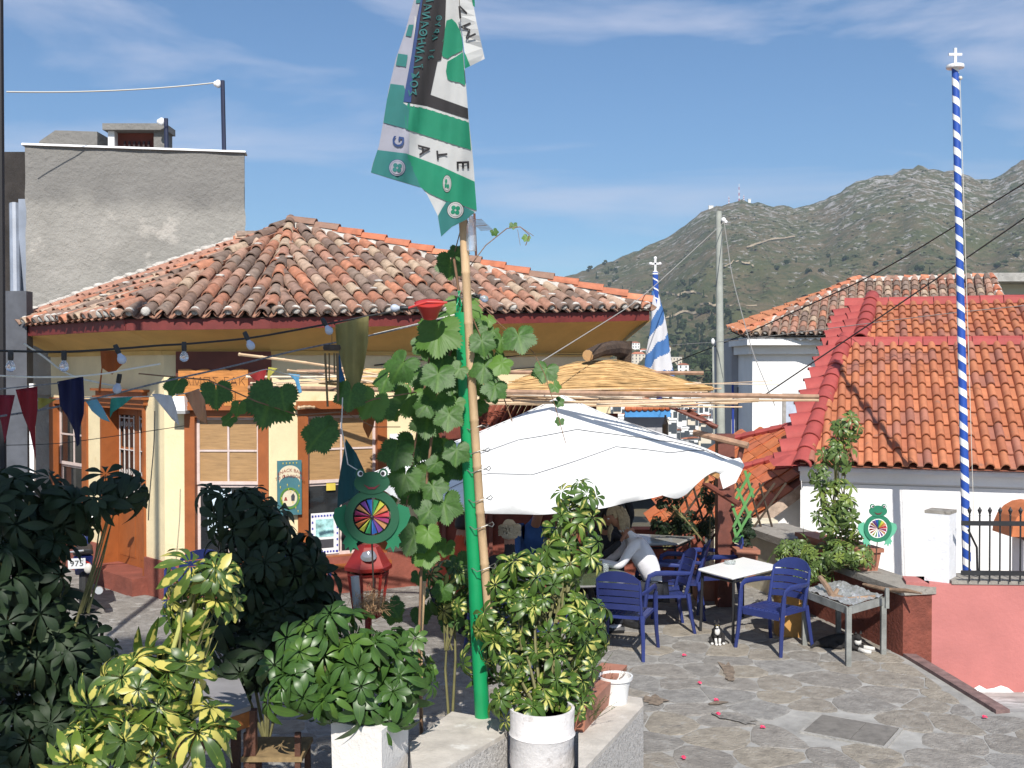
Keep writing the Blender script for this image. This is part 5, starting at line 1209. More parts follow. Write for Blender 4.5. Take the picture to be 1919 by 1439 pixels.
b = MB(); b.lathe([(.06, 0), (.065, .035), (.055, .035), (.05, .008), (0, .008)], (2.45, 12.15, .701), 18); b.build('dish', m('clear_glass', (.8, .85, .85), .05, 0, trans=.8), ash, smooth=True)
table4('grey_cafe_table', 'grey glossy table in the shade behind the bearded man', (1.75, 13.7), [(1.1, 13.25), (2.06, 13.35), (2.35, 13.9), (1.4, 14.2)], m('grey_laminate', (.34, .33, .30), .15, .05, 3), BLK, .74)
rt_ = thing('round_glass_table', 'round greenish glass table in front of the seated people', 'table', (.72, 11.35, 0))
b = MB(); b.lathe([(.0, .70), (.52, .70), (.535, .71), (.52, .725), (0, .725)], (.72, 11.35, 0), 40); b.build('tabletop', m('green_tabletop', (.10, .13, .07), .08, .15, 4, spec=.7), rt_, smooth=True)
b = MB(); b.lathe([(.53, .70), (.545, .712), (.53, .724)], (.72, 11.35, 0), 40); b.build('metal_rim', AL, rt_, smooth=True)
for k in range(4): a = k*pi/2+.6; MB().tube([(.72+.1*cos(a), 11.35+.1*sin(a), .69), (.72+.36*cos(a), 11.35+.36*sin(a), 0)], .018, 7).build('leg', BLK, rt_)
gl = thing('drinking_glass', 'tall clear glass standing on the round table', 'glass', (.98, 11.3, .726))
b = MB(); b.lathe([(.026, 0), (.034, .13), (.031, .13), (.024, .006), (0, .006)], (.98, 11.3, .727), 14); b.build('tumbler', m('clear_glass'), gl, smooth=True)
# foreground wooden table and stool, in shade
tw = thing('wooden_table', 'square brown wooden table with a grey top in the lower left shade', 'table', (-1.95, 6.9, 0))
tc_ = [P(370, 1360, 6.4), P(470, 1310, 6.75), P(440, 1250, 7.6), P(330, 1290, 7.2)]; hz = tc_[1].z
b = MB(); b.add([V((p.x, p.y, .76)) for p in tc_]+[V((p.x, p.y, .79)) for p in tc_], [(3, 2, 1, 0), (4, 5, 6, 7)]+[(i, (i+1) % 4, 4+(i+1) % 4, 4+i) for i in range(4)]); b.build('tabletop', m('grey_oilcloth', (.30, .29, .30), .4, .1, 5), tw)
OW = m('orange_wood', (.30, .11, .03), .5, .2, 8)
for i in range(4):
    p, q = tc_[i], tc_[(i+1) % 4]; b = MB(); b.hull8([V((p.x, p.y, .66)), V((q.x, q.y, .66)), V((q.x, q.y+.03, .66)), V((p.x, p.y+.03, .66)), V((p.x, p.y, .758)), V((q.x, q.y, .758)), V((q.x, q.y+.03, .758)), V((p.x, p.y+.03, .758))]); b.build('apron', OW, tw)
    MB().box((p.x, p.y+.02, .38), (.06, .06, .76)).build('leg', WOODD, tw)
stl = thing('wooden_stool', 'dark wooden taverna chair tucked behind the pot with the green bush', 'chair', (-1.7, 7.1, 0))
for dx, dy, h in ((0, 0, .62), (.32, 0, .62), (0, .32, .45), (.32, .32, .45)): MB().box((-1.66+dx, 6.75+dy, h/2), (.035, .035, h)).build('leg', WOODD, stl)
for z in (.15, .28): MB().box((-1.5, 6.75, z), (.32, .02, .025)).build('rung', WOODD, stl)
MB().box((-1.5, 6.91, .46), (.38, .38, .03)).build('seat', m('woven_seat', (.25, .17, .08), .8, .2, 20), stl)
# grill table with foil and branches
gt_ = thing('grill_table', 'grey wooden stand covered with crumpled foil at the terrace edge', 'table', (3.4, 11, 0))
gc = [(3.27, 10.5), (3.76, 10.94), (3.55, 11.75), (3.06, 11.3)]; GWD = m('grey_weathered_wood', (.23, .235, .22), .85, .2, 8, .3, 60)
for (x, y) in gc: MB().box((x, y, .29), (.05, .05, .58)).build('leg', GWD, gt_)
for i in range(4):
    p, q = V((*gc[i], 0)), V((*gc[(i+1) % 4], 0)); d = (q-p); b = MB(); b.box((p+q)/2+V((0, 0, .545)), (d.length+.05, .025, .075), atan2(d.y, d.x)); b.build('apron', GWD, gt_)
b = MB(); nn_ = 22
for j in range(nn_+1):
    for i in range(nn_+1):
        s, t = i/nn_, j/nn_; p = V((*gc[0], 0)).lerp(V((*gc[1], 0)), s).lerp(V((*gc[3], 0)).lerp(V((*gc[2], 0)), s), t); p.z = .585+.035*abs(noise.noise(p*9))+.03*abs(noise.noise(p*21)); b.v.append(tuple(p))
b.f = [(j*(nn_+1)+i, j*(nn_+1)+i+1, (j+1)*(nn_+1)+i+1, (j+1)*(nn_+1)+i) for j in range(nn_) for i in range(nn_)]
b.build('foil', m('crumpled_foil', (.62, .62, .62), .32, .15, 9, .8, 30, metal=.6, dirt=((.75, .74, .72), .5, 5)), gt_)
MB().box((3.72, 10.72, .62), (.035, .035, .2)).build('upright', GWD, gt_); MB().box((3.12, 11.45, .66), (.05, .05, .25)).build('upright', GWD, gt_)
BR = m('dry_branch', (.26, .17, .11), .85, .25, 9, .6, 40)
bch = thing('dry_branches', 'forked dry branches lying on the foil of the grill stand', 'branches', (3.5, 11, .6))
b = MB(); b.tube([P(1537, 1082, 11.3), P(1552, 1102, 11.1), P(1560, 1118, 10.95), P(1590, 1122, 10.85), P(1640, 1117, 10.9)], [.028, .03, .034, .018, .012], 7); b.tube([P(1560, 1120, 10.95), P(1570, 1104, 11.0)], [.03, .02], 6); b.build('branch', BR, bch, smooth=True)
b = MB(); b.tube([P(1618, 1095, 11.4), P(1660, 1105, 11.0), P(1700, 1107, 10.75), P(1727, 1112, 10.6)], [.016, .024, .022, .008], 7); b.build('branch', BR, bch, smooth=True)
# crate under the grill
MB().box((3.02, 11.72, .22), (.30, .25, .44)).build('yellow_box', m('ochre_box', (.42, .22, .06), .7, .2, 6), label='ochre box in the shade under the foil covered stand', cat='box')
MB().box((2.45, 13.6, .2), (.30, .3, .40)).build('terracotta_pot', TERRA, label='terracotta pot in deep shade behind the white table legs', cat='pot')
# ================================================================== LOW FOREGROUND WALLS AND POTS
ROUGHW = m('roughcast_white', (.68, .65, .62), .95, .14, 30, 2.6, 48, dirt=((.22, .20, .18), .565, 46))
LEDW = m('worn_whitewash_top', (.50, .46, .41), .9, .15, 6, .4, 40, dirt=((.66, .64, .6), .58, 4))
def lowwall(nm, lb, poly, z1, z0=0):
    t = thing(nm, lb, 'wall', (poly[0][0], poly[0][1], 0))
    n = len(poly); N_ = []
    b = MB(); b.add([V((x, y, z0)) for x, y in poly]+[V((x, y, z1-.03)) for x, y in poly], [tuple(range(n-1, -1, -1)), tuple(range(n, 2*n))]+[(i, (i+1) % n, n+(i+1) % n, n+i) for i in range(n)]); o = b.build('wall', ROUGHW, t)
    b = MB(); b.add([V((x, y, z1-.03)) for x, y in poly]+[V((x, y, z1)) for x, y in poly], [tuple(range(n, 2*n))]+[(i, (i+1) % n, n+(i+1) % n, n+i) for i in range(n)]); o = b.build('top', LEDW, t)
    return t
def gz(px, py, h): p = G(px, py, h); return (p.x, p.y)
wA_ = [gz(768, 1392, .5), gz(950, 1425, .5), gz(952, 1352, .5), gz(850, 1335, .5)]
# roughcast planter wall, left block and right block
lowwall('roughcast_wall_block', 'low roughcast wall block with a smooth sloping top at the foot of the green pole', [gz(767, 1392, .5), gz(775, 1465, .5), gz(840, 1436, .5), gz(950, 1372, .5), gz(953, 1352, .5), gz(847, 1333, .5)], .5)
lowwall('roughcast_wall', 'roughcast white wall end right of the white barrel', [gz(1084, 1452, .5), gz(1206, 1322, .5), gz(1203, 1308, .5), gz(1150, 1300, .5), gz(1084, 1362, .5)], .5)
# green pole and bamboo
pb_ = G(908, 1342, .5); pt_ = P(866, 585, pb_.y-.15); GP = m('green_painted_pole', (.008, .27, .095), .38, .08, 4)
gp = thing('green_pole', 'bright green painted metal pole rising from the low wall', 'pole', pb_)
MB().tube([pb_-V((0, 0, .3)), pt_], .052, 18).build('pole', GP, gp, smooth=True)
print('pole base', pb_, 'top', pt_)
bp0, bp1, bp2 = P(916, 1152, pb_.y-.13), P(868, 415, pb_.y-.2), P(850, -120, pb_.y-.25)
bb_ = thing('bamboo_flag_pole', 'long bamboo cane wired to the green pole and carrying the flag', 'flagpole', bp0)
b = MB(); pts = []; rs_ = []; q = [bp0, P(900, 960, pb_.y-.14), P(883, 700, pb_.y-.18), bp1, bp2]
for a_, c_ in zip(q, q[1:]):
    n = max(2, int((c_-a_).length/.26))
    for i in range(n):
        p = a_.lerp(c_, i/n); d = (c_-a_).normalized()
        for o_, k in ((-.01, 1), (0, 1.12), (.01, 1)): pts.append(p+d*o_); rs_.append(.030*k)
b.tube(pts, rs_, 10); b.build('cane', m('thick_bamboo', (.50, .34, .19), .6, .25, 5, .3, 30, stretch=(1, 1, .35), dirt=((.22, .14, .09), .62, 6)), bb_, smooth=True)
WR = m('binding_wire', (.25, .24, .22), .5, metal=.6)
for py in (880, 935, 985, 1063, 1146, 800, 845, 700, 555):
    t_ = (py-585)/(1342-585); ax_ = lerp(866, 908, t_); c_ = P(ax_+14, py, pb_.y-.1); b = MB()
    b.tube([c_+V((.085*cos(a_*pi/6), .09*sin(a_*pi/6), .012*sin(a_*2.1)+.01*cos(a_*pi/6))) for a_ in range(13)], .0035, 4, False); b.build('binding', WR, bb_)
# clear plastic bottle taped below the flag
b = MB(); b.lathe([(.0, 0), (.03, .0), (.034, .05), (.034, .16), (.02, .2), (.014, .23)], P(883, 470, pb_.y-.22), 12); b.build('plastic_sleeve', m('crinkled_plastic', (.8, .85, .9), .15, 0, trans=.7, alpha=.6), bb_, smooth=True)
# pots ---------------------------------------------------------------
sp = thing('square_white_pot', 'square whitewashed planter with a rusty stained side', 'planter', P(690, 1400, 6.75))
c0 = G(700, 1352, .42); yy0 = P(620, 1400, 6.55); xL, xM, xR = yy0.x, P(716, 1400, 6.4).x, P(765, 1400, 6.75).x
zt_ = P(680, 1362, 6.45).z
b = MB(); b.hull8([V((xL+.02, 6.55, 0)), V((xM, 6.4, 0)), V((xR-.01, 6.78, 0)), V((xL+.2, 6.98, 0)), V((xL, 6.55, zt_)), V((xM, 6.38, zt_)), V((xR, 6.78, zt_)), V((xL+.19, 7.0, zt_))]); b.build('box', m('chipped_whitewash', (.74, .71, .68), .85, .05, 5, .4, 25, dirt=[((.42, .24, .12), .67, 4), ((.45, .45, .46), .72, 7)]), sp)
b = MB(); b.box((xL+.25, 6.7, zt_-.01), (.1, .1, .015)); 
wbk = thing('white_barrel', 'cracked white painted barrel with brown stains used as a planter', 'planter', P(1018, 1400, 6.95))
bc = P(1016, 1340, 6.95); BAR = m('cracked_white_barrel', (.68, .65, .64), .8, .06, 5, .5, 14, dirt=[((.34, .20, .16), .57, 3.4), ((.46, .42, .40), .57, 8), ((.18, .13, .12), .66, 16)])
bz = P(1016, 1325, 6.95).z
b = MB(); b.lathe([(.17, 0), (.19, .1), (.205, bz*.45), (.20, bz*.46), (.21, bz*.5), (.205, bz*.75), (.215, bz*.77), (.205, bz*.8), (.21, bz), (.19, bz), (.19, bz-.05), (0, bz-.05)], (bc.x, bc.y, 0), 28); b.build('barrel', BAR, wbk, smooth=True)
b = MB(); b.lathe([(.0, bz-.045), (.188, bz-.045)], (bc.x, bc.y, 0), 16); b.build('soil', m('potting_soil', (.05, .035, .025), 1, .3, 20), wbk)
tb_ = thing('long_terracotta_box', 'long terracotta window box on the low wall behind the white barrel', 'planter', P(1100, 1370, 7.3))
a_, c_ = G(1075, 1370, .5), G(1150, 1290, .5)
b = MB(); dx = (c_-a_).normalized(); sx = dx.cross(V((0, 0, 1))); 
b.hull8([a_-sx*.07, a_+sx*.07, c_+sx*.07, c_-sx*.07, a_-sx*.10+V((0, 0, .18))-dx*.02, a_+sx*.10+V((0, 0, .18))-dx*.02, c_+sx*.10+V((0, 0, .18))+dx*.02, c_-sx*.10+V((0, 0, .18))+dx*.02]); b.build('box', TERRA, tb_)
wp_ = thing('round_white_pot', 'small round white plastic pot on the end of the low wall', 'pot', G(1150, 1318, .5))
c_ = G(1153, 1316, .5); b = MB(); b.lathe([(.085, 0), (.10, .12), (.115, .17), (.125, .17), (.127, .195), (.115, .195), (.11, .15), (0, .15)], c_, 22); b.build('pot', m('white_plastic', (.75, .75, .74), .4, .03, 5), wp_, smooth=True)
def window_box(lb, a, b_, h=.2, wd=.12):
    t = thing('terracotta_window_box', lb, 'planter', a, 'terracotta window boxes on the parapet'); dx = (b_-a).normalized(); sx = dx.cross(V((0, 0, 1)))
    b = MB(); e = .03
    b.hull8([a-sx*(wd-.03)+dx*e, a+sx*(wd-.03)+dx*e, b_+sx*(wd-.03)-dx*e, b_-sx*(wd-.03)-dx*e, a-sx*wd+V((0, 0, h)), a+sx*wd+V((0, 0, h)), b_+sx*wd+V((0, 0, h)), b_-sx*wd+V((0, 0, h))]); b.build('box', TERRA, t)
    b = MB(); z0 = V((0, 0, h-.035)); z1 = V((0, 0, h+.01)); w2 = wd+.018; b.hull8([a-sx*w2+z0-dx*.02, a+sx*w2+z0-dx*.02, b_+sx*w2+z0+dx*.02, b_-sx*w2+z0+dx*.02, a-sx*w2+z1-dx*.02, a+sx*w2+z1-dx*.02, b_+sx*w2+z1+dx*.02, b_-sx*w2+z1+dx*.02]); b.build('rim', TERRA, t)
    L_ = (b_-a).length
    for s_ in (-1, 1):
        for i in range(1, int(L_/.035)):
            p = a+dx*i*.035; q = p+sx*s_*(wd-.025); r_ = p+sx*s_*(wd+.002); 
            if s_ > 0 or True: pass
    return t
def pw_(u, n=0, z=.69): return wp.p(u, z, n)
window_box('terracotta window box at the near end of the parapet, below the small frog', pw_(2.15, -.15), pw_(2.95, -.15), .24, .14)
window_box('terracotta window box hidden under green leaves in the middle of the parapet', pw_(1.45, -.17), pw_(2.1, -.17))
tp = thing('terracotta_box_pot', 'square terracotta pot on the parapet beside the trellis foot', 'pot', P(1398, 1060, 13)); 
b = MB(); c_ = P(1398, 1050, 12.9); b.hull8([c_+V((x*.09, y*.09, -.18)) for x, y in ((-1, -1), (1, -1), (1, 1), (-1, 1))]+[c_+V((x*.12, y*.12, .12)) for x, y in ((-1, -1), (1, -1), (1, 1), (-1, 1))]); b.box(c_+V((0, 0, .12)), (.28, .28, .05)); b.build('pot', TERRA, tp)
# red lantern box
ln = thing('red_post_lantern', 'red painted six sided metal lantern stand behind the frog', 'lantern', P(685, 1130, 9.3))
lc = P(690, 1060, 9.3); RD = m('glossy_red_paint', (.26, .016, .010), .35, .1, 6); R6 = Matrix.Rotation(.3, 3, 'Z')
b = MB(); b.lathe([(.06, .19), (.10, .17), (.19, .02), (.205, 0), (.205, -.03), (.18, -.04)], lc, 6, R6); b.build('roof', RD, ln)
b = MB(); 
for k in range(6): a_ = k*pi/3+.3; b.tube([lc+V((.17*cos(a_), .17*sin(a_), -.04)), lc+V((.12*cos(a_), .12*sin(a_), -.42))], .013, 5)
b.lathe([(.18, -.08), (.18, -.055)], lc, 6, R6); b.lathe([(.12, -.44), (.12, -.41)], lc, 6, R6); b.build('frame', RD, ln)
MB().tube([lc+V((0, 0, -.42)), V((lc.x, lc.y, 0))], .03, 8).build('post', RD, ln); b = MB(); b.lathe([(.07, .0), (.055, .03), (.02, .035), (.0, .02)], lc+V((.02, -.12, .1)), 14, Euler((.5, 0, 0)).to_matrix()); b.build('round_vent', AL, ln)
# grey pipe with coir tuft, in the green bush
pg = thing('grey_pipe', 'short grey plastic pipe sticking up out of the green bush', 'pipe', P(668, 1140, 6.9)); b = MB(); a_, c_ = P(671, 1150, 6.9), P(665, 1080, 6.9); b.tube([a_, c_], .027, 14); b.build('pipe', m('grey_pvc', (.30, .31, .33), .5, .1, 5), pg, smooth=True)
ct = MB(); rc2 = random.Random(4)
for _ in range(420):
    c_ = P(690+rc2.gauss(0, 14), 1135+rc2.gauss(0, 9), 6.9+rc2.gauss(0, .05)); d = V((rc2.gauss(0.6, 1), rc2.gauss(0, .6), rc2.gauss(.2, .6)))*.045; ct.tube([c_, c_+d*.5+V((0, 0, .01)), c_+d+V((0, 0, rc2.uniform(-.03, .03)))], .0013, 3, False)
ct.build('coir_tuft', m('coir_fibre', (.34, .20, .10), .9, .2, 10), label='brown tuft of coir fibre wrapped round the grey pipe', cat='fibre', kind='stuff')
# poster sign, food sign, window poster
TEAL = m('teal_sign_paint', (.06, .17, .20), .5, .08, 6); CRM = m('cream_sign_paint', (.66, .58, .42), .6, .05, 5); GRN = m('leaf_green_print', (.10, .24, .04)); YLP = m('yellow_print', (.65, .5, .08)); INK = m('dark_red_ink', (.25, .04, .03)); INKD = m('dark_ink', (.05, .05, .06))
sg2 = thing('snack_bar_sign', 'tall teal sign board with cream arch and lettering between the windows', 'sign', WC.p(.3, 2, .05)); q = rect(WC, 517, 862, 562, 964); um_, zm_ = (q[0]+q[1])/2, (q[2]+q[3])/2; hw, hh = (q[1]-q[0])/2, (q[3]-q[2])/2; n0 = .075
b = MB(); WC.box(b, q[0], q[1], q[2], q[3], .05, n0); b.build('board', TEAL, sg2)
b = MB(); arc = [(um_+hw*.86*cos(a_), zm_+hh*.52+hh*.30*sin(a_)) for a_ in [pi*i/14 for i in range(15)]]+[(um_-hw*.86*cos(a_), zm_+hh*.16+hh*.28*sin(a_)) for a_ in [pi*i/14 for i in range(15)]]; b.prism(arc, .003, lambda u, z, t: WC.p(u, z, n0+.001+t)); b.build('cream_arch', CRM, sg2)
fS = lambda oz, k=1: (lambda x, y, t: WC.p(um_+x, zm_+hh*oz+y-abs(x)*abs(x)*2.2*k, n0+.006+t*.3))
text('SNACK BAR', .058, fS(.64), INK, sg2, ext=.002); text('Τα Φιλαράκια', .056, fS(.44, .6), INK, sg2, ext=.002)
b = MB(); b.prism([(um_+hw*.62*cos(a_), zm_-hh*.38+hw*.66*sin(a_)) for a_ in [2*pi*i/24 for i in range(24)]], .003, lambda u, z, t: WC.p(u, z, n0+.001+t)); b.build('white_roundel', CRM, sg2)
b = MB()
for i in range(34):
    a_ = 2*pi*i/34; u = um_+hw*.74*cos(a_); z = zm_-hh*.38+hw*.80*sin(a_); b.prism([(u+.016*cos(k), z+.016*sin(k)) for k in (0, 1.2, 2.4, 3.7, 5)], .003, lambda u2, z2, t: WC.p(u2, z2, n0+.005+t))
b.build('leaf_wreath', GRN, sg2)
b = MB()
for i in range(16): u = um_+hw*.8*cos(i*2.4); z = zm_-hh*.35+hh*.5*sin(i*2.4+i); b.prism([(u-.006, z), (u+.006, z), (u, z-.035)], .002, lambda u2, z2, t: WC.p(u2, z2, n0+.009+t))
for i in range(5): u = um_+(i-2)*hw*.28; b.prism([(u-.008, zm_+hh*.93), (u+.008, zm_+hh*.93), (u, zm_+hh*.86)], .002, lambda u2, z2, t: WC.p(u2, z2, n0+.009+t))
b.build('yellow_flowers', YLP, sg2)
b = MB(); b.prism([(um_-.075, zm_-hh*.46), (um_-.03, zm_-hh*.46), (um_-.045, zm_-hh*.33), (um_-.06, zm_-hh*.33)], .002, lambda u2, z2, t: WC.p(u2, z2, n0+.005+t)); b.build('red_figure', INK, sg2)
b = MB(); b.prism([(um_+.02, zm_-hh*.48), (um_+.06, zm_-hh*.48), (um_+.065, zm_-hh*.3), (um_+.045, zm_-hh*.2), (um_+.015, zm_-hh*.3)], .002, lambda u2, z2, t: WC.p(u2, z2, n0+.005+t)); b.build('dark_figure', INKD, sg2)
fs_ = thing('traditional_food_sign', 'white printed sign right of the second front window', 'sign', WC.p(2.2, 2, .05)); q = rect(WC, 728, 812, 770, 880); b = MB(); WC.box(b, q[0], q[1], q[2], q[3], .03, .045); b.build('board', WHT, fs_)
BI = m('blue_ink', (.04, .07, .14)); hq = (q[3]-q[2])
text('TRADITIONAL', .066, lambda x, y, t: WC.p(q[0]+.02+x, q[3]-hq*.22+y, .047+t*.3), BI, fs_, align='LEFT'); text('FOOD', .082, lambda x, y, t: WC.p(q[0]+.02+x, q[3]-hq*.42+y, .047+t*.3), BI, fs_, align='LEFT'); text('OPEN', .05, lambda x, y, t: WC.p(q[0]+.02+x, q[3]-hq*.72+y, .047+t*.3), BI, fs_, align='LEFT')
ps = thing('framed_print', 'blue and white framed sheet inside the second front window', 'print', WC.p(.9, 1.5, 0)); q = rect(WC, 586, 962, 638, 1040); b = MB(); WC.box(b, q[0], q[1], q[2], q[3], -.075, -.068); b.build('sheet', WHT, ps)
b = MB(); 
for i in range(9): b_u = lerp(q[0]+.02, q[1]-.03, i/8); WC.box(b, b_u-.012, b_u+.012, q[3]-.05, q[3]-.025, -.067, -.064); WC.box(b, b_u-.012, b_u+.012, q[2]+.02, q[2]+.045, -.067, -.064)
for i in range(7): zz_ = lerp(q[2]+.03, q[3]-.04, i/6); WC.box(b, q[0]+.01, q[0]+.03, zz_-.015, zz_+.015, -.067, -.064); WC.box(b, q[1]-.03, q[1]-.01, zz_-.015, zz_+.015, -.067, -.064)
b.build('blue_border', m('border_blue', (.05, .06, .35)), ps); b = MB(); WC.box(b, q[0]+.06, q[1]-.07, lerp(q[2], q[3], .42), q[3]-.08, -.067, -.065); b.build('pale_picture', m('pale_aqua', (.35, .62, .62), .6, .5, 9), ps)
b = MB(); WC.box(b, q[0]+.06, q[1]-.07, q[2]+.08, lerp(q[2], q[3], .36), -.067, -.065); b.build('dark_picture', INKD, ps)
q = rect(WC, 615, 906, 632, 920); b = MB(); WC.box(b, *q, -.08, -.07); b.build('yellow_sticker', YLP, label='small yellow sticker on the dark pane of the second front window', cat='sticker')
q = rect(WB, 385, 918, 430, 1000); b = MB(); WB.box(b, *q, -.10, -.09); b.build('pane_reflection', m('reflection_blue', (.55, .66, .75)), label='pale blue reflection painted on the lower pane of the left front window', cat='painted reflection')  # pale panel stands in for the bright reflection in this pane
# ================================================================== PLANTS
def leafmat(name, base, yellow=None, th=.5, rough=.38, transl=.22, ysc=1):
    mt = D.materials.new(name); mt.use_nodes = True; nt = mt.node_tree; N = nt.nodes; L = nt.links; b = N['Principled BSDF']
    b.inputs['Roughness'].default_value = rough; b.inputs['Specular IOR Level'].default_value = .45
    at = N.new('ShaderNodeUVMap'); sx = N.new('ShaderNodeSeparateXYZ'); L.new(at.outputs[0], sx.inputs[0])
    oi = N.new('ShaderNodeObjectInfo'); tc = N.new('ShaderNodeTexCoord')
    def math_(op, a, b_=None):
        x = N.new('ShaderNodeMath'); x.operation = op
        for i, v in enumerate((a, b_)):
            if v is None: continue
            if isinstance(v, (int, float)): x.inputs[i].default_value = v
            else: L.new(v, x.inputs[i])
        return x.outputs[0]
    def mr(v, a, b2, c, d):
        t = N.new('ShaderNodeMapRange'); L.new(v, t.inputs[0])
        for i, q in enumerate((a, b2, c, d)): t.inputs[i+1].default_value = q
        return t.outputs[0]
    def mix(f, a, b2):
        x = N.new('ShaderNodeMix'); x.data_type = 'RGBA'; L.new(f, x.inputs[0])
        for s, v in ((x.inputs[6], a), (x.inputs[7], b2)):
            if isinstance(v, tuple): s.default_value = (*v, 1)
            else: L.new(v, s)
        return x.outputs[2]
    ns = N.new('ShaderNodeTexNoise'); ns.inputs['Scale'].default_value = 14; ns.inputs['Detail'].default_value = 4
    ad = N.new('ShaderNodeVectorMath'); ad.operation = 'ADD'; L.new(tc.outputs['Object'], ad.inputs[0]); mm = math_('MULTIPLY', oi.outputs['Random'], 19.0); L.new(mm, ad.inputs[1]); L.new(ad.outputs[0], ns.inputs['Vector'])
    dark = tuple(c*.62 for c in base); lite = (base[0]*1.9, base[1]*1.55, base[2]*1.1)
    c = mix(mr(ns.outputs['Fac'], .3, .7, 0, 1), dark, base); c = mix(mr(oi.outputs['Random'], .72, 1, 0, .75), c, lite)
    vein = mr(math_('ABSOLUTE', math_('SUBTRACT', sx.outputs[0], .5)), 0, .05, .45, 0); c = mix(vein, c, lite)
    if yellow:
        # yellow blotches that run along the midrib of some leaflets
        n2 = N.new('ShaderNodeTexNoise'); n2.inputs['Scale'].default_value = 9*ysc; n2.inputs['Detail'].default_value = 5; L.new(ad.outputs[0], n2.inputs['Vector'])
        wd = math_('ABSOLUTE', math_('SUBTRACT', sx.outputs[0], .5))
        f = math_('SUBTRACT', n2.outputs['Fac'], math_('MULTIPLY', wd, .30)); c = mix(mr(f, th, th+.03, 0, 1), c, yellow)
    L.new(c, b.inputs['Base Color'])
    tb = N.new('ShaderNodeBsdfTranslucent'); L.new(c, tb.inputs[0]); ms = N.new('ShaderNodeMixShader'); ms.inputs[0].default_value = transl
    L.new(b.outputs[0], ms.inputs[1]); L.new(tb.outputs[0], ms.inputs[2]); L.new(ms.outputs[0], N['Material Output'].inputs[0]); return mt
LG = leafmat('green_umbrella_leaf', (.060, .135, .028)); LD = leafmat('shade_tinted_umbrella_leaf', (.018, .040, .013), rough=.62); LVY = leafmat('variegated_leaf', (.070, .130, .022), (.56, .50, .12), .47)  # dark leaf: same plant as the green one, shade painted into its colour
LVY2 = leafmat('half_variegated_leaf', (.075, .145, .025), (.50, .48, .13), .52); VINE = leafmat('vine_leaf_green', (.070, .170, .030), (.28, .25, .06), .72, rough=.5, transl=.35); LGR = leafmat('pale_green_leaf', (.12, .19, .05), (.45, .45, .15), .60)
def whorl(name, n, ln, wd, droop, mt, seed):
    """palmate leaf: n leaflets from the end of a stalk; +Z away from the stalk"""
    r = random.Random(seed); vs = []; fs = []; uvs = []
    for k in range(n):
        a = 2*pi*k/n+r.uniform(-.12, .12); l = ln*r.uniform(.8, 1.12); w_ = wd*r.uniform(.85, 1.15); dr = droop*r.uniform(.5, 1.5); tilt = r.uniform(-.3, .3)
        rad = V((cos(a), sin(a), 0)); tan = V((-sin(a), cos(a), 0))
        m_ = 6; base = len(vs)
        for i in range(m_+1):
            t = i/m_; rr_ = l*(.20+.80*t) if i else l*.10
            wid = w_*(sin(pi*min(1, t**1.25))**.75)*.5*(1 if t < .99 else 0)+.0015
            el = .35-dr*t*1.5; c_ = rad*(rr_*cos(el*.5))+V((0, 0, rr_*sin(el*.62)-dr*.35*rr_*t))
            for s_ in (-1, 0, 1):
                vs.append(c_+tan*(s_*wid)+V((0, 0, (.22*wid if s_ else 0)+s_*tilt*wid*.9))); uvs.append((.5+.5*s_, t))
        for i in range(m_):
            for j in range(2): q = base+3*i+j; fs.append((q, q+1, q+4, q+3))
    # stalk
    b0 = len(vs)
    for z in (0, -ln*.7):
        for k in range(3): vs.append(V((.0022*cos(k*2.1), .0022*sin(k*2.1), z))); uvs.append((.1, .1))
    fs += [(b0+k, b0+(k+1) % 3, b0+3+(k+1) % 3, b0+3+k) for k in range(3)]
    me = D.meshes.new(name); me.from_pydata([tuple(v) for v in vs], [], fs); me.materials.append(mt)
    uv = me.uv_layers.new(name='UVMap'); 
    for lp in me.loops: uv.data[lp.index].uv = uvs[lp.vertex_index]
    me.polygons.foreach_set('use_smooth', [True]*len(fs)); return me
def variants(mt, ln, wd, n=(7, 9), k=5, droop=.55, seed=0): return [whorl('leaf', random.Random(seed+i).randint(*n), ln*(.75+.12*i), wd*(.8+.08*i), droop*(.5+.32*i), mt, seed+i) for i in range(k)]
rp2 = random.Random(99)
BARKG = m('green_brown_stem', (.16, .15, .06), .8, .2, 10)
def orient(p, nrm, s):
    z = nrm.normalized(); x = z.cross(V((rp2.uniform(-1, 1), rp2.uniform(-1, 1), rp2.uniform(-1, 1)))).normalized(); y = z.cross(x)
    return axes(p, x*s, y*s, z*s)
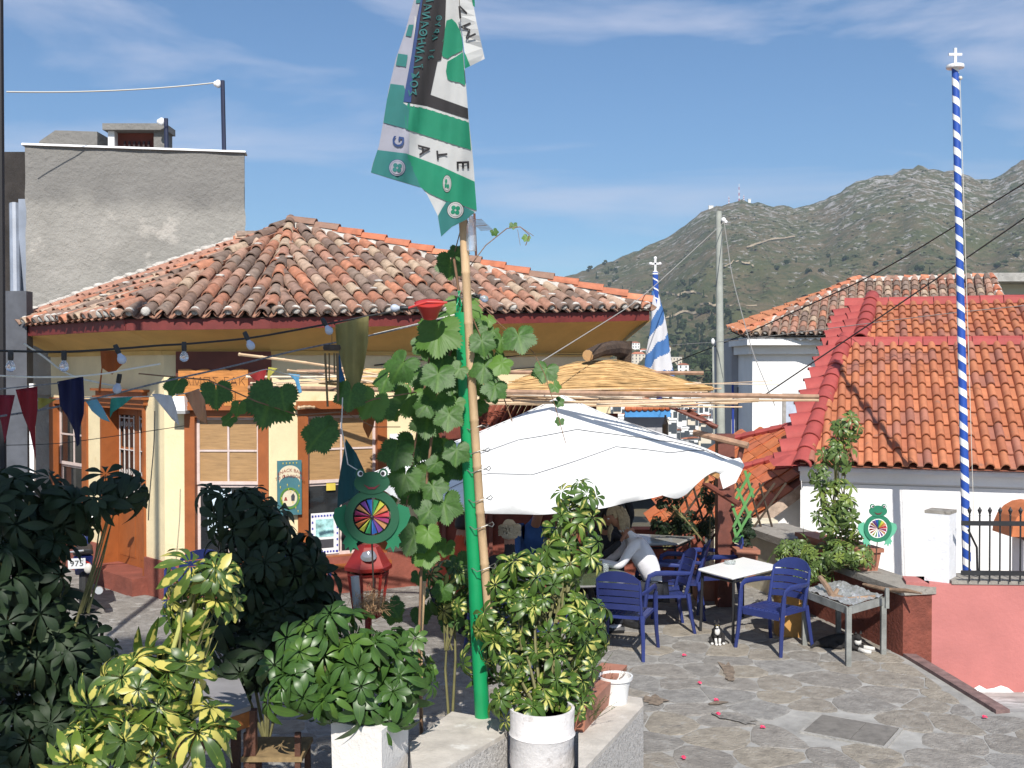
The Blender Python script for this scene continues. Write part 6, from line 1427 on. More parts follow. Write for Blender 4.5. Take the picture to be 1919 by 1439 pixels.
def bush(nm, lb, blobs, meshes, base, n, size=1, cat='plant', group=None, face=.55, stems=True, trunk=None, stemmat=None, split=1, smin=.7):
    """blobs: (px, py, rx, ry, depth, rdepth) ellipsoids given by where they stand; leaves sit mostly on their outer shell"""
    t = thing(nm, lb, cat, base, group)
    tot = sum(b_[2]*b_[3]*b_[4]**2 for b_ in blobs); st = MB()
    tips = []
    for (px, py, rx, ry, d, rd) in blobs:
        c_ = P(px, py, d); sx, sz_ = rx*d/F, ry*d/F; k = max(3, int(n*rx*ry*d*d/tot))
        for _ in range(k):
            v = V((rp2.gauss(0, 1), rp2.gauss(0, 1), rp2.gauss(0, 1))).normalized(); r_ = rp2.uniform(.45, 1.0)**.5*rp2.uniform(.9, 1.06)
            p = c_+V((v.x*sx*r_, v.y*rd*r_, v.z*sz_*r_))
            nrm = V((v.x*.8, v.y*.6-face, v.z*.7+.55))+V((rp2.gauss(0, .3), rp2.gauss(0, .3), rp2.gauss(0, .3)))
            s = size*rp2.uniform(smin, 1.15); inst('leaf', rp2.choice(meshes), orient(p, nrm, s), t)
            tips.append((p-nrm.normalized()*.07*s, c_))
    if stems:
        b0 = V(base)
        for p, c_ in tips[::2]:
            q = c_.lerp(b0, .35)+V((rp2.gauss(0, .02), rp2.gauss(0, .02), 0)); st.tube([p, p.lerp(q, .5)+V((0, 0, -.03)), q], [.003, .005, .007], 4, False)
        for (px, py, rx, ry, d, rd) in blobs: c_ = P(px, py, d); st.tube([b0, b0.lerp(c_, .5)+V((rp2.gauss(0, .03), 0, .02)), c_], [.013, .010, .006], 5, False)
        st.build('stems', stemmat or BARKG, t, smooth=True)
    return t
GV = variants(LG, .150, .056, seed=10, droop=.42); DV = variants(LD, .150, .052, seed=20, droop=.5); YV = variants(LVY, .145, .048, seed=30, droop=.5); YV2 = variants(LVY2, .108, .036, seed=40, droop=.45); SV = variants(LGR, .090, .028, seed=50, droop=.35)
G1 = 'umbrella plants in the foreground'
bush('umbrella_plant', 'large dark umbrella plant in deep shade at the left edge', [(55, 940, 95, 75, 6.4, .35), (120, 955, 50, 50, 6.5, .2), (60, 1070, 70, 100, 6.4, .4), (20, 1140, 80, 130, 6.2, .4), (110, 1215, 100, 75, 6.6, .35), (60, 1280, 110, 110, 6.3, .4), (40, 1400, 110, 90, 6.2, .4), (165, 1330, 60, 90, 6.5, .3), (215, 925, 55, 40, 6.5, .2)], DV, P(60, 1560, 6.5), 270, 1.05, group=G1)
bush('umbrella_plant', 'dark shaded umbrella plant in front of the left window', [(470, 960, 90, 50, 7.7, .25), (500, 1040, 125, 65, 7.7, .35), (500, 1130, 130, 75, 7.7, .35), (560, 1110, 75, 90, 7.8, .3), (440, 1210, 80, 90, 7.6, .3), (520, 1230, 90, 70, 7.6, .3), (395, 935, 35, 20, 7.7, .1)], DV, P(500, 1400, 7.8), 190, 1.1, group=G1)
bush('umbrella_plant', 'yellow variegated umbrella plant in the sunlit lower left corner', [(270, 1290, 130, 75, 5.5, .28), (230, 1380, 120, 70, 5.45, .28), (350, 1370, 95, 60, 5.5, .25), (370, 1080, 85, 40, 5.7, .16), (380, 1140, 75, 55, 5.75, .2), (150, 1405, 60, 50, 5.4, .15), (330, 1230, 80, 40, 5.6, .2)], YV, P(280, 1650, 5.5), 96, 1.0, group=G1)
b = MB(); b.tube([P(322, 1225, 5.62), P(338, 1170, 5.65), P(362, 1105, 5.7)], [.013, .012, .009], 8); b.build('pale_branch', m('pale_green_branch', (.36, .36, .10), .6, .15, 14), label='pale green branch carrying the upper tuft of the variegated plant', cat='branch')
bush('umbrella_plant', 'glossy green umbrella plant in the square white pot', [(640, 1190, 95, 60, 6.75, .3), (600, 1260, 95, 55, 6.6, .3), (690, 1250, 100, 65, 6.65, .3), (760, 1250, 60, 80, 6.8, .25), (560, 1300, 60, 50, 6.55, .2), (730, 1320, 75, 35, 6.55, .2), (640, 1320, 55, 40, 6.45, .15), (580, 1195, 50, 35, 6.7, .2)], GV, P(690, 1400, 6.7), 112, .95, group=G1)
bush('umbrella_plant', 'tall yellow flecked umbrella plant in the white barrel', [(900, 1150, 45, 55, 7.75, .15), (905, 1240, 40, 50, 7.6, .14), (1085, 935, 48, 34, 7.5, .12), (1075, 990, 58, 48, 7.45, .18), (1060, 1050, 60, 50, 7.4, .2), (1000, 1090, 85, 55, 7.35, .26), (960, 1150, 75, 65, 7.3, .28), (1040, 1160, 80, 65, 7.3, .28), (1090, 1180, 55, 60, 7.4, .2), (960, 1240, 70, 60, 7.2, .28), (1040, 1250, 75, 60, 7.2, .28), (980, 1320, 80, 40, 7.05, .22), (1060, 1310, 45, 45, 7.1, .2)], YV2, P(1016, 1345, 6.95), 265, 1.0, group=G1)
bush('umbrella_plant', 'small yellow flecked umbrella plant just left of the green pole', [(850, 1075, 48, 36, 8.0, .16), (842, 1120, 40, 40, 8.0, .14)], YV2, P(845, 1400, 8.0), 22, 1.1, group=G1)
bush('parapet_plant', 'tall leggy umbrella plant on the parapet against the orange roof', [(1590, 800, 26, 26, 12.0, .12), (1573, 850, 32, 30, 12.0, .14), (1540, 890, 20, 20, 12.0, .1), (1566, 925, 34, 28, 12.0, .14), (1560, 975, 32, 32, 12.0, .16), (1585, 960, 26, 30, 11.9, .12), (1606, 995, 28, 18, 12.0, .12)], SV, P(1555, 1060, 12.1), 120, 1.25, smin=.55)
bush('parapet_plant', 'low green plants filling the boxes on the parapet', [(1490, 1035, 42, 28, 12.3, .2), (1535, 1045, 40, 28, 12.1, .2), (1575, 1035, 40, 26, 11.9, .2), (1612, 1045, 30, 22, 11.7, .16), (1520, 1075, 40, 18, 12.0, .15)], SV, P(1540, 1080, 12.0), 140, 1.0, smin=.5)
# strap leaves
b = MB()
for q0, q1, q2 in (((1432, 1065), (1455, 1015), (1480, 1008)), ((1455, 1062), (1470, 1020), (1500, 1010)), ((1500, 1050), (1506, 1010), (1506, 985)), ((1462, 1050), (1478, 1025), (1498, 1020))):
    p0_, p1_, p2_ = P(*q0, 12.4), P(*q1, 12.4), P(*q2, 12.4); pts = [p0_*(1-t)**2+p1_*2*t*(1-t)+p2_*t*t for t in [i/8 for i in range(9)]]
    b.tube(pts, [.004+.022*sin(pi*min(1, .25+i/10)) for i in range(9)], 4, True, .25)
b.build('strap_leaves', LGR, label='long strap shaped leaves arching at the left of the parapet planters', cat='plant', smooth=True)
TRL = variants(LD, .06, .03, n=(5, 7), seed=70)
for k, (lb, blobs, n) in enumerate((('dark green plant row behind the trellis under the parasol', [(1245, 985, 30, 22, 14.3, .2), (1290, 980, 35, 22, 14.3, .2), (1330, 985, 25, 20, 14.2, .2)], 110), ('reddish green plant in the pot at the trellis foot', [(1392, 985, 18, 26, 13.2, .14), (1402, 1005, 16, 16, 13.0, .12)], 40), ('dry vine hanging on the dark trellis', [(1330, 925, 22, 26, 13.9, .1), (1255, 940, 30, 18, 14.2, .1)], 50))):
    bush('trellis_plant', lb, blobs, TRL, P(blobs[0][0], 1030, blobs[0][4]), n, 1.2, smin=.5)
# tufts in the low wall pots
def tuft(lb, px, py, d, n, h, mt, nm='pot_plant', spread=.1):
    b = MB(); c_ = P(px, py, d)
    for _ in range(n):
        a_ = rp2.random()*6.28; q = c_+V((cos(a_), sin(a_), 0))*rp2.uniform(0, spread*.6); e = q+V((cos(a_)*spread*rp2.random()*1.3, sin(a_)*spread*rp2.random(), h*rp2.uniform(.5, 1)))
        for k in range(9):
            t_ = k/9; p = q.lerp(e, t_); dd = V((rp2.gauss(0, 1), rp2.gauss(0, 1), rp2.gauss(.3, .6))).normalized()*.02; w_ = dd.cross(V((.3, .5, .8))).normalized()*.004; b.add([p-w_, p+w_, p+dd], [(0, 1, 2)])
        b.tube([q, e], .0012, 3, False)
    b.build(nm, mt, label=lb, cat='plant')
FEA = leafmat('feathery_leaf', (.10, .15, .04)); DRYL = leafmat('dry_leaf', (.22, .13, .06))
tuft('feathery green plant in the long terracotta box', 1095, 1345, 7.25, 60, .16, FEA, spread=.16); tuft('sparse dry plant in the round white pot', 1135, 1300, 7.85, 50, .20, DRYL, spread=.14); tuft('small leafy plant in the round white pot', 1150, 1300, 7.8, 50, .09, FEA, spread=.08)
tuft('dry twiggy growth between the barrel plant and the blue chair', 1085, 1290, 7.3, 90, .30, FEA, spread=.14)
# ------------------------------------------------------------- grape vine
def vine_leaf(seed):
    r = random.Random(seed); out_ = []
    lob = [(0, 1.0), (13, .90), (26, .76), (40, .84), (55, .96), (70, .86), (86, .70), (104, .78), (122, .80), (140, .72), (156, .62), (168, .44), (176, .2)]
    half = []
    for a, rr_ in lob:
        half.append((a, rr_))
    pts = [(a, rr_) for a, rr_ in half]; full = [(-a, rr_) for a, rr_ in reversed(pts[1:])]+pts
    fin = []
    for (a, q), (a2, q2) in zip(full, full[1:]):
        for k in range(4): t = k/4; rr_ = lerp(q, q2, t)*(1+(.085 if k % 2 else -.04)); fin.append((lerp(a, a2, t)+r.uniform(-1.5, 1.5), rr_*(1+r.uniform(-.02, .02))))
    fin.append(full[-1]); vs = [(0, -.02, 0)]; uvs = [(.5, .3)]
    curl = r.uniform(.1, .45); fold = r.uniform(-.1, .35)
    for ring in (.3, .62, 1.0):
        for a, rr_ in fin:
            x = sin(radians(a))*rr_*ring*.62; y = cos(radians(a))*rr_*ring*.62
            q_ = abs(((a+30) % 60)-30)/30        # between the veins the blade bulges a little
            z = fold*x*x*1.1-curl*(x*x+y*y)*.9+.018*sin(pi*ring)*q_+.04*ring**2*sin(a*.05+seed)
            vs.append((x, y, z)); uvs.append((.5+x*.7, .5+y*.6))
    n = len(fin); fs = [(0, 1+i, 2+i) for i in range(n-1)]+[(1+r_*n+i, 1+(r_+1)*n+i, 2+(r_+1)*n+i, 2+r_*n+i) for r_ in range(2) for i in range(n-1)]
    me = D.meshes.new('leaf'); me.from_pydata(vs, [], fs); me.materials.append(VINE); uv = me.uv_layers.new(name='UVMap')
    for lp in me.loops: uv.data[lp.index].uv = uvs[lp.vertex_index]
    me.polygons.foreach_set('use_smooth', [True]*len(fs)); return me
VL = [vine_leaf(i) for i in range(8)]; dV = pb_.y
vn_ = thing('grape_vine', 'grape vine with broad leaves climbing the green pole and hanging beside it', 'vine', P(800, 1400, dV))
def vleaf(px, py, size_px, d, ang=180, lean=.4, mesh=None):
    """leaf whose blade hangs with its tip towards ang degrees (180 = down)"""
    s = size_px*d/F/1.0; c_ = P(px, py, d); a = radians(ang+rp2.uniform(-8, 8)); tip = V((sin(a), 0, cos(a))); nrm = V((rp2.uniform(-.3, .3), -1, lean+rp2.uniform(-.15, .25))).normalized()
    y = (tip-nrm*tip.dot(nrm)).normalized(); x = y.cross(nrm)
    inst('leaf', mesh or rp2.choice(VL), axes(c_-y*.25*s, x*s, y*s, nrm*s), vn_)
big = [(820, 640, 80, 180), (870, 587, 62, 170), (812, 605, 46, 200), (843, 505, 50, 190), (975, 643, 56, 175), (1020, 703, 44, 200), (862, 468, 34, 30), (745, 695, 60, 215), (795, 655, 40, 160), (905, 700, 50, 180), (925, 735, 44, 190), (935, 690, 40, 200), (905, 650, 44, 175), (765, 760, 62, 190), (715, 770, 54, 200), (800, 800, 60, 180), (775, 850, 62, 185), (832, 860, 40, 170), (805, 905, 66, 178), (740, 860, 60, 190), (755, 905, 58, 200), (780, 935, 54, 170), (835, 960, 60, 170), (770, 1020, 58, 190), (800, 1050, 44, 170), (720, 720, 46, 200), (850, 740, 56, 175), (820, 715, 58, 185), (790, 720, 54, 190), (840, 790, 50, 180), (810, 760, 52, 200), (890, 660, 40, 180), (1050, 755, 20, 140), (1048, 792, 16, 190), (1042, 728, 22, 160)]
for px, py, s, a in big: vleaf(px, py, s*1.12, dV-.05+rp2.uniform(-.35, .15), a)
for _ in range(44):
    t = rp2.random(); px = rp2.gauss(lerp(845, 775, t), 38); py = lerp(640, 1010, t)+rp2.uniform(-15, 15); vleaf(px, py, rp2.uniform(26, 52), dV+rp2.uniform(-.3, .5), rp2.uniform(140, 220))
for _ in range(24):
    t = rp2.random(); vleaf(rp2.gauss(905, 24), rp2.uniform(600, 780), rp2.uniform(22, 42), dV+rp2.uniform(-.1, .3), rp2.uniform(140, 220))
for px, py, s, a in [(500, 765, 92, 190), (405, 745, 56, 185), (325, 728, 40, 200), (590, 825, 66, 210), (425, 790, 28, 215), (615, 805, 40, 150), (655, 750, 56, 180), (690, 765, 60, 215), (445, 770, 30, 180), (530, 750, 50, 170)]: vleaf(px, py, s*1.1, 6.6+rp2.uniform(-.1, .1), a)
for _ in range(24): vleaf(rp2.uniform(735, 870), rp2.uniform(1020, 1330), rp2.uniform(24, 50), dV+rp2.uniform(.1, .9), rp2.uniform(140, 220))
b = MB(); VST = m('vine_stem', (.20, .11, .06), .8, .2, 12)
for pts, r_ in (([(790, 1380), (785, 1200), (790, 1050), (800, 900), (815, 760), (850, 640), (862, 560), (850, 480)], .010), ([(850, 480), (866, 420), (862, 380)], .004), ([(880, 500), (910, 460), (950, 428), (975, 425), (992, 440), (985, 460)], .0035), ([(975, 425), (1000, 442)], .002), ([(970, 430), (975, 460)], .0015),
        ([(780, 735), (700, 748), (640, 772), (560, 778), (480, 752), (390, 712), (310, 705), (260, 700)], .0045), ([(890, 560), (940, 610), (1000, 660), (1020, 700), (1040, 760), (1060, 830)], .0028), ([(870, 560), (905, 640), (935, 720), (960, 790)], .004), ([(820, 560), (800, 700), (775, 850), (760, 960)], .006), ([(640, 770), (700, 800), (750, 800)], .003)):
    b.tube([P(x, y, dV-.08 if x > 700 else 6.62) for x, y in pts], r_, 5)
b.build('stem', VST, vn_, smooth=True)
for px, py, a in ((928, 437, 150), (985, 448, 200), (962, 425, 180)): vleaf(px, py, 16, dV-.08, a)
b = MB(); b.tube([P(790, 1400, dV+.1), P(788, 1200, dV+.12), P(795, 1090, dV+.1)], .014, 7); b.build('support_cane', D.materials['thick_bamboo'], vn_)
# ================================================================== FLAG
dFl = bp1.y-.15; FO = V((0, 0, CAMZ))
def fold(px, py):
    """depth of the flag cloth, in metres from its mean plane"""
    k = min(1, max(0, (py+60)/460)); u = (px-lerp(830, 790, k))/lerp(40, 105, k)
    return .045*sin(u*3.4+.6)+.022*sin(u*7.3+k*3)+.012*sin(u*13+k*7)
def fpt(px, py, layer=0, side=0): return P(px, py, dFl+fold(px, py)*(.6+.4*min(1, max(0, py/300)))-.0042*layer)
def patch(poly, mt, layer, parent, name, dens=9, ext=0):
    """poly in px; dense triangulated patch bent along the folds"""
    bm = bmesh.new(); vs = [bm.verts.new((x, y, 0)) for x, y in poly]; bm.faces.new(vs)
    xs_ = [p[0] for p in poly]; ys_ = [p[1] for p in poly]
    for ax_, lo, hi in ((0, min(xs_), max(xs_)), (1, min(ys_), max(ys_))):
        q = lo+dens
        while q < hi:
            no = (1, 0, 0) if ax_ == 0 else (0, 1, 0); co = (q, 0, 0) if ax_ == 0 else (0, q, 0)
            bmesh.ops.bisect_plane(bm, geom=bm.verts[:]+bm.edges[:]+bm.faces[:], plane_co=co, plane_no=no); q += dens
    off = rootloc(parent)
    for v in bm.verts: v.co = fpt(v.co.x, v.co.y, layer)-off
    me = D.meshes.new(name); bm.to_mesh(me); bm.free(); me.materials.append(mt); me.polygons.foreach_set('use_smooth', [True]*len(me.polygons))
    o = D.objects.new(name, me); C.objects.link(o); o.parent = parent; return o
def cz(L_): return [(660+x/2.998, y/2.998) for x, y in L_]
fl = thing('club_flag', 'green, white and black supporters flag with clover badges hanging from the bamboo pole', 'flag', P(800, 200, dFl))
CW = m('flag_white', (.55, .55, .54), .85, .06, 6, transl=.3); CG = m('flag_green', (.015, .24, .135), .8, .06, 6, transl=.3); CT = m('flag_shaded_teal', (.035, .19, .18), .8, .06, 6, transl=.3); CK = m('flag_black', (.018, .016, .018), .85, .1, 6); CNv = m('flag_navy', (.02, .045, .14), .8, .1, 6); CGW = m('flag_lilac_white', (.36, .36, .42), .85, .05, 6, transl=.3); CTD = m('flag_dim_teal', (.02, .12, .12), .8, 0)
patch(cz([(300, -300), (640, -300), (600, 0), (625, 290), (640, 480), (655, 670), (680, 900), (700, 1185), (640, 1235), (560, 1275), (500, 1330), (480, 1210), (420, 1090), (385, 1050), (320, 880), (320, 600), (345, 230), (355, 0)]), CW, 0, fl, 'front_cloth')
patch(cz([(355, -30), (400, -30), (350, 300), (325, 600), (320, 880), (385, 1055), (240, 1012), (105, 970), (115, 920), (150, 820), (175, 680), (205, 500), (245, 330), (300, 170)]), CGW, 0, fl, 'side_cloth')
for nm, mt, L_ in (('teal_stripe', CT, [(215, 470), (290, 480), (325, 585), (312, 725), (175, 688), (195, 560)]), ('teal_stripe', CT, [(142, 842), (305, 862), (320, 885), (385, 1052), (105, 968), (118, 915)]), ('teal_stripe', CT, [(318, 138), (345, 138), (332, 205), (300, 200)]), ('teal_stripe', CT, [(258, 300), (312, 308), (302, 375), (245, 366)]), ('teal_stripe', CT, [(360, -20), (388, -20), (384, 15), (358, 18)]),
        ('green_stripe', CG, [(292, 582), (420, 610), (655, 685), (668, 842), (520, 795), (303, 726)]), ('green_stripe', CG, [(303, 862), (500, 935), (688, 1020), (700, 1182), (610, 1150), (530, 1130), (430, 1085), (385, 1052), (330, 930)]),
        ('black_panel', CK, [(388, -30), (528, -30), (520, 200), (500, 335), (480, 342), (440, 532), (650, 608), (653, 668), (420, 595), (290, 575), (295, 520), (330, 330), (360, 120)]), ('navy_strip', CNv, [(388, -20), (398, -20), (350, 330), (330, 575), (288, 572), (298, 500), (335, 300), (362, 120)]),
        ('white_line', CW, [(284, 574), (420, 598), (655, 675), (655, 688), (418, 612), (284, 588)]),
        ('green_clover', CG, [(530, 115), (560, 105), (585, 130), (610, 180), (622, 250), (620, 282), (560, 312), (535, 330), (510, 318), (498, 290), (500, 250), (515, 215), (522, 160)]), ('green_clover', CG, [(535, 345), (580, 320), (622, 292), (636, 480), (600, 462), (560, 455), (536, 445), (527, 400)]),
        ('corner_teal', CT, [(530, 1132), (612, 1155), (690, 1190), (640, 1233), (560, 1273), (500, 1328), (482, 1212), (505, 1170)])): patch(cz(L_), mt, 2 if nm != 'navy_strip' else 3, fl, nm)
# folded-over flap at the right
def flap(L_, mt, layer, nm):
    bm = bmesh.new(); vs = [bm.verts.new((x, y, 0)) for x, y in cz(L_)]; bm.faces.new(vs)
    for q in range(-30, 140, 12): bmesh.ops.bisect_plane(bm, geom=bm.verts[:]+bm.edges[:]+bm.faces[:], plane_co=(0, q, 0), plane_no=(0, 1, 0))
    for v in bm.verts: v.co = P(v.co.x, v.co.y, dFl-.06-.0042*layer+.02*sin(v.co.y*.05+v.co.x*.1))-rootloc(fl)
    me = D.meshes.new(nm); bm.to_mesh(me); bm.free(); me.materials.append(mt); o = D.objects.new(nm, me); C.objects.link(o); o.parent = fl
flap([(600, -60), (665, -60), (700, 130), (745, 330), (662, 372), (630, 288), (612, 130)], CW, 0, 'flap'); flap([(665, -60), (685, -60), (690, 40), (678, 30)], CG, 1, 'flap_edge'); flap([(628, 292), (640, 310), (663, 370), (634, 385)], CG, 1, 'flap_edge')
def letter(s, cx_, cy_, size, rot, mt, layer=3.4, sx=1, nm='letter', fl_=False):
    a = radians(rot); x0, y0 = 660+cx_/2.998, cy_/2.998; sz_ = size/2.998
    def f(x, y, t):
        x *= sx; X, Y = x*cos(a)-y*sin(a), x*sin(a)+y*cos(a); px, py = x0+X, y0-Y
        return P(px, py, dFl-.06-.0042*layer+.02*sin(py*.05+px*.1)) if fl_ else fpt(px, py, layer)
    return text(s, sz_*1.45, f, mt, fl, nm, ext=0, bold=.5 if size > 50 else .3)
for s, x, y, z, r in (('G', 262, 795, 62, 80, ), ('A', 402, 840, 62, -82), ('T', 508, 868, 58, 96), ('E', 618, 925, 68, -88)): letter(s, x, y, z, r, CNv if s == 'G' else CK)
letter('Σ', 655, 178, 72, 25, CK, fl_=True); letter('Λ', 618, 68, 60, 25, CK, fl_=True)
for i, s in enumerate('ΠΑΝΑΘΗΝΑΪΚΟΣ'): letter(s, lerp(430, 335, i/11), lerp(-10, 520, i/11), 40, -80, CTD, 4, -1)
for i, s in enumerate('ΘΥΡΑ 13'): letter(s, lerp(485, 440, i/6), lerp(100, 320, i/6), 28, -82, CTD, 4, -1) if s != ' ' else None
def badge(cx_, cy_, r, clip_=False, dim=False):
    c_ = [(cx_+r*cos(a)*(.5 if clip_ else 1), cy_+r*sin(a)) for a in [2*pi*i/20 for i in range(20)]]
    patch(cz(c_), CK if not dim else CNv, 2.6, fl, 'badge_ring', 6); patch(cz([(cx_+(x-cx_)*.94, cy_+(y-cy_)*.94) for x, y in c_]), CGW if dim else CW, 3.1, fl, 'badge_disc', 6)
    patch(cz([(cx_+(x-cx_)*.80, cy_+(y-cy_)*.80) for x, y in c_]), CNv if dim else CK, 3.6, fl, 'badge_line', 6); patch(cz([(cx_+(x-cx_)*.77, cy_+(y-cy_)*.77) for x, y in c_]), CGW if dim else CW, 4.1, fl, 'badge_centre', 6)
    for k in range(3 if clip_ else 4):
        a = k*pi/2+pi/4+.15; lx, ly = cx_+cos(a)*r*.36*(.5 if clip_ else 1), cy_+sin(a)*r*.36; patch(cz([(lx+r*.27*cos(q)*(.5 if clip_ else 1), ly+r*.27*sin(q)) for q in [2*pi*i/9 for i in range(9)]]), CT if dim else CG, 4.7, fl, 'clover_leaf', 6)
badge(253, 942, 48, dim=True); badge(533, 1032, 50, True); badge(580, 1180, 48)
# ================================================================== STRINGS, BULBS, BUNTING
def chain(pts, d0, d1, r, mt, lb, nm='rope', cat='rope', wob=0):
    q = [P(x, y, lerp(d0, d1, i/(len(pts)-1))) for i, (x, y) in enumerate(pts)]; fine = []
    for a_, c_ in zip(q, q[1:]): fine += [a_.lerp(c_, i/8) for i in range(8)]
    fine.append(q[-1])
    for _ in range(6): fine = [fine[0]]+[(fine[i-1]+fine[i]*2+fine[i+1])/4 for i in range(1, len(fine)-1)]+[fine[-1]]
    if wob: fine = [p+noise.noise_vector(p*5)*wob for p in fine]
    MB().tube(fine, r, 6).build(nm, mt, label=lb, cat=cat); return q
CORDW = m('white_rope', (.60, .58, .52), .8, .1, 30); CORDG = m('twisted_grey_rope', (.17, .175, .19), .8, .4, 60)
chain([(-20, 657), (120, 660), (230, 653), (300, 647), (345, 645), (470, 634), (610, 608), (700, 590), (790, 575), (860, 560)], 5.6, dV-.1, .007, WB_, 'thick black cable carrying the light bulbs from the left edge to the green pole', 'lamp_cable', 'cable')
chain([(-20, 783), (80, 768), (200, 742), (300, 716), (420, 690), (560, 655), (700, 628), (850, 591)], 5.6, dV-.1, .0058, CORDG, 'twisted grey rope slanting up to the green pole')
chain([(700, 627), (780, 608), (852, 590)], dV-.25, dV-.11, .007, CORDW, 'white end of the rope tied to the green pole')
chain([(-20, 703), (60, 707), (140, 706), (200, 700), (250, 690), (300, 682)], 5.6, 6.0, .0052, CORDW, 'white rope hanging level at the left')
chain([(45, 643), (78, 665), (110, 690), (150, 708), (200, 720), (222, 722)], 6.0, 6.3, .0055, CORDW, 'white rope slanting down from the dark post at the left', wob=.01)
chain([(-20, 731), (70, 722), (110, 718)], 5.6, 5.8, .004, CORDG, 'thin grey line holding the two red pennants at the left')
chain([(70, 750), (150, 745), (250, 744), (340, 740), (400, 722), (450, 706), (500, 690), (530, 700), (600, 712)], 6.0, 9, .0035, CORDW, 'thin white string of the small pennants')
chain([(-20, 835), (110, 832), (230, 815), (345, 798)], 5.8, 6.4, .0022, WB_, 'very thin dark wire below the pennants at the left', 'wire', 'wire')
chain([(290, 770), (289, 830), (280, 930), (278, 975)], 12.4, 12.4, .006, WB_, 'dark cable running down the wall right of the brown door', 'wall_cable', 'cable')
GLB = m('bulb_glass', (.75, .78, .85), .08, 0, trans=.75, spec=.6); GLO = m('frosted_bulb', (.55, .60, .72), .2, 0, transl=.2)
def bulb(px, py, d, ang, lb, frosted=False, s=.8):
    t = thing('light_bulb', lb, 'light bulb', P(px, py, d), 'unlit bulbs on the black cable'); c_ = P(px, py, d); R = Matrix.Rotation(radians(ang), 3, 'Y')*s
    b = MB(); b.lathe([(.0, .055), (.016, .055), (.018, .03), (.018, -.005), (.013, -.012)], c_, 10, R); b.build('socket', BLK, t, smooth=True)
    b = MB(); b.lathe([(.012, -.008), (.016, -.02), (.028, -.04), (.031, -.055), (.027, -.072), (.014, -.084), (0, -.087)], c_, 14, R); b.build('glass', GLO if frosted else GLB, t, smooth=True)
    b = MB(); b.tube([c_+R @ V((0, 0, -.01)), c_+R @ V((0, 0, -.045))], .003, 4); b.build('filament', AL, t)
bulb(20, 672, 5.6, 0, 'clear unlit bulb at the left edge beside the dark post'); bulb(120, 672, 5.75, 0, 'clear unlit bulb above the navy pennant'); bulb(222, 660, 5.9, -25, 'clear unlit bulb beside the orange pennant', True); bulb(345, 655, 6.05, 0, 'clear unlit bulb above the white box lamp'); bulb(464, 635, 6.3, -25, 'frosted unlit bulb above the carved sign', True); bulb(610, 608, 6.6, -30, 'frosted unlit bulb left of the khaki pennant', True)
bulb(752, 577, 6.9, 90, 'round frosted bulb lying sideways next to the red funnel', True); bulb(897, 556, 7.3, -70, 'clear unlit bulb right of the bamboo pole')
bulb(222, 715, 6.1, 10, 'tiny clear bulb hanging above the teal pennant', True)
def cloth(nm, lb, poly, d, col, cat='pennant', group='coloured pennants strung across the view', wav=.02, tr=.3, name=None):
    mt = mat('cloth_'+lb.replace(' ', '_')[:24], col, .85, .08, 8, transl=tr); bm = bmesh.new(); vs = [bm.verts.new((x, y, 0)) for x, y in poly]; bm.faces.new(vs); ys_ = [p[1] for p in poly]; xs_ = [p[0] for p in poly]
    for k in range(1, 12):
        for no, lo, hi in (((0, 1, 0), min(ys_), max(ys_)), ((1, 0, 0), min(xs_), max(xs_))): q = lerp(lo, hi, k/12); bmesh.ops.bisect_plane(bm, geom=bm.verts[:]+bm.edges[:]+bm.faces[:], plane_co=(q, q, 0), plane_no=no)
    for v in bm.verts: k = (v.co.y-min(ys_))/(max(ys_)-min(ys_)); v.co = P(v.co.x, v.co.y, d+wav*sin((v.co.x-min(xs_))*.13+k*2)*(.4+k)+wav*.5*sin(v.co.x*.31))
    r_ = bmesh.ops.extrude_face_region(bm, geom=bm.faces[:]); 
    for e in r_['geom']:
        if isinstance(e, bmesh.types.BMVert): e.co.y += .0015
    me = D.meshes.new(nm); bm.to_mesh(me); bm.free(); me.materials.append(mt); me.polygons.foreach_set('use_smooth', [True]*len(me.polygons)); o = D.objects.new(nm, me); C.objects.link(o); tag(o, lb, cat, group)
cloth('pennant', 'dark red pennant cut by the left picture edge', [(-14, 740), (28, 740), (20, 775), (9, 832), (2, 790)], 5.7, (.22, .015, .03)); cloth('pennant', 'long dark red pennant right of the one at the left edge', [(29, 730), (70, 724), (70, 770), (66, 800), (67, 862), (56, 810), (42, 775)], 5.7, (.24, .012, .02)); cloth('pennant', 'small olive yellow pennant left of the navy one', [(71, 745), (106, 748), (85, 760), (71, 768)], 6.0, (.36, .32, .07))
cloth('pennant', 'long navy blue pennant hanging before the left window', [(107, 715), (156, 705), (158, 745), (157, 775), (150, 800), (149, 832), (144, 837), (138, 805), (126, 780), (112, 760), (110, 735)], 5.8, (.012, .015, .07), wav=.04); cloth('pennant', 'light blue pennant beside the navy one', [(158, 748), (181, 747), (193, 765), (206, 791), (190, 785), (172, 770)], 6.1, (.20, .48, .62))
cloth('pennant', 'teal green pennant above the brown door', [(208, 746), (250, 743), (230, 760), (212, 772), (206, 783), (206, 762)], 6.1, (.05, .34, .28)); cloth('pennant', 'white pennant between the door and the box lamp', [(284, 738), (300, 738), (322, 742), (330, 765), (336, 797), (322, 785), (306, 765)], 6.2, (.66, .66, .68)); cloth('pennant', 'peach coloured twisted pennant below the box lamp', [(346, 738), (372, 728), (384, 750), (386, 770), (389, 795), (370, 785), (360, 765)], 6.3, (.60, .32, .18), wav=.05)
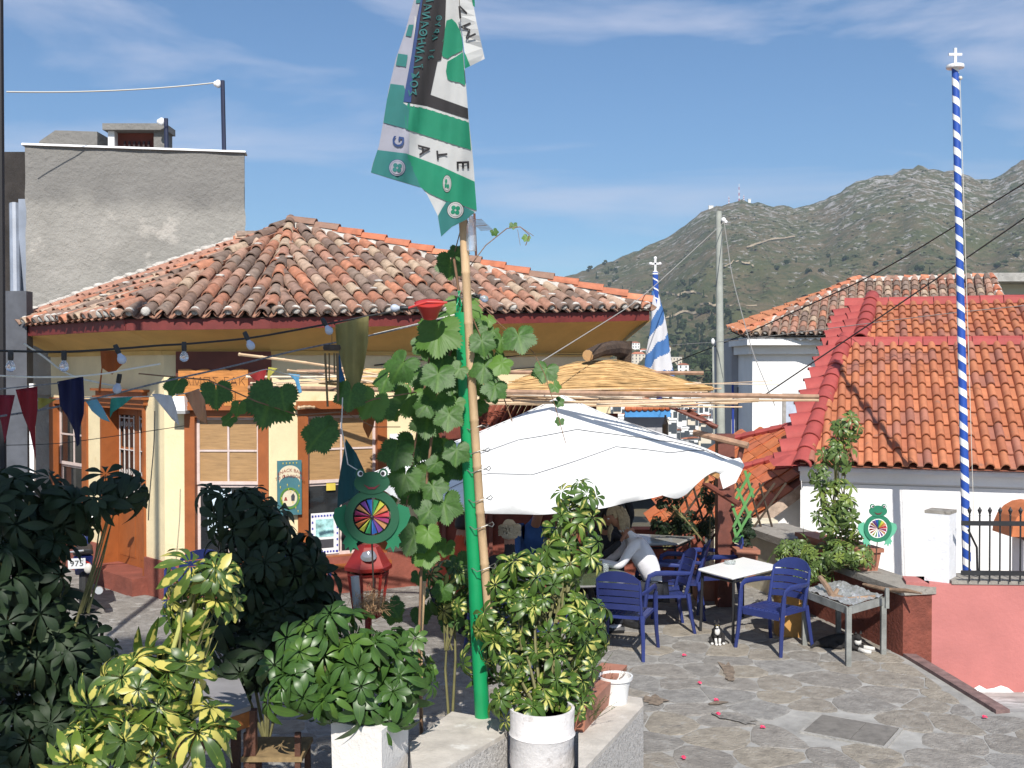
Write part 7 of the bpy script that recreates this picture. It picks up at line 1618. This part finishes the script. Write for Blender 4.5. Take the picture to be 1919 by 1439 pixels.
cloth('pennant', 'orange pennant thrown over the cable', [(188, 657), (216, 657), (236, 676), (210, 702), (192, 690), (188, 738), (184, 735), (190, 690)], 6.0, (.40, .10, .02)); cloth('pennant', 'tall khaki yellow pennant left of the vine', [(628, 608), (691, 592), (690, 640), (680, 700), (668, 745), (656, 742), (643, 690), (630, 640)], 6.7, (.38, .33, .13), wav=.03, tr=.45); cloth('pennant', 'blue pennant behind the khaki one', [(636, 655), (640, 690), (657, 745), (640, 742), (632, 700)], 6.75, (.04, .16, .34))
cloth('pennant', 'small dark red and orange pennant beside the carved sign', [(468, 704), (500, 690), (492, 725), (480, 715)], 9, (.28, .02, .02)); cloth('pennant', 'small curled yellow pennant right of the carved sign', [(503, 688), (520, 690), (506, 706), (502, 730), (497, 725), (501, 705)], 9, (.50, .46, .10)); cloth('pennant', 'small twisted blue pennant among the canes', [(540, 700), (562, 702), (560, 712), (566, 735), (560, 738), (553, 714)], 9, (.12, .36, .58)); cloth('pennant', 'small lilac pennant below the carved letters', [(416, 722), (430, 716), (426, 732), (421, 728)], 8.5, (.28, .27, .48))
cloth('pennant', 'orange leaf shaped strip hanging left of the vine', [(700, 735), (706, 760), (700, 800), (690, 822), (680, 800), (682, 765)], 7.2, (.42, .14, .04)); cloth('pennant', 'long dark teal cloth hanging down behind the frog', [(648, 822), (668, 850), (684, 885), (670, 930), (640, 945), (632, 955), (634, 905)], 6.7, (.02, .10, .11), wav=.03)
# red plastic funnel-like pennant holder at the pole
fn = thing('red_funnel', 'red plastic funnel hanging from the cable left of the bamboo', 'funnel', P(800, 585, 7.0)); b = MB(); b.lathe([(.10, 0), (.088, .0), (.085, -.02), (.065, -.055), (.048, -.10), (.044, -.10), (.06, -.05), (.08, -.015)], P(805, 568, 7.0), 20, Euler((.35, 0, 0)).to_matrix()); b.build('cup', m('red_plastic', (.55, .05, .04), .4, .05, 5, transl=.2), fn, smooth=True)
b = MB(); b.tube([P(756, 580, 6.9), P(800, 566, 6.98), P(838, 567, 7.0)], .008, 6); b.build('rim_wire', m('red_plastic'), fn)
# green twisted wire on the pole top and black fittings
b = MB(); 
for k in range(5): b.tube([P(858+3*sin(i*1.3+k)+k, 545+i*9, dV-.12+.02*cos(i+k)) for i in range(8)], .004, 4)
b.build('green_twine', m('green_twine', (.0, .30, .12), .5), label='bright green twine knotted round the top of the green pole', cat='twine')
# wind chime
wc = thing('bamboo_wind_chime', 'dark bamboo wind chime hanging in front of the second window', 'wind chime', P(622, 650, 6.6)); b = MB(); b.lathe([(.05, .02), (.055, .0), (.05, -.015)], P(622, 652, 6.6), 18); b.build('disc', m('dark_coconut', (.06, .04, .03), .7, .2, 9), wc, smooth=True)
for x0_, x1_, y1_, w_ in ((609, 614, 762, .010), (617, 617, 720, .007), (632, 634, 755, .012), (626, 627, 700, .008)): MB().tube([P(x0_, 662, 6.6), P(x1_, y1_, 6.58)], w_, 7, flat=.7).build('chime_tube', m('old_bamboo', (.17, .115, .05), .6, .25, 9), wc)
b = MB(); b.tube([P(610, 716, 6.59), P(634, 714, 6.59)], .007, 5); b.tube([P(622, 645, 6.6), P(622, 606, 6.62)], .002, 4); b.build('crossbar', m('old_bamboo'), wc)
# ================================================================== FROG SPINNERS
RAIN = [(.45, .03, .05), (.50, .16, .05), (.50, .50, .06), (.04, .28, .10), (.03, .12, .42), (.15, .05, .26), (.48, .24, .10), (.25, .03, .12)]
def frog(lb, c_, k, gm, lm, stick, blades=16, yaw=0):
    """k: outer ring radius in m"""
    t = thing('frog_spinner', lb, 'garden spinner', c_); R = Matrix.Rotation(yaw, 3, 'Z')
    pt3 = lambda x, z, y=0: c_+R @ V((x*k, y, z*k))
    b = MB(); n = 40
    for i in range(n):
        a = 2*pi*i/n
        for r_, y in ((1, -.006), (1, .006), (.70, .006), (.70, -.006)): b.v.append(tuple(pt3(r_*cos(a), r_*sin(a), y)))
    b.f = [(4*i+j, 4*i+(j+1) % 4, 4*((i+1) % n)+(j+1) % 4, 4*((i+1) % n)+j) for i in range(n) for j in range(4)]; b.build('ring_body', gm, t)
    head = [(.62*cos(a)*(1.05 if abs(cos(a)) > .5 else 1), 1.24+.40*sin(a)+(.02 if sin(a) > 0 else 0)) for a in [2*pi*i/28 for i in range(28)]]
    b = MB(); b.prism(head, .012, lambda x, z, q: pt3(x, z, -.012+q)); b.build('head', gm, t)
    for s in (-1, 1):
        ey = [(s*.42+.17*cos(a), 1.60+.18*sin(a)) for a in [2*pi*i/16 for i in range(16)]]; b = MB(); b.prism(ey, .012, lambda x, z, q: pt3(x, z, -.016+q)); e = b.build('eye', gm, t)
        b = MB(); b.prism([(s*.42+.105*cos(a), 1.60+.11*sin(a)) for a in [2*pi*i/14 for i in range(14)]], .003, lambda x, z, q: pt3(x, z, -.020+q)); b.build('eye_white', WHT, e)
        b = MB(); b.prism([(s*.40+.07*cos(a), 1.60+.075*sin(a)) for a in [2*pi*i/12 for i in range(12)]], .003, lambda x, z, q: pt3(x, z, -.024+q)); b.build('pupil', BLK, e)
        leg = [(.95, .45), (1.35, .30), (1.42, .0), (1.28, -.35), (.95, -.72), (1.08, -.98), (1.0, -1.02), (.98, -1.22), (.86, -1.10), (.78, -1.36), (.68, -1.14), (.48, -1.25), (.58, -1.0), (.46, -.86), (.70, -.60), (.85, -.3)]
        b = MB(); b.prism([(s*x, z) for x, z in leg][::s], .008, lambda x, z, q: pt3(x, z, .010+q)); b.build('leg', lm, t)
    mo = [(-.30, 1.20), (-.1, 1.10), (.1, 1.10), (.30, 1.20), (.12, 1.02), (-.12, 1.02)]; b = MB(); b.prism(mo, .003, lambda x, z, q: pt3(x, z, -.017+q)); b.build('mouth', m('mouth_red', (.14, .01, .02), .6), t)
    for i in range(blades):
        a = 2*pi*i/blades; a2 = a+2*pi/blades*.78; mt = m('spinner_%s' % ['red', 'orange', 'yellow', 'green', 'blue', 'purple', 'peach', 'plum'][i % 8], RAIN[i % 8], .45, .05, 5, transl=.25)
        b = MB(); b.add([pt3(.06*cos(a), .06*sin(a), -.008), pt3(.64*cos(a), .64*sin(a), -.016), pt3(.64*cos(a2), .64*sin(a2), .008), pt3(.06*cos(a2), .06*sin(a2), .0), pt3(.35*cos((a+a2)/2), .35*sin((a+a2)/2), -.012)], [(0, 1, 4), (1, 2, 4), (2, 3, 4), (3, 0, 4)]); b.build('spinner_blade', mt, t)
    b = MB(); b.ball(pt3(0, 0, -.015), .05*k+.004, 8, 6); b.build('hub', BLK, t, smooth=True)
    b = MB(); b.tube(stick, .005, 6); b.build('stick', m('frog_stick', (.06, .04, .03)), t); return t
FGD = m('dark_green_foam', (.010, .085, .038), .7, .05, 9, transl=.1); FGL = m('mid_green_foam', (.015, .19, .085), .7, .05, 9, transl=.25); FGM = m('pale_green_foam', (.16, .55, .36), .7, .05, 9, transl=.3)
bigf = frog('large dark green frog spinner with a rainbow wheel hanging before the second window', P(697, 968, 6.3), 51*6.3/F, FGD, FGL, [P(697, 1016, 6.35), P(700, 1100, 6.5)], yaw=.12)
MB().tube([P(642, 745, 6.5), P(640, 800, 6.45), P(652, 870, 6.4), P(672, 882, 6.33), P(680, 893, 6.28)], .0035, 5).build('hanging_cord', CORDW, bigf)
p_ = wp.p(2.95, .72, -.17); frog('small green frog spinner on a stick in the parapet planter', P(1645, 990, 11.7), 26*11.7/F, m('frog_green', (.02, .20, .11), .6, .05, 9, transl=.15), FGM, [P(1644, 1015, 11.72), P(1641, 1062, 11.75)], 16)
# ================================================================== PEOPLE
SK = mat('skin', (.42, .22, .15), .55, .08, 12); SKD = mat('tanned_skin', (.34, .16, .10), .55, .08, 12)
def skinned(name, joints, bones, mt, parent, sub=2):
    names = list(joints); me = D.meshes.new(name); off = rootloc(parent)
    me.from_pydata([tuple(V(joints[k][0])-off) for k in names], [(names.index(a), names.index(b_)) for a, b_ in bones], []); o = D.objects.new(name, me); C.objects.link(o)
    sm = o.modifiers.new('skin', 'SKIN'); sm.use_smooth_shade = True; sl2 = me.skin_vertices[0].data
    for i, k in enumerate(names):
        r = joints[k][1]; sl2[i].radius = (r, r) if not isinstance(r, tuple) else r
        sl2[i].use_root = (i == 0)
    ss = o.modifiers.new('sub', 'SUBSURF'); ss.levels = sub; ss.render_levels = sub
    dg = bpy.context.evaluated_depsgraph_get(); me2 = D.meshes.new_from_object(o.evaluated_get(dg)); me2.name = name; D.objects.remove(o)
    me2.materials.clear(); me2.materials.append(mt); me2.polygons.foreach_set('use_smooth', [True]*len(me2.polygons)); o = D.objects.new(name, me2); C.objects.link(o); o.parent = parent; return o
def person(lb, loc, yaw, skin, shirt, trous, hair, seated=True, lean=.15, headtilt=.3, arms='table', hairlen=0, beard=0, s=1.0, roll=None):
    """local: faces -Y"""
    t = thing('person', lb, 'person', loc); R = Matrix.Rotation(yaw, 3, 'Z'); L0 = V(loc)
    def W_(x, y, z): return L0+R @ V((x*s, y*s, z*s))
    zp = .50 if seated else .93; 
    sh = zp+.50; ly = -lean
    J = {'pelvis': (W_(0, .05, zp), .13), 'belly': (W_(0, .05+ly*.3, zp+.18), .135), 'chest': (W_(0, ly*.7, zp+.38), .145), 'neck0': (W_(0, ly, sh+.03), .075), 'neck': (W_(0, ly*1.2-.02, sh+.10), .052), 'head0': (W_(0, ly*1.4-.03, sh+.17), .07)}
    B = [('pelvis', 'belly'), ('belly', 'chest'), ('chest', 'neck0'), ('neck0', 'neck'), ('neck', 'head0')]
    for q, e in ((-1, 'r'), (1, 'l')):
        J['sho'+e] = (W_(q*.185, ly*.95, sh), .065)
        if arms == 'table': el, wr_, hd_ = (q*.25, ly-.16, sh-.24), (q*.15, ly-.40, sh-.20), (q*.12, ly-.47, sh-.18)
        elif arms == 'up': el, wr_, hd_ = (q*.25, ly-.22, sh-.20), (q*.10, ly-.40, sh+.0), (q*.06, ly-.42, sh+.08)
        else: el, wr_, hd_ = (q*.26, ly*.6+.02, sh-.28), (q*.24, ly*.5-.12, sh-.50), (q*.23, ly*.5-.16, sh-.57)
        J['elb'+e] = (W_(*el), .047); J['wri'+e] = (W_(*wr_), .036); B += [('chest', 'sho'+e), ('sho'+e, 'elb'+e), ('elb'+e, 'wri'+e)]
        if seated: kn, an_ = (q*.13, -.42, zp+.02), (q*.13, -.40, .08)
        else: kn, an_ = (q*.10, -.02, .50), (q*.11, .03, .08)
        J['hip'+e] = (W_(q*.09, .02, zp-.03), .095); J['kne'+e] = (W_(*kn), .065); J['ank'+e] = (W_(*an_), .045); J['toe'+e] = (W_(an_[0], an_[1]-.16, .035), .038)
        B += [('pelvis', 'hip'+e), ('hip'+e, 'kne'+e), ('kne'+e, 'ank'+e), ('ank'+e, 'toe'+e)]
        # hand
        hc = W_(*hd_); wv = (hc-W_(*wr_)).normalized(); sd_ = R @ V((1, 0, 0))
        FJ = {'w': (W_(*wr_), .028), 'p': (hc, (.036, .018))}; FB_ = [('w', 'p')]
        hb = MB(); hb.tube([W_(*wr_), W_(*wr_).lerp(hc, .5), hc, hc+wv*.03], [.026, .034, .036, .03], 8, flat=.55)
        dn = R @ V((0, 0, -1))
        for f in range(4):
            a0 = hc+wv*.03+sd_*(f-1.5)*.018; l_ = (.032, .038, .036, .028)[f]; hb.tube([a0-wv*.01, a0+wv*l_*.8, a0+wv*l_*1.3+dn*.014, a0+wv*l_*1.5+dn*.03], [.009, .0085, .008, .006], 6)
        tb_2 = hc-sd_*q*.03; hb.tube([tb_2-wv*.02, tb_2-sd_*q*.02+wv*.015, tb_2-sd_*q*.02+wv*.04+dn*.008], [.011, .010, .007], 6); hb.build('hand', skin, t, smooth=True)
    body = skinned('body', J, B, shirt, t)
    # trousers: own surface round hips and legs
    TJ = {'pelvis': (W_(0, .05, zp+.02), .145)}; TB = []
    for q, e in ((-1, 'r'), (1, 'l')):
        for k, g in (('hip', 1.08), ('kne', 1.14), ('ank', 1.25)): TJ[k+e] = (J[k+e][0], J[k+e][1]*g)
        TB += [('pelvis', 'hip'+e), ('hip'+e, 'kne'+e), ('kne'+e, 'ank'+e)]
    skinned('trousers', TJ, TB, trous, t)
    for e in 'rl': 
        a_, c_ = J['ank'+e][0], J['toe'+e][0]; b = MB(); b.tube([a_+R @ V((0, .06, -.035)), a_+R @ V((0, 0, -.03)), c_, c_+R @ V((0, -.05, 0))], [.042, .05, .046, .03], 8); b.build('shoe', BLK, t, smooth=True)
    # head with face
    hc = W_(0, ly*1.5-.06, sh+.26); RH = R @ Matrix.Rotation(headtilt, 3, 'X')
    if roll: RH = RH @ Matrix.Rotation(roll, 3, 'Y')
    b = MB(); n, m_ = 20, 16
    for i in range(m_+1):
        th = pi*i/m_; z = -cos(th)*.118
        for k in range(n):
            a = 2*pi*k/n; w_ = .076*sin(th)**.85*(1-.22*max(0, -z/.118)**1.2); dp_ = .095*sin(th)**.85; x = w_*cos(a); y = dp_*sin(a)
            if y < 0: y *= (.92-.15*max(0, -z/.118)); 
            if y < 0 and abs(x) < .02 and -.045 < z < .03: y -= .024*(1-abs(x)/.02)*(1-abs(z+.012)/.05)   # nose
            if y < 0 and abs(abs(x)-.030) < .014 and .008 < z < .035: y += .008                                    # eye sockets
            if y < 0 and abs(x) < .03 and abs(z+.062) < .010: y -= .006                                           # lips
            b.v.append(tuple(hc+RH @ V((x, y, z))*s))
    b.f = [(i*n+k, i*n+(k+1) % n, (i+1)*n+(k+1) % n, (i+1)*n+k) for i in range(m_) for k in range(n)]
    for q in (-1, 1): b.ball(hc+RH @ V((q*.077, .008, -.005)), .026, 8, 6, (.35, .6, 1))
    b.tube([W_(0, ly*1.1-.01, sh+.04), hc+RH @ V((0, .015, -.08))], [.055, .055], 10)
    hdo = b.build('head', skin, t, smooth=True)
    for q in (-1, 1):
        e_ = MB(); e_.ball(hc+RH @ V((q*.030, -.078, .02)), .010, 8, 6, (1.3, .6, .8)); e_.build('eye', m('eye_white', (.6, .6, .58), .3), hdo); e_ = MB(); e_.ball(hc+RH @ V((q*.030, -.085, .02)), .005, 8, 6); e_.build('iris', BLK, hdo)
    hb = MB(); rh_ = random.Random(int(loc[0]*100))
    nh = 24; mh = 14
    for i in range(mh+1):
        th = pi*i/mh
        for k in range(nh):
            a = 2*pi*k/nh; z = -cos(th)*.128; x = .088*sin(th)*cos(a); y = .108*sin(th)*sin(a)+.012
            front = y < .0; lim = .055 if y < -.03 else (-.02 if y < .03 else -.075)
            if z < lim: f_ = .6; x *= f_; y = y*f_+.015; z = max(z, lim)
            p = V((x, y, z)); p *= 1+.05*noise.noise(p*30+V(loc)); hb.v.append(tuple(hc+RH @ p*s))
    hb.f = [(i*nh+k, i*nh+(k+1) % nh, (i+1)*nh+(k+1) % nh, (i+1)*nh+k) for i in range(mh) for k in range(nh)]
    if hairlen or beard:
        for _ in range(520):
            if rh_.random() < .7: a = rh_.uniform(.05, pi-.05); p = V((.086*cos(a), .03+.085*sin(a), rh_.uniform(-.02, .08))); d = V((cos(a)*.03, .02+sin(a)*.03, -hairlen*rh_.uniform(.6, 1.1)))
            elif beard: p = V((rh_.uniform(-.05, .05), -.075, rh_.uniform(-.095, -.045))); d = V((rh_.gauss(0, .02), -.03, -beard*rh_.uniform(.5, 1.1)))
            else: continue
            q0 = hc+RH @ p*s; d = R @ d*s; hb.tube([q0, q0+d*.5+(RH @ V((0, p.y*.2, 0))), q0+d], [.006, .006, .002], 3, False)
    hb.build('hair', hair, t, smooth=True); return t
NAVYC = m('dark_cloth', (.018, .018, .022), .9, .2, 8); DKT = m('dark_trousers', (.02, .022, .03), .9, .2, 8); WSH = m('white_shirt_cloth', (.68, .67, .70), .85, .06, 5, .4, 18); BSH = m('blue_shirt_cloth', (.02, .07, .22), .85, .15, 5, .3, 18); OSH = m('orange_shirt_cloth', (.45, .06, .02), .85, .1, 5)
HW = m('white_hair', (.50, .44, .33), .85, .05, 60, .4, 60); HB = m('black_hair', (.012, .010, .010), .6, .2, 30); HG = m('grey_blond_hair', (.34, .27, .17), .8, .2, 40)
person('bearded long haired man in a white shirt bent over the round table', (1.56, 11.95, 0), radians(-88), SKD, WSH, DKT, HG, lean=.24, headtilt=.45, arms='table', hairlen=.16, beard=.15)
person('dark haired person in black facing the bearded man', (.92, 12.35, 0), radians(40), SKD, NAVYC, DKT, HB, lean=.15, headtilt=.5, arms='up', hairlen=.05)
person('white haired man in a dark shirt seen from behind', (-.02, 10.75, 0), radians(185), SKD, NAVYC, DKT, HW, lean=.02, headtilt=.15, arms='table', hairlen=.02)
person('person in a blue shirt leaning under the parasol behind the white haired man', (.15, 12.3, 0), radians(20), SKD, BSH, DKT, HB, seated=True, lean=.25, headtilt=.4, arms='table', s=1.12)
person('person in black clothes standing at the back under the parasol', (1.2, 13.1, 0), radians(185), SKD, NAVYC, DKT, HB, seated=False, lean=.08, arms='down', s=.98)
person('person in an orange shirt half hidden behind the green pole', (-.62, 11.4, 0), radians(150), SKD, OSH, DKT, HB, lean=.1, arms='table', s=.98)
# ================================================================== CATS
CBK = m('black_fur', (.02, .018, .018), .9, .2, 40, .4, 90); CWT = m('white_fur', (.62, .60, .57), .9, .06, 40, .3, 90)
cg = G(1344, 1208); ct_ = thing('cat', 'black and white kitten sitting upright by the white table leg', 'cat', cg); s_ = 1.0
def cw(x, y, z): return cg+V((x, y, z))
skinned('body', {'rump': (cw(.02, .10, .065), .062), 'belly': (cw(.01, .05, .10), .058), 'chest': (cw(0, 0, .145), .043), 'neck': (cw(-.005, -.01, .185), .030), 'head': (cw(-.01, -.03, .215), .034), 'muz': (cw(-.01, -.055, .205), .017),
    'sl': (cw(.025, -.015, .11), .020), 'pl': (cw(.018, -.03, .02), .013), 'tl': (cw(.018, -.05, .012), .014), 'sr': (cw(-.025, -.015, .11), .020), 'pr': (cw(-.018, -.03, .02), .013), 'tr': (cw(-.018, -.05, .012), .014),
    'hl': (cw(.065, .06, .055), .036), 'fl': (cw(.065, -.01, .015), .014), 'hr': (cw(-.04, .06, .055), .036), 'fr': (cw(-.055, -.01, .015), .014), 't1': (cw(.06, .15, .02), .014), 't2': (cw(.12, .10, .014), .010), 't3': (cw(.13, .02, .012), .007)},
    [('rump', 'belly'), ('belly', 'chest'), ('chest', 'neck'), ('neck', 'head'), ('head', 'muz'), ('chest', 'sl'), ('sl', 'pl'), ('pl', 'tl'), ('chest', 'sr'), ('sr', 'pr'), ('pr', 'tr'), ('rump', 'hl'), ('hl', 'fl'), ('rump', 'hr'), ('hr', 'fr'), ('rump', 't1'), ('t1', 't2'), ('t2', 't3')], CBK, ct_)
b = MB(); 
for q in (-1, 1): b.lathe([(.016, 0), (.0, .035)], cw(-.01+q*.02, -.025, .238), 5)
b.build('ears', CBK, ct_); b = MB(); b.ball(cw(-.005, -.035, .145), .030, 10, 8, (1, .55, 1.3)); b.ball(cw(-.012, -.062, .198), .014, 8, 6, (1.2, .7, .8)); b.build('white_bib', CWT, ct_, smooth=2)
b = MB(); 
for x, y in ((.018, -.055), (-.018, -.055), (.065, -.015), (-.055, -.015)): b.ball(cw(x, y, .014), .0175, 8, 6, (1, 1.3, .8))
b.tube([cw(.018, -.042, .02), cw(.022, -.03, .075)], [.015, .014], 7); b.tube([cw(-.018, -.042, .02), cw(-.022, -.03, .075)], [.015, .014], 7); b.build('white_socks', CWT, ct_, smooth=2)
for q in (-1, 1): b = MB(); b.ball(cw(-.01+q*.013, -.062, .218), .005, 7, 5); b.build('eye', m('amber_eye', (.35, .25, .05), .2), ct_)
cg2 = G(1590, 1218); c2_ = thing('cat', 'black and white cat lying in the shade under the foil covered stand', 'cat', cg2)
def cw2(x, y, z): return cg2+V((x, y, z))
skinned('body', {'rump': (cw2(-.22, .12, .075), .075), 'belly': (cw2(-.10, .10, .08), .082), 'chest': (cw2(.03, .05, .085), .065), 'neck': (cw2(.07, .0, .12), .042), 'head': (cw2(.09, -.04, .145), .043), 'muz': (cw2(.10, -.075, .13), .02), 'a1': (cw2(.10, 0, .04), .028), 'a2': (cw2(.20, -.02, .02), .018), 'a3': (cw2(.24, -.03, .018), .018), 'b1': (cw2(.03, -.03, .04), .026), 'b2': (cw2(.12, -.14, .02), .018), 'b3': (cw2(.16, -.16, .018), .018),
    'h1': (cw2(-.18, .03, .05), .05), 'h2': (cw2(-.06, -.02, .025), .02), 't1': (cw2(-.32, .10, .03), .018), 't2': (cw2(-.38, .02, .02), .012)}, [('rump', 'belly'), ('belly', 'chest'), ('chest', 'neck'), ('neck', 'head'), ('head', 'muz'), ('chest', 'a1'), ('a1', 'a2'), ('a2', 'a3'), ('chest', 'b1'), ('b1', 'b2'), ('b2', 'b3'), ('rump', 'h1'), ('h1', 'h2'), ('rump', 't1'), ('t1', 't2')], CBK, c2_)
b = MB(); b.tube([cw2(.15, -.01, .03), cw2(.21, -.02, .022), cw2(.26, -.035, .02)], [.026, .024, .02], 8); b.tube([cw2(.08, -.09, .03), cw2(.13, -.145, .022), cw2(.18, -.17, .02)], [.024, .022, .019], 8); b.ball(cw2(.09, -.02, .09), .04, 8, 6); b.build('white_paws', CWT, c2_, smooth=2)
b = MB(); [b.lathe([(.018, 0), (.0, .035)], cw2(.09+q*.026, -.03, .175), 5) for q in (-1, 1)]; b.build('ears', CBK, c2_)
# ================================================================== MOTORCYCLE behind the dark plant
mc = thing('motor_scooter', 'dark blue moped with a white number plate parked by the tavern wall', 'moped', (-5.45, 12.9, 0)); o0 = P(150, 1060, 12.6); TY = m('tyre_rubber', (.015, .015, .015), .8); NB = m('dark_blue_lacquer', (.01, .02, .10), .2, 0, coat=.5)
mx0, my0 = o0.x, 12.7; dirm = V((-.35, .94, 0)); sdm = V((.94, .35, 0))
def mp(f, s, z): return V((mx0, my0, 0))+dirm*f+sdm*s+V((0, 0, z))
for f, r_ in ((.15, .27), (1.35, .27)):
    b = MB(); ring = [mp(f+r_*cos(a), 0, r_+.02+r_*sin(a)) for a in [2*pi*i/24 for i in range(25)]]; b.tube(ring, .05, 8, False); w_ = b.build('wheel', TY, mc, smooth=True); b = MB(); ring = [mp(f+r_*.75*cos(a), 0, r_+.02+r_*.75*sin(a)) for a in [2*pi*i/24 for i in range(25)]]; b.tube(ring, .015, 6, False)
    for k in range(6): a = k*pi/3; b.tube([mp(f, 0, r_+.02), mp(f+r_*.75*cos(a), 0, r_+.02+r_*.75*sin(a))], .01, 5)
    b.build('rim', AL, w_, smooth=True)
b = MB(); b.hull8([mp(-.05, -.09, .48), mp(-.05, .09, .48), mp(.75, .07, .45), mp(.75, -.07, .45), mp(-.12, -.11, .72), mp(-.12, .11, .72), mp(.72, .1, .66), mp(.72, -.1, .66)]); b.tube([mp(.7, 0, .5), mp(1.1, 0, .45), mp(1.25, 0, .85)], [.09, .08, .05], 8); o = b.build('fairing', NB, mc); bv = o.modifiers.new('b', 'BEVEL'); bv.width = .03; bv.segments = 3
b = MB(); b.hull8([mp(-.15, -.12, .73), mp(-.15, .12, .73), mp(.6, .1, .69), mp(.6, -.1, .69), mp(-.17, -.1, .80), mp(-.17, .1, .80), mp(.58, .08, .75), mp(.58, -.08, .75)]); o = b.build('seat', BLK, mc); bv = o.modifiers.new('b', 'BEVEL'); bv.width = .025; bv.segments = 3
b = MB(); b.tube([mp(1.22, -.32, 1.02), mp(1.25, 0, .98), mp(1.22, .32, 1.02)], .014, 6); b.tube([mp(1.25, 0, .98), mp(1.35, 0, .29)], .025, 6); b.build('handlebar', AL, mc)
b = MB(); b.tube([mp(1.2, .3, 1.02), mp(1.2, .34, 1.16)], .006, 5); b.ball(mp(1.19, .34, 1.2), .06, 10, 6, (1.2, .3, .8)); b.build('mirror', m('mirror_glass', (.7, .75, .8), .05, metal=1), mc, smooth=2)
b = MB(); b.ball(mp(-.17, 0, .62), .06, 10, 6, (1.6, .7, .8)); b.build('tail_light', m('clear_red_lens', (.4, .03, .02), .2), mc, smooth=2)
b = MB(); b.tube([mp(.25, .16, .25), mp(-.1, .17, .30), mp(-.28, .17, .33)], [.03, .05, .045], 10); b.build('exhaust', AL, mc)
pc = P(144, 1056, 12.45); b = MB(); Rn = Euler((.25, 0, .25)).to_matrix(); b.box(pc, (.19, .008, .125), Rn); pl = b.build('number_plate', WHT, mc); text('975', .10, lambda x, y, t: pc+Rn @ V((x, -.006-t*.2, y)), BLK, pl, ext=.002)
b = MB(); b.tube([pc+V((-.09, 0, .13)), pc+V((.08, 0, .15))], .012, 5); b.build('rear_rail', AL, mc); b = MB(); b.ball(P(165, 1065, 12.5), .05, 10, 8, (1, .6, 1.2)); b.build('indicator', m('dirty_white_plastic', (.5, .47, .42), .4), mc, smooth=2)
# ================================================================== unseen plane trees added behind the camera to shade the left of the terrace
PLF = m('plane_tree_leaf', (.05, .09, .02), .6, .3, 3, transl=.15); PLB = m('plane_bark', (.25, .22, .16), .9, .3, 4, .5, 20)
def crown_part(t, c_, rx, ry, rz_, n, seed, frm):
    r = random.Random(seed); b = MB(); lob = [(V((r.uniform(-1, 1)*.62, r.uniform(-1, 1)*.6, r.uniform(-1, 1)*.55)), r.uniform(.35, .6)) for _ in range(16)]
    for _ in range(n):
        l0, lr = r.choice(lob); d = V((r.gauss(0, 1), r.gauss(0, 1), r.gauss(0, 1))).normalized()*lr*r.random()**.4; p = l0+d; p = V(c_)+V((p.x*rx, p.y*ry, p.z*rz_)); R = Euler((r.uniform(-.7, .7), r.uniform(-.7, .7), r.uniform(0, 6))).to_matrix(); s = r.uniform(.09, .17)
        b.add([p+R @ V(q) for q in ((-s, 0, 0), (-s*.3, -s*.8, 0), (s, -s*.1, .02), (s*.2, s*.9, 0))], [(0, 1, 2, 3)])
    b.build('crown', PLF, t); b = MB(); b.tube([V(frm), V(c_)], [.12, .05], 8)
    for l0, lr in lob[:8]: b.tube([V(frm).lerp(V(c_), .6), V(c_).lerp(V((c_[0]+l0.x*rx, c_[1]+l0.y*ry, c_[2]+l0.z*rz_)), .8)], [.05, .02], 6)
    b.build('limb', PLB, t, smooth=True)
def shade_tree(lb, c_, rx, ry, rz_, n, seed, trunk):
    t = thing('added_plane_tree', lb, 'tree', trunk, 'plane trees added behind the viewpoint for shade'); up_ = V((c_[0]-.6, c_[1], c_[2]-1.5)); MB().tube([V(trunk), V(trunk)+V((.1, 0, 4)), up_], [.32, .26, .14], 10).build('trunk', PLB, t, smooth=True)
    crown_part(t, c_, rx, ry, rz_, n, seed, up_); return t
TE = math.tan(SUN_EL)
def on_ray(x, sv, back):  # point 'back' metres behind the camera on the sun ray with parameter sv
    return (x+(back+6.5)*math.tan(SUN_AZ), -back, CAMZ+sv+back*TE/1.0)
big_t = shade_tree('broad plane tree added behind the viewpoint to shade the left of the terrace', on_ray(-3.5, 6.15, 6), 2.55, .95, 1.12, 9000, 3, (-3.6, -7, 0))
crown_part(big_t, on_ray(-1.42, 5.62, 6.2), .85, .55, .62, 4600, 5, on_ray(-3.0, 6.1, 6.1))  # extra crown added to throw shade on the frog spinner
shade_tree('second plane tree added behind the viewpoint to shade the far left', on_ray(-5.6, 3.9, 5), 2.6, 1.3, 2.2, 9000, 8, (-6.2, -6, 0))
# ================================================================== AIR
hz = D.materials.new('air'); hz.use_nodes = True; N = hz.node_tree.nodes; N.remove(N['Principled BSDF']); pv = N.new('ShaderNodeVolumePrincipled')
pv.inputs['Color'].default_value = (.72, .84, 1, 1); pv.inputs['Density'].default_value = .00014; pv.inputs['Anisotropy'].default_value = .2
hz.node_tree.links.new(pv.outputs[0], N['Material Output'].inputs['Volume'])
b = MB(); b.box((0, 0, 225), (6020, 6020, 534)); b.build('haze', hz, kind='stuff')
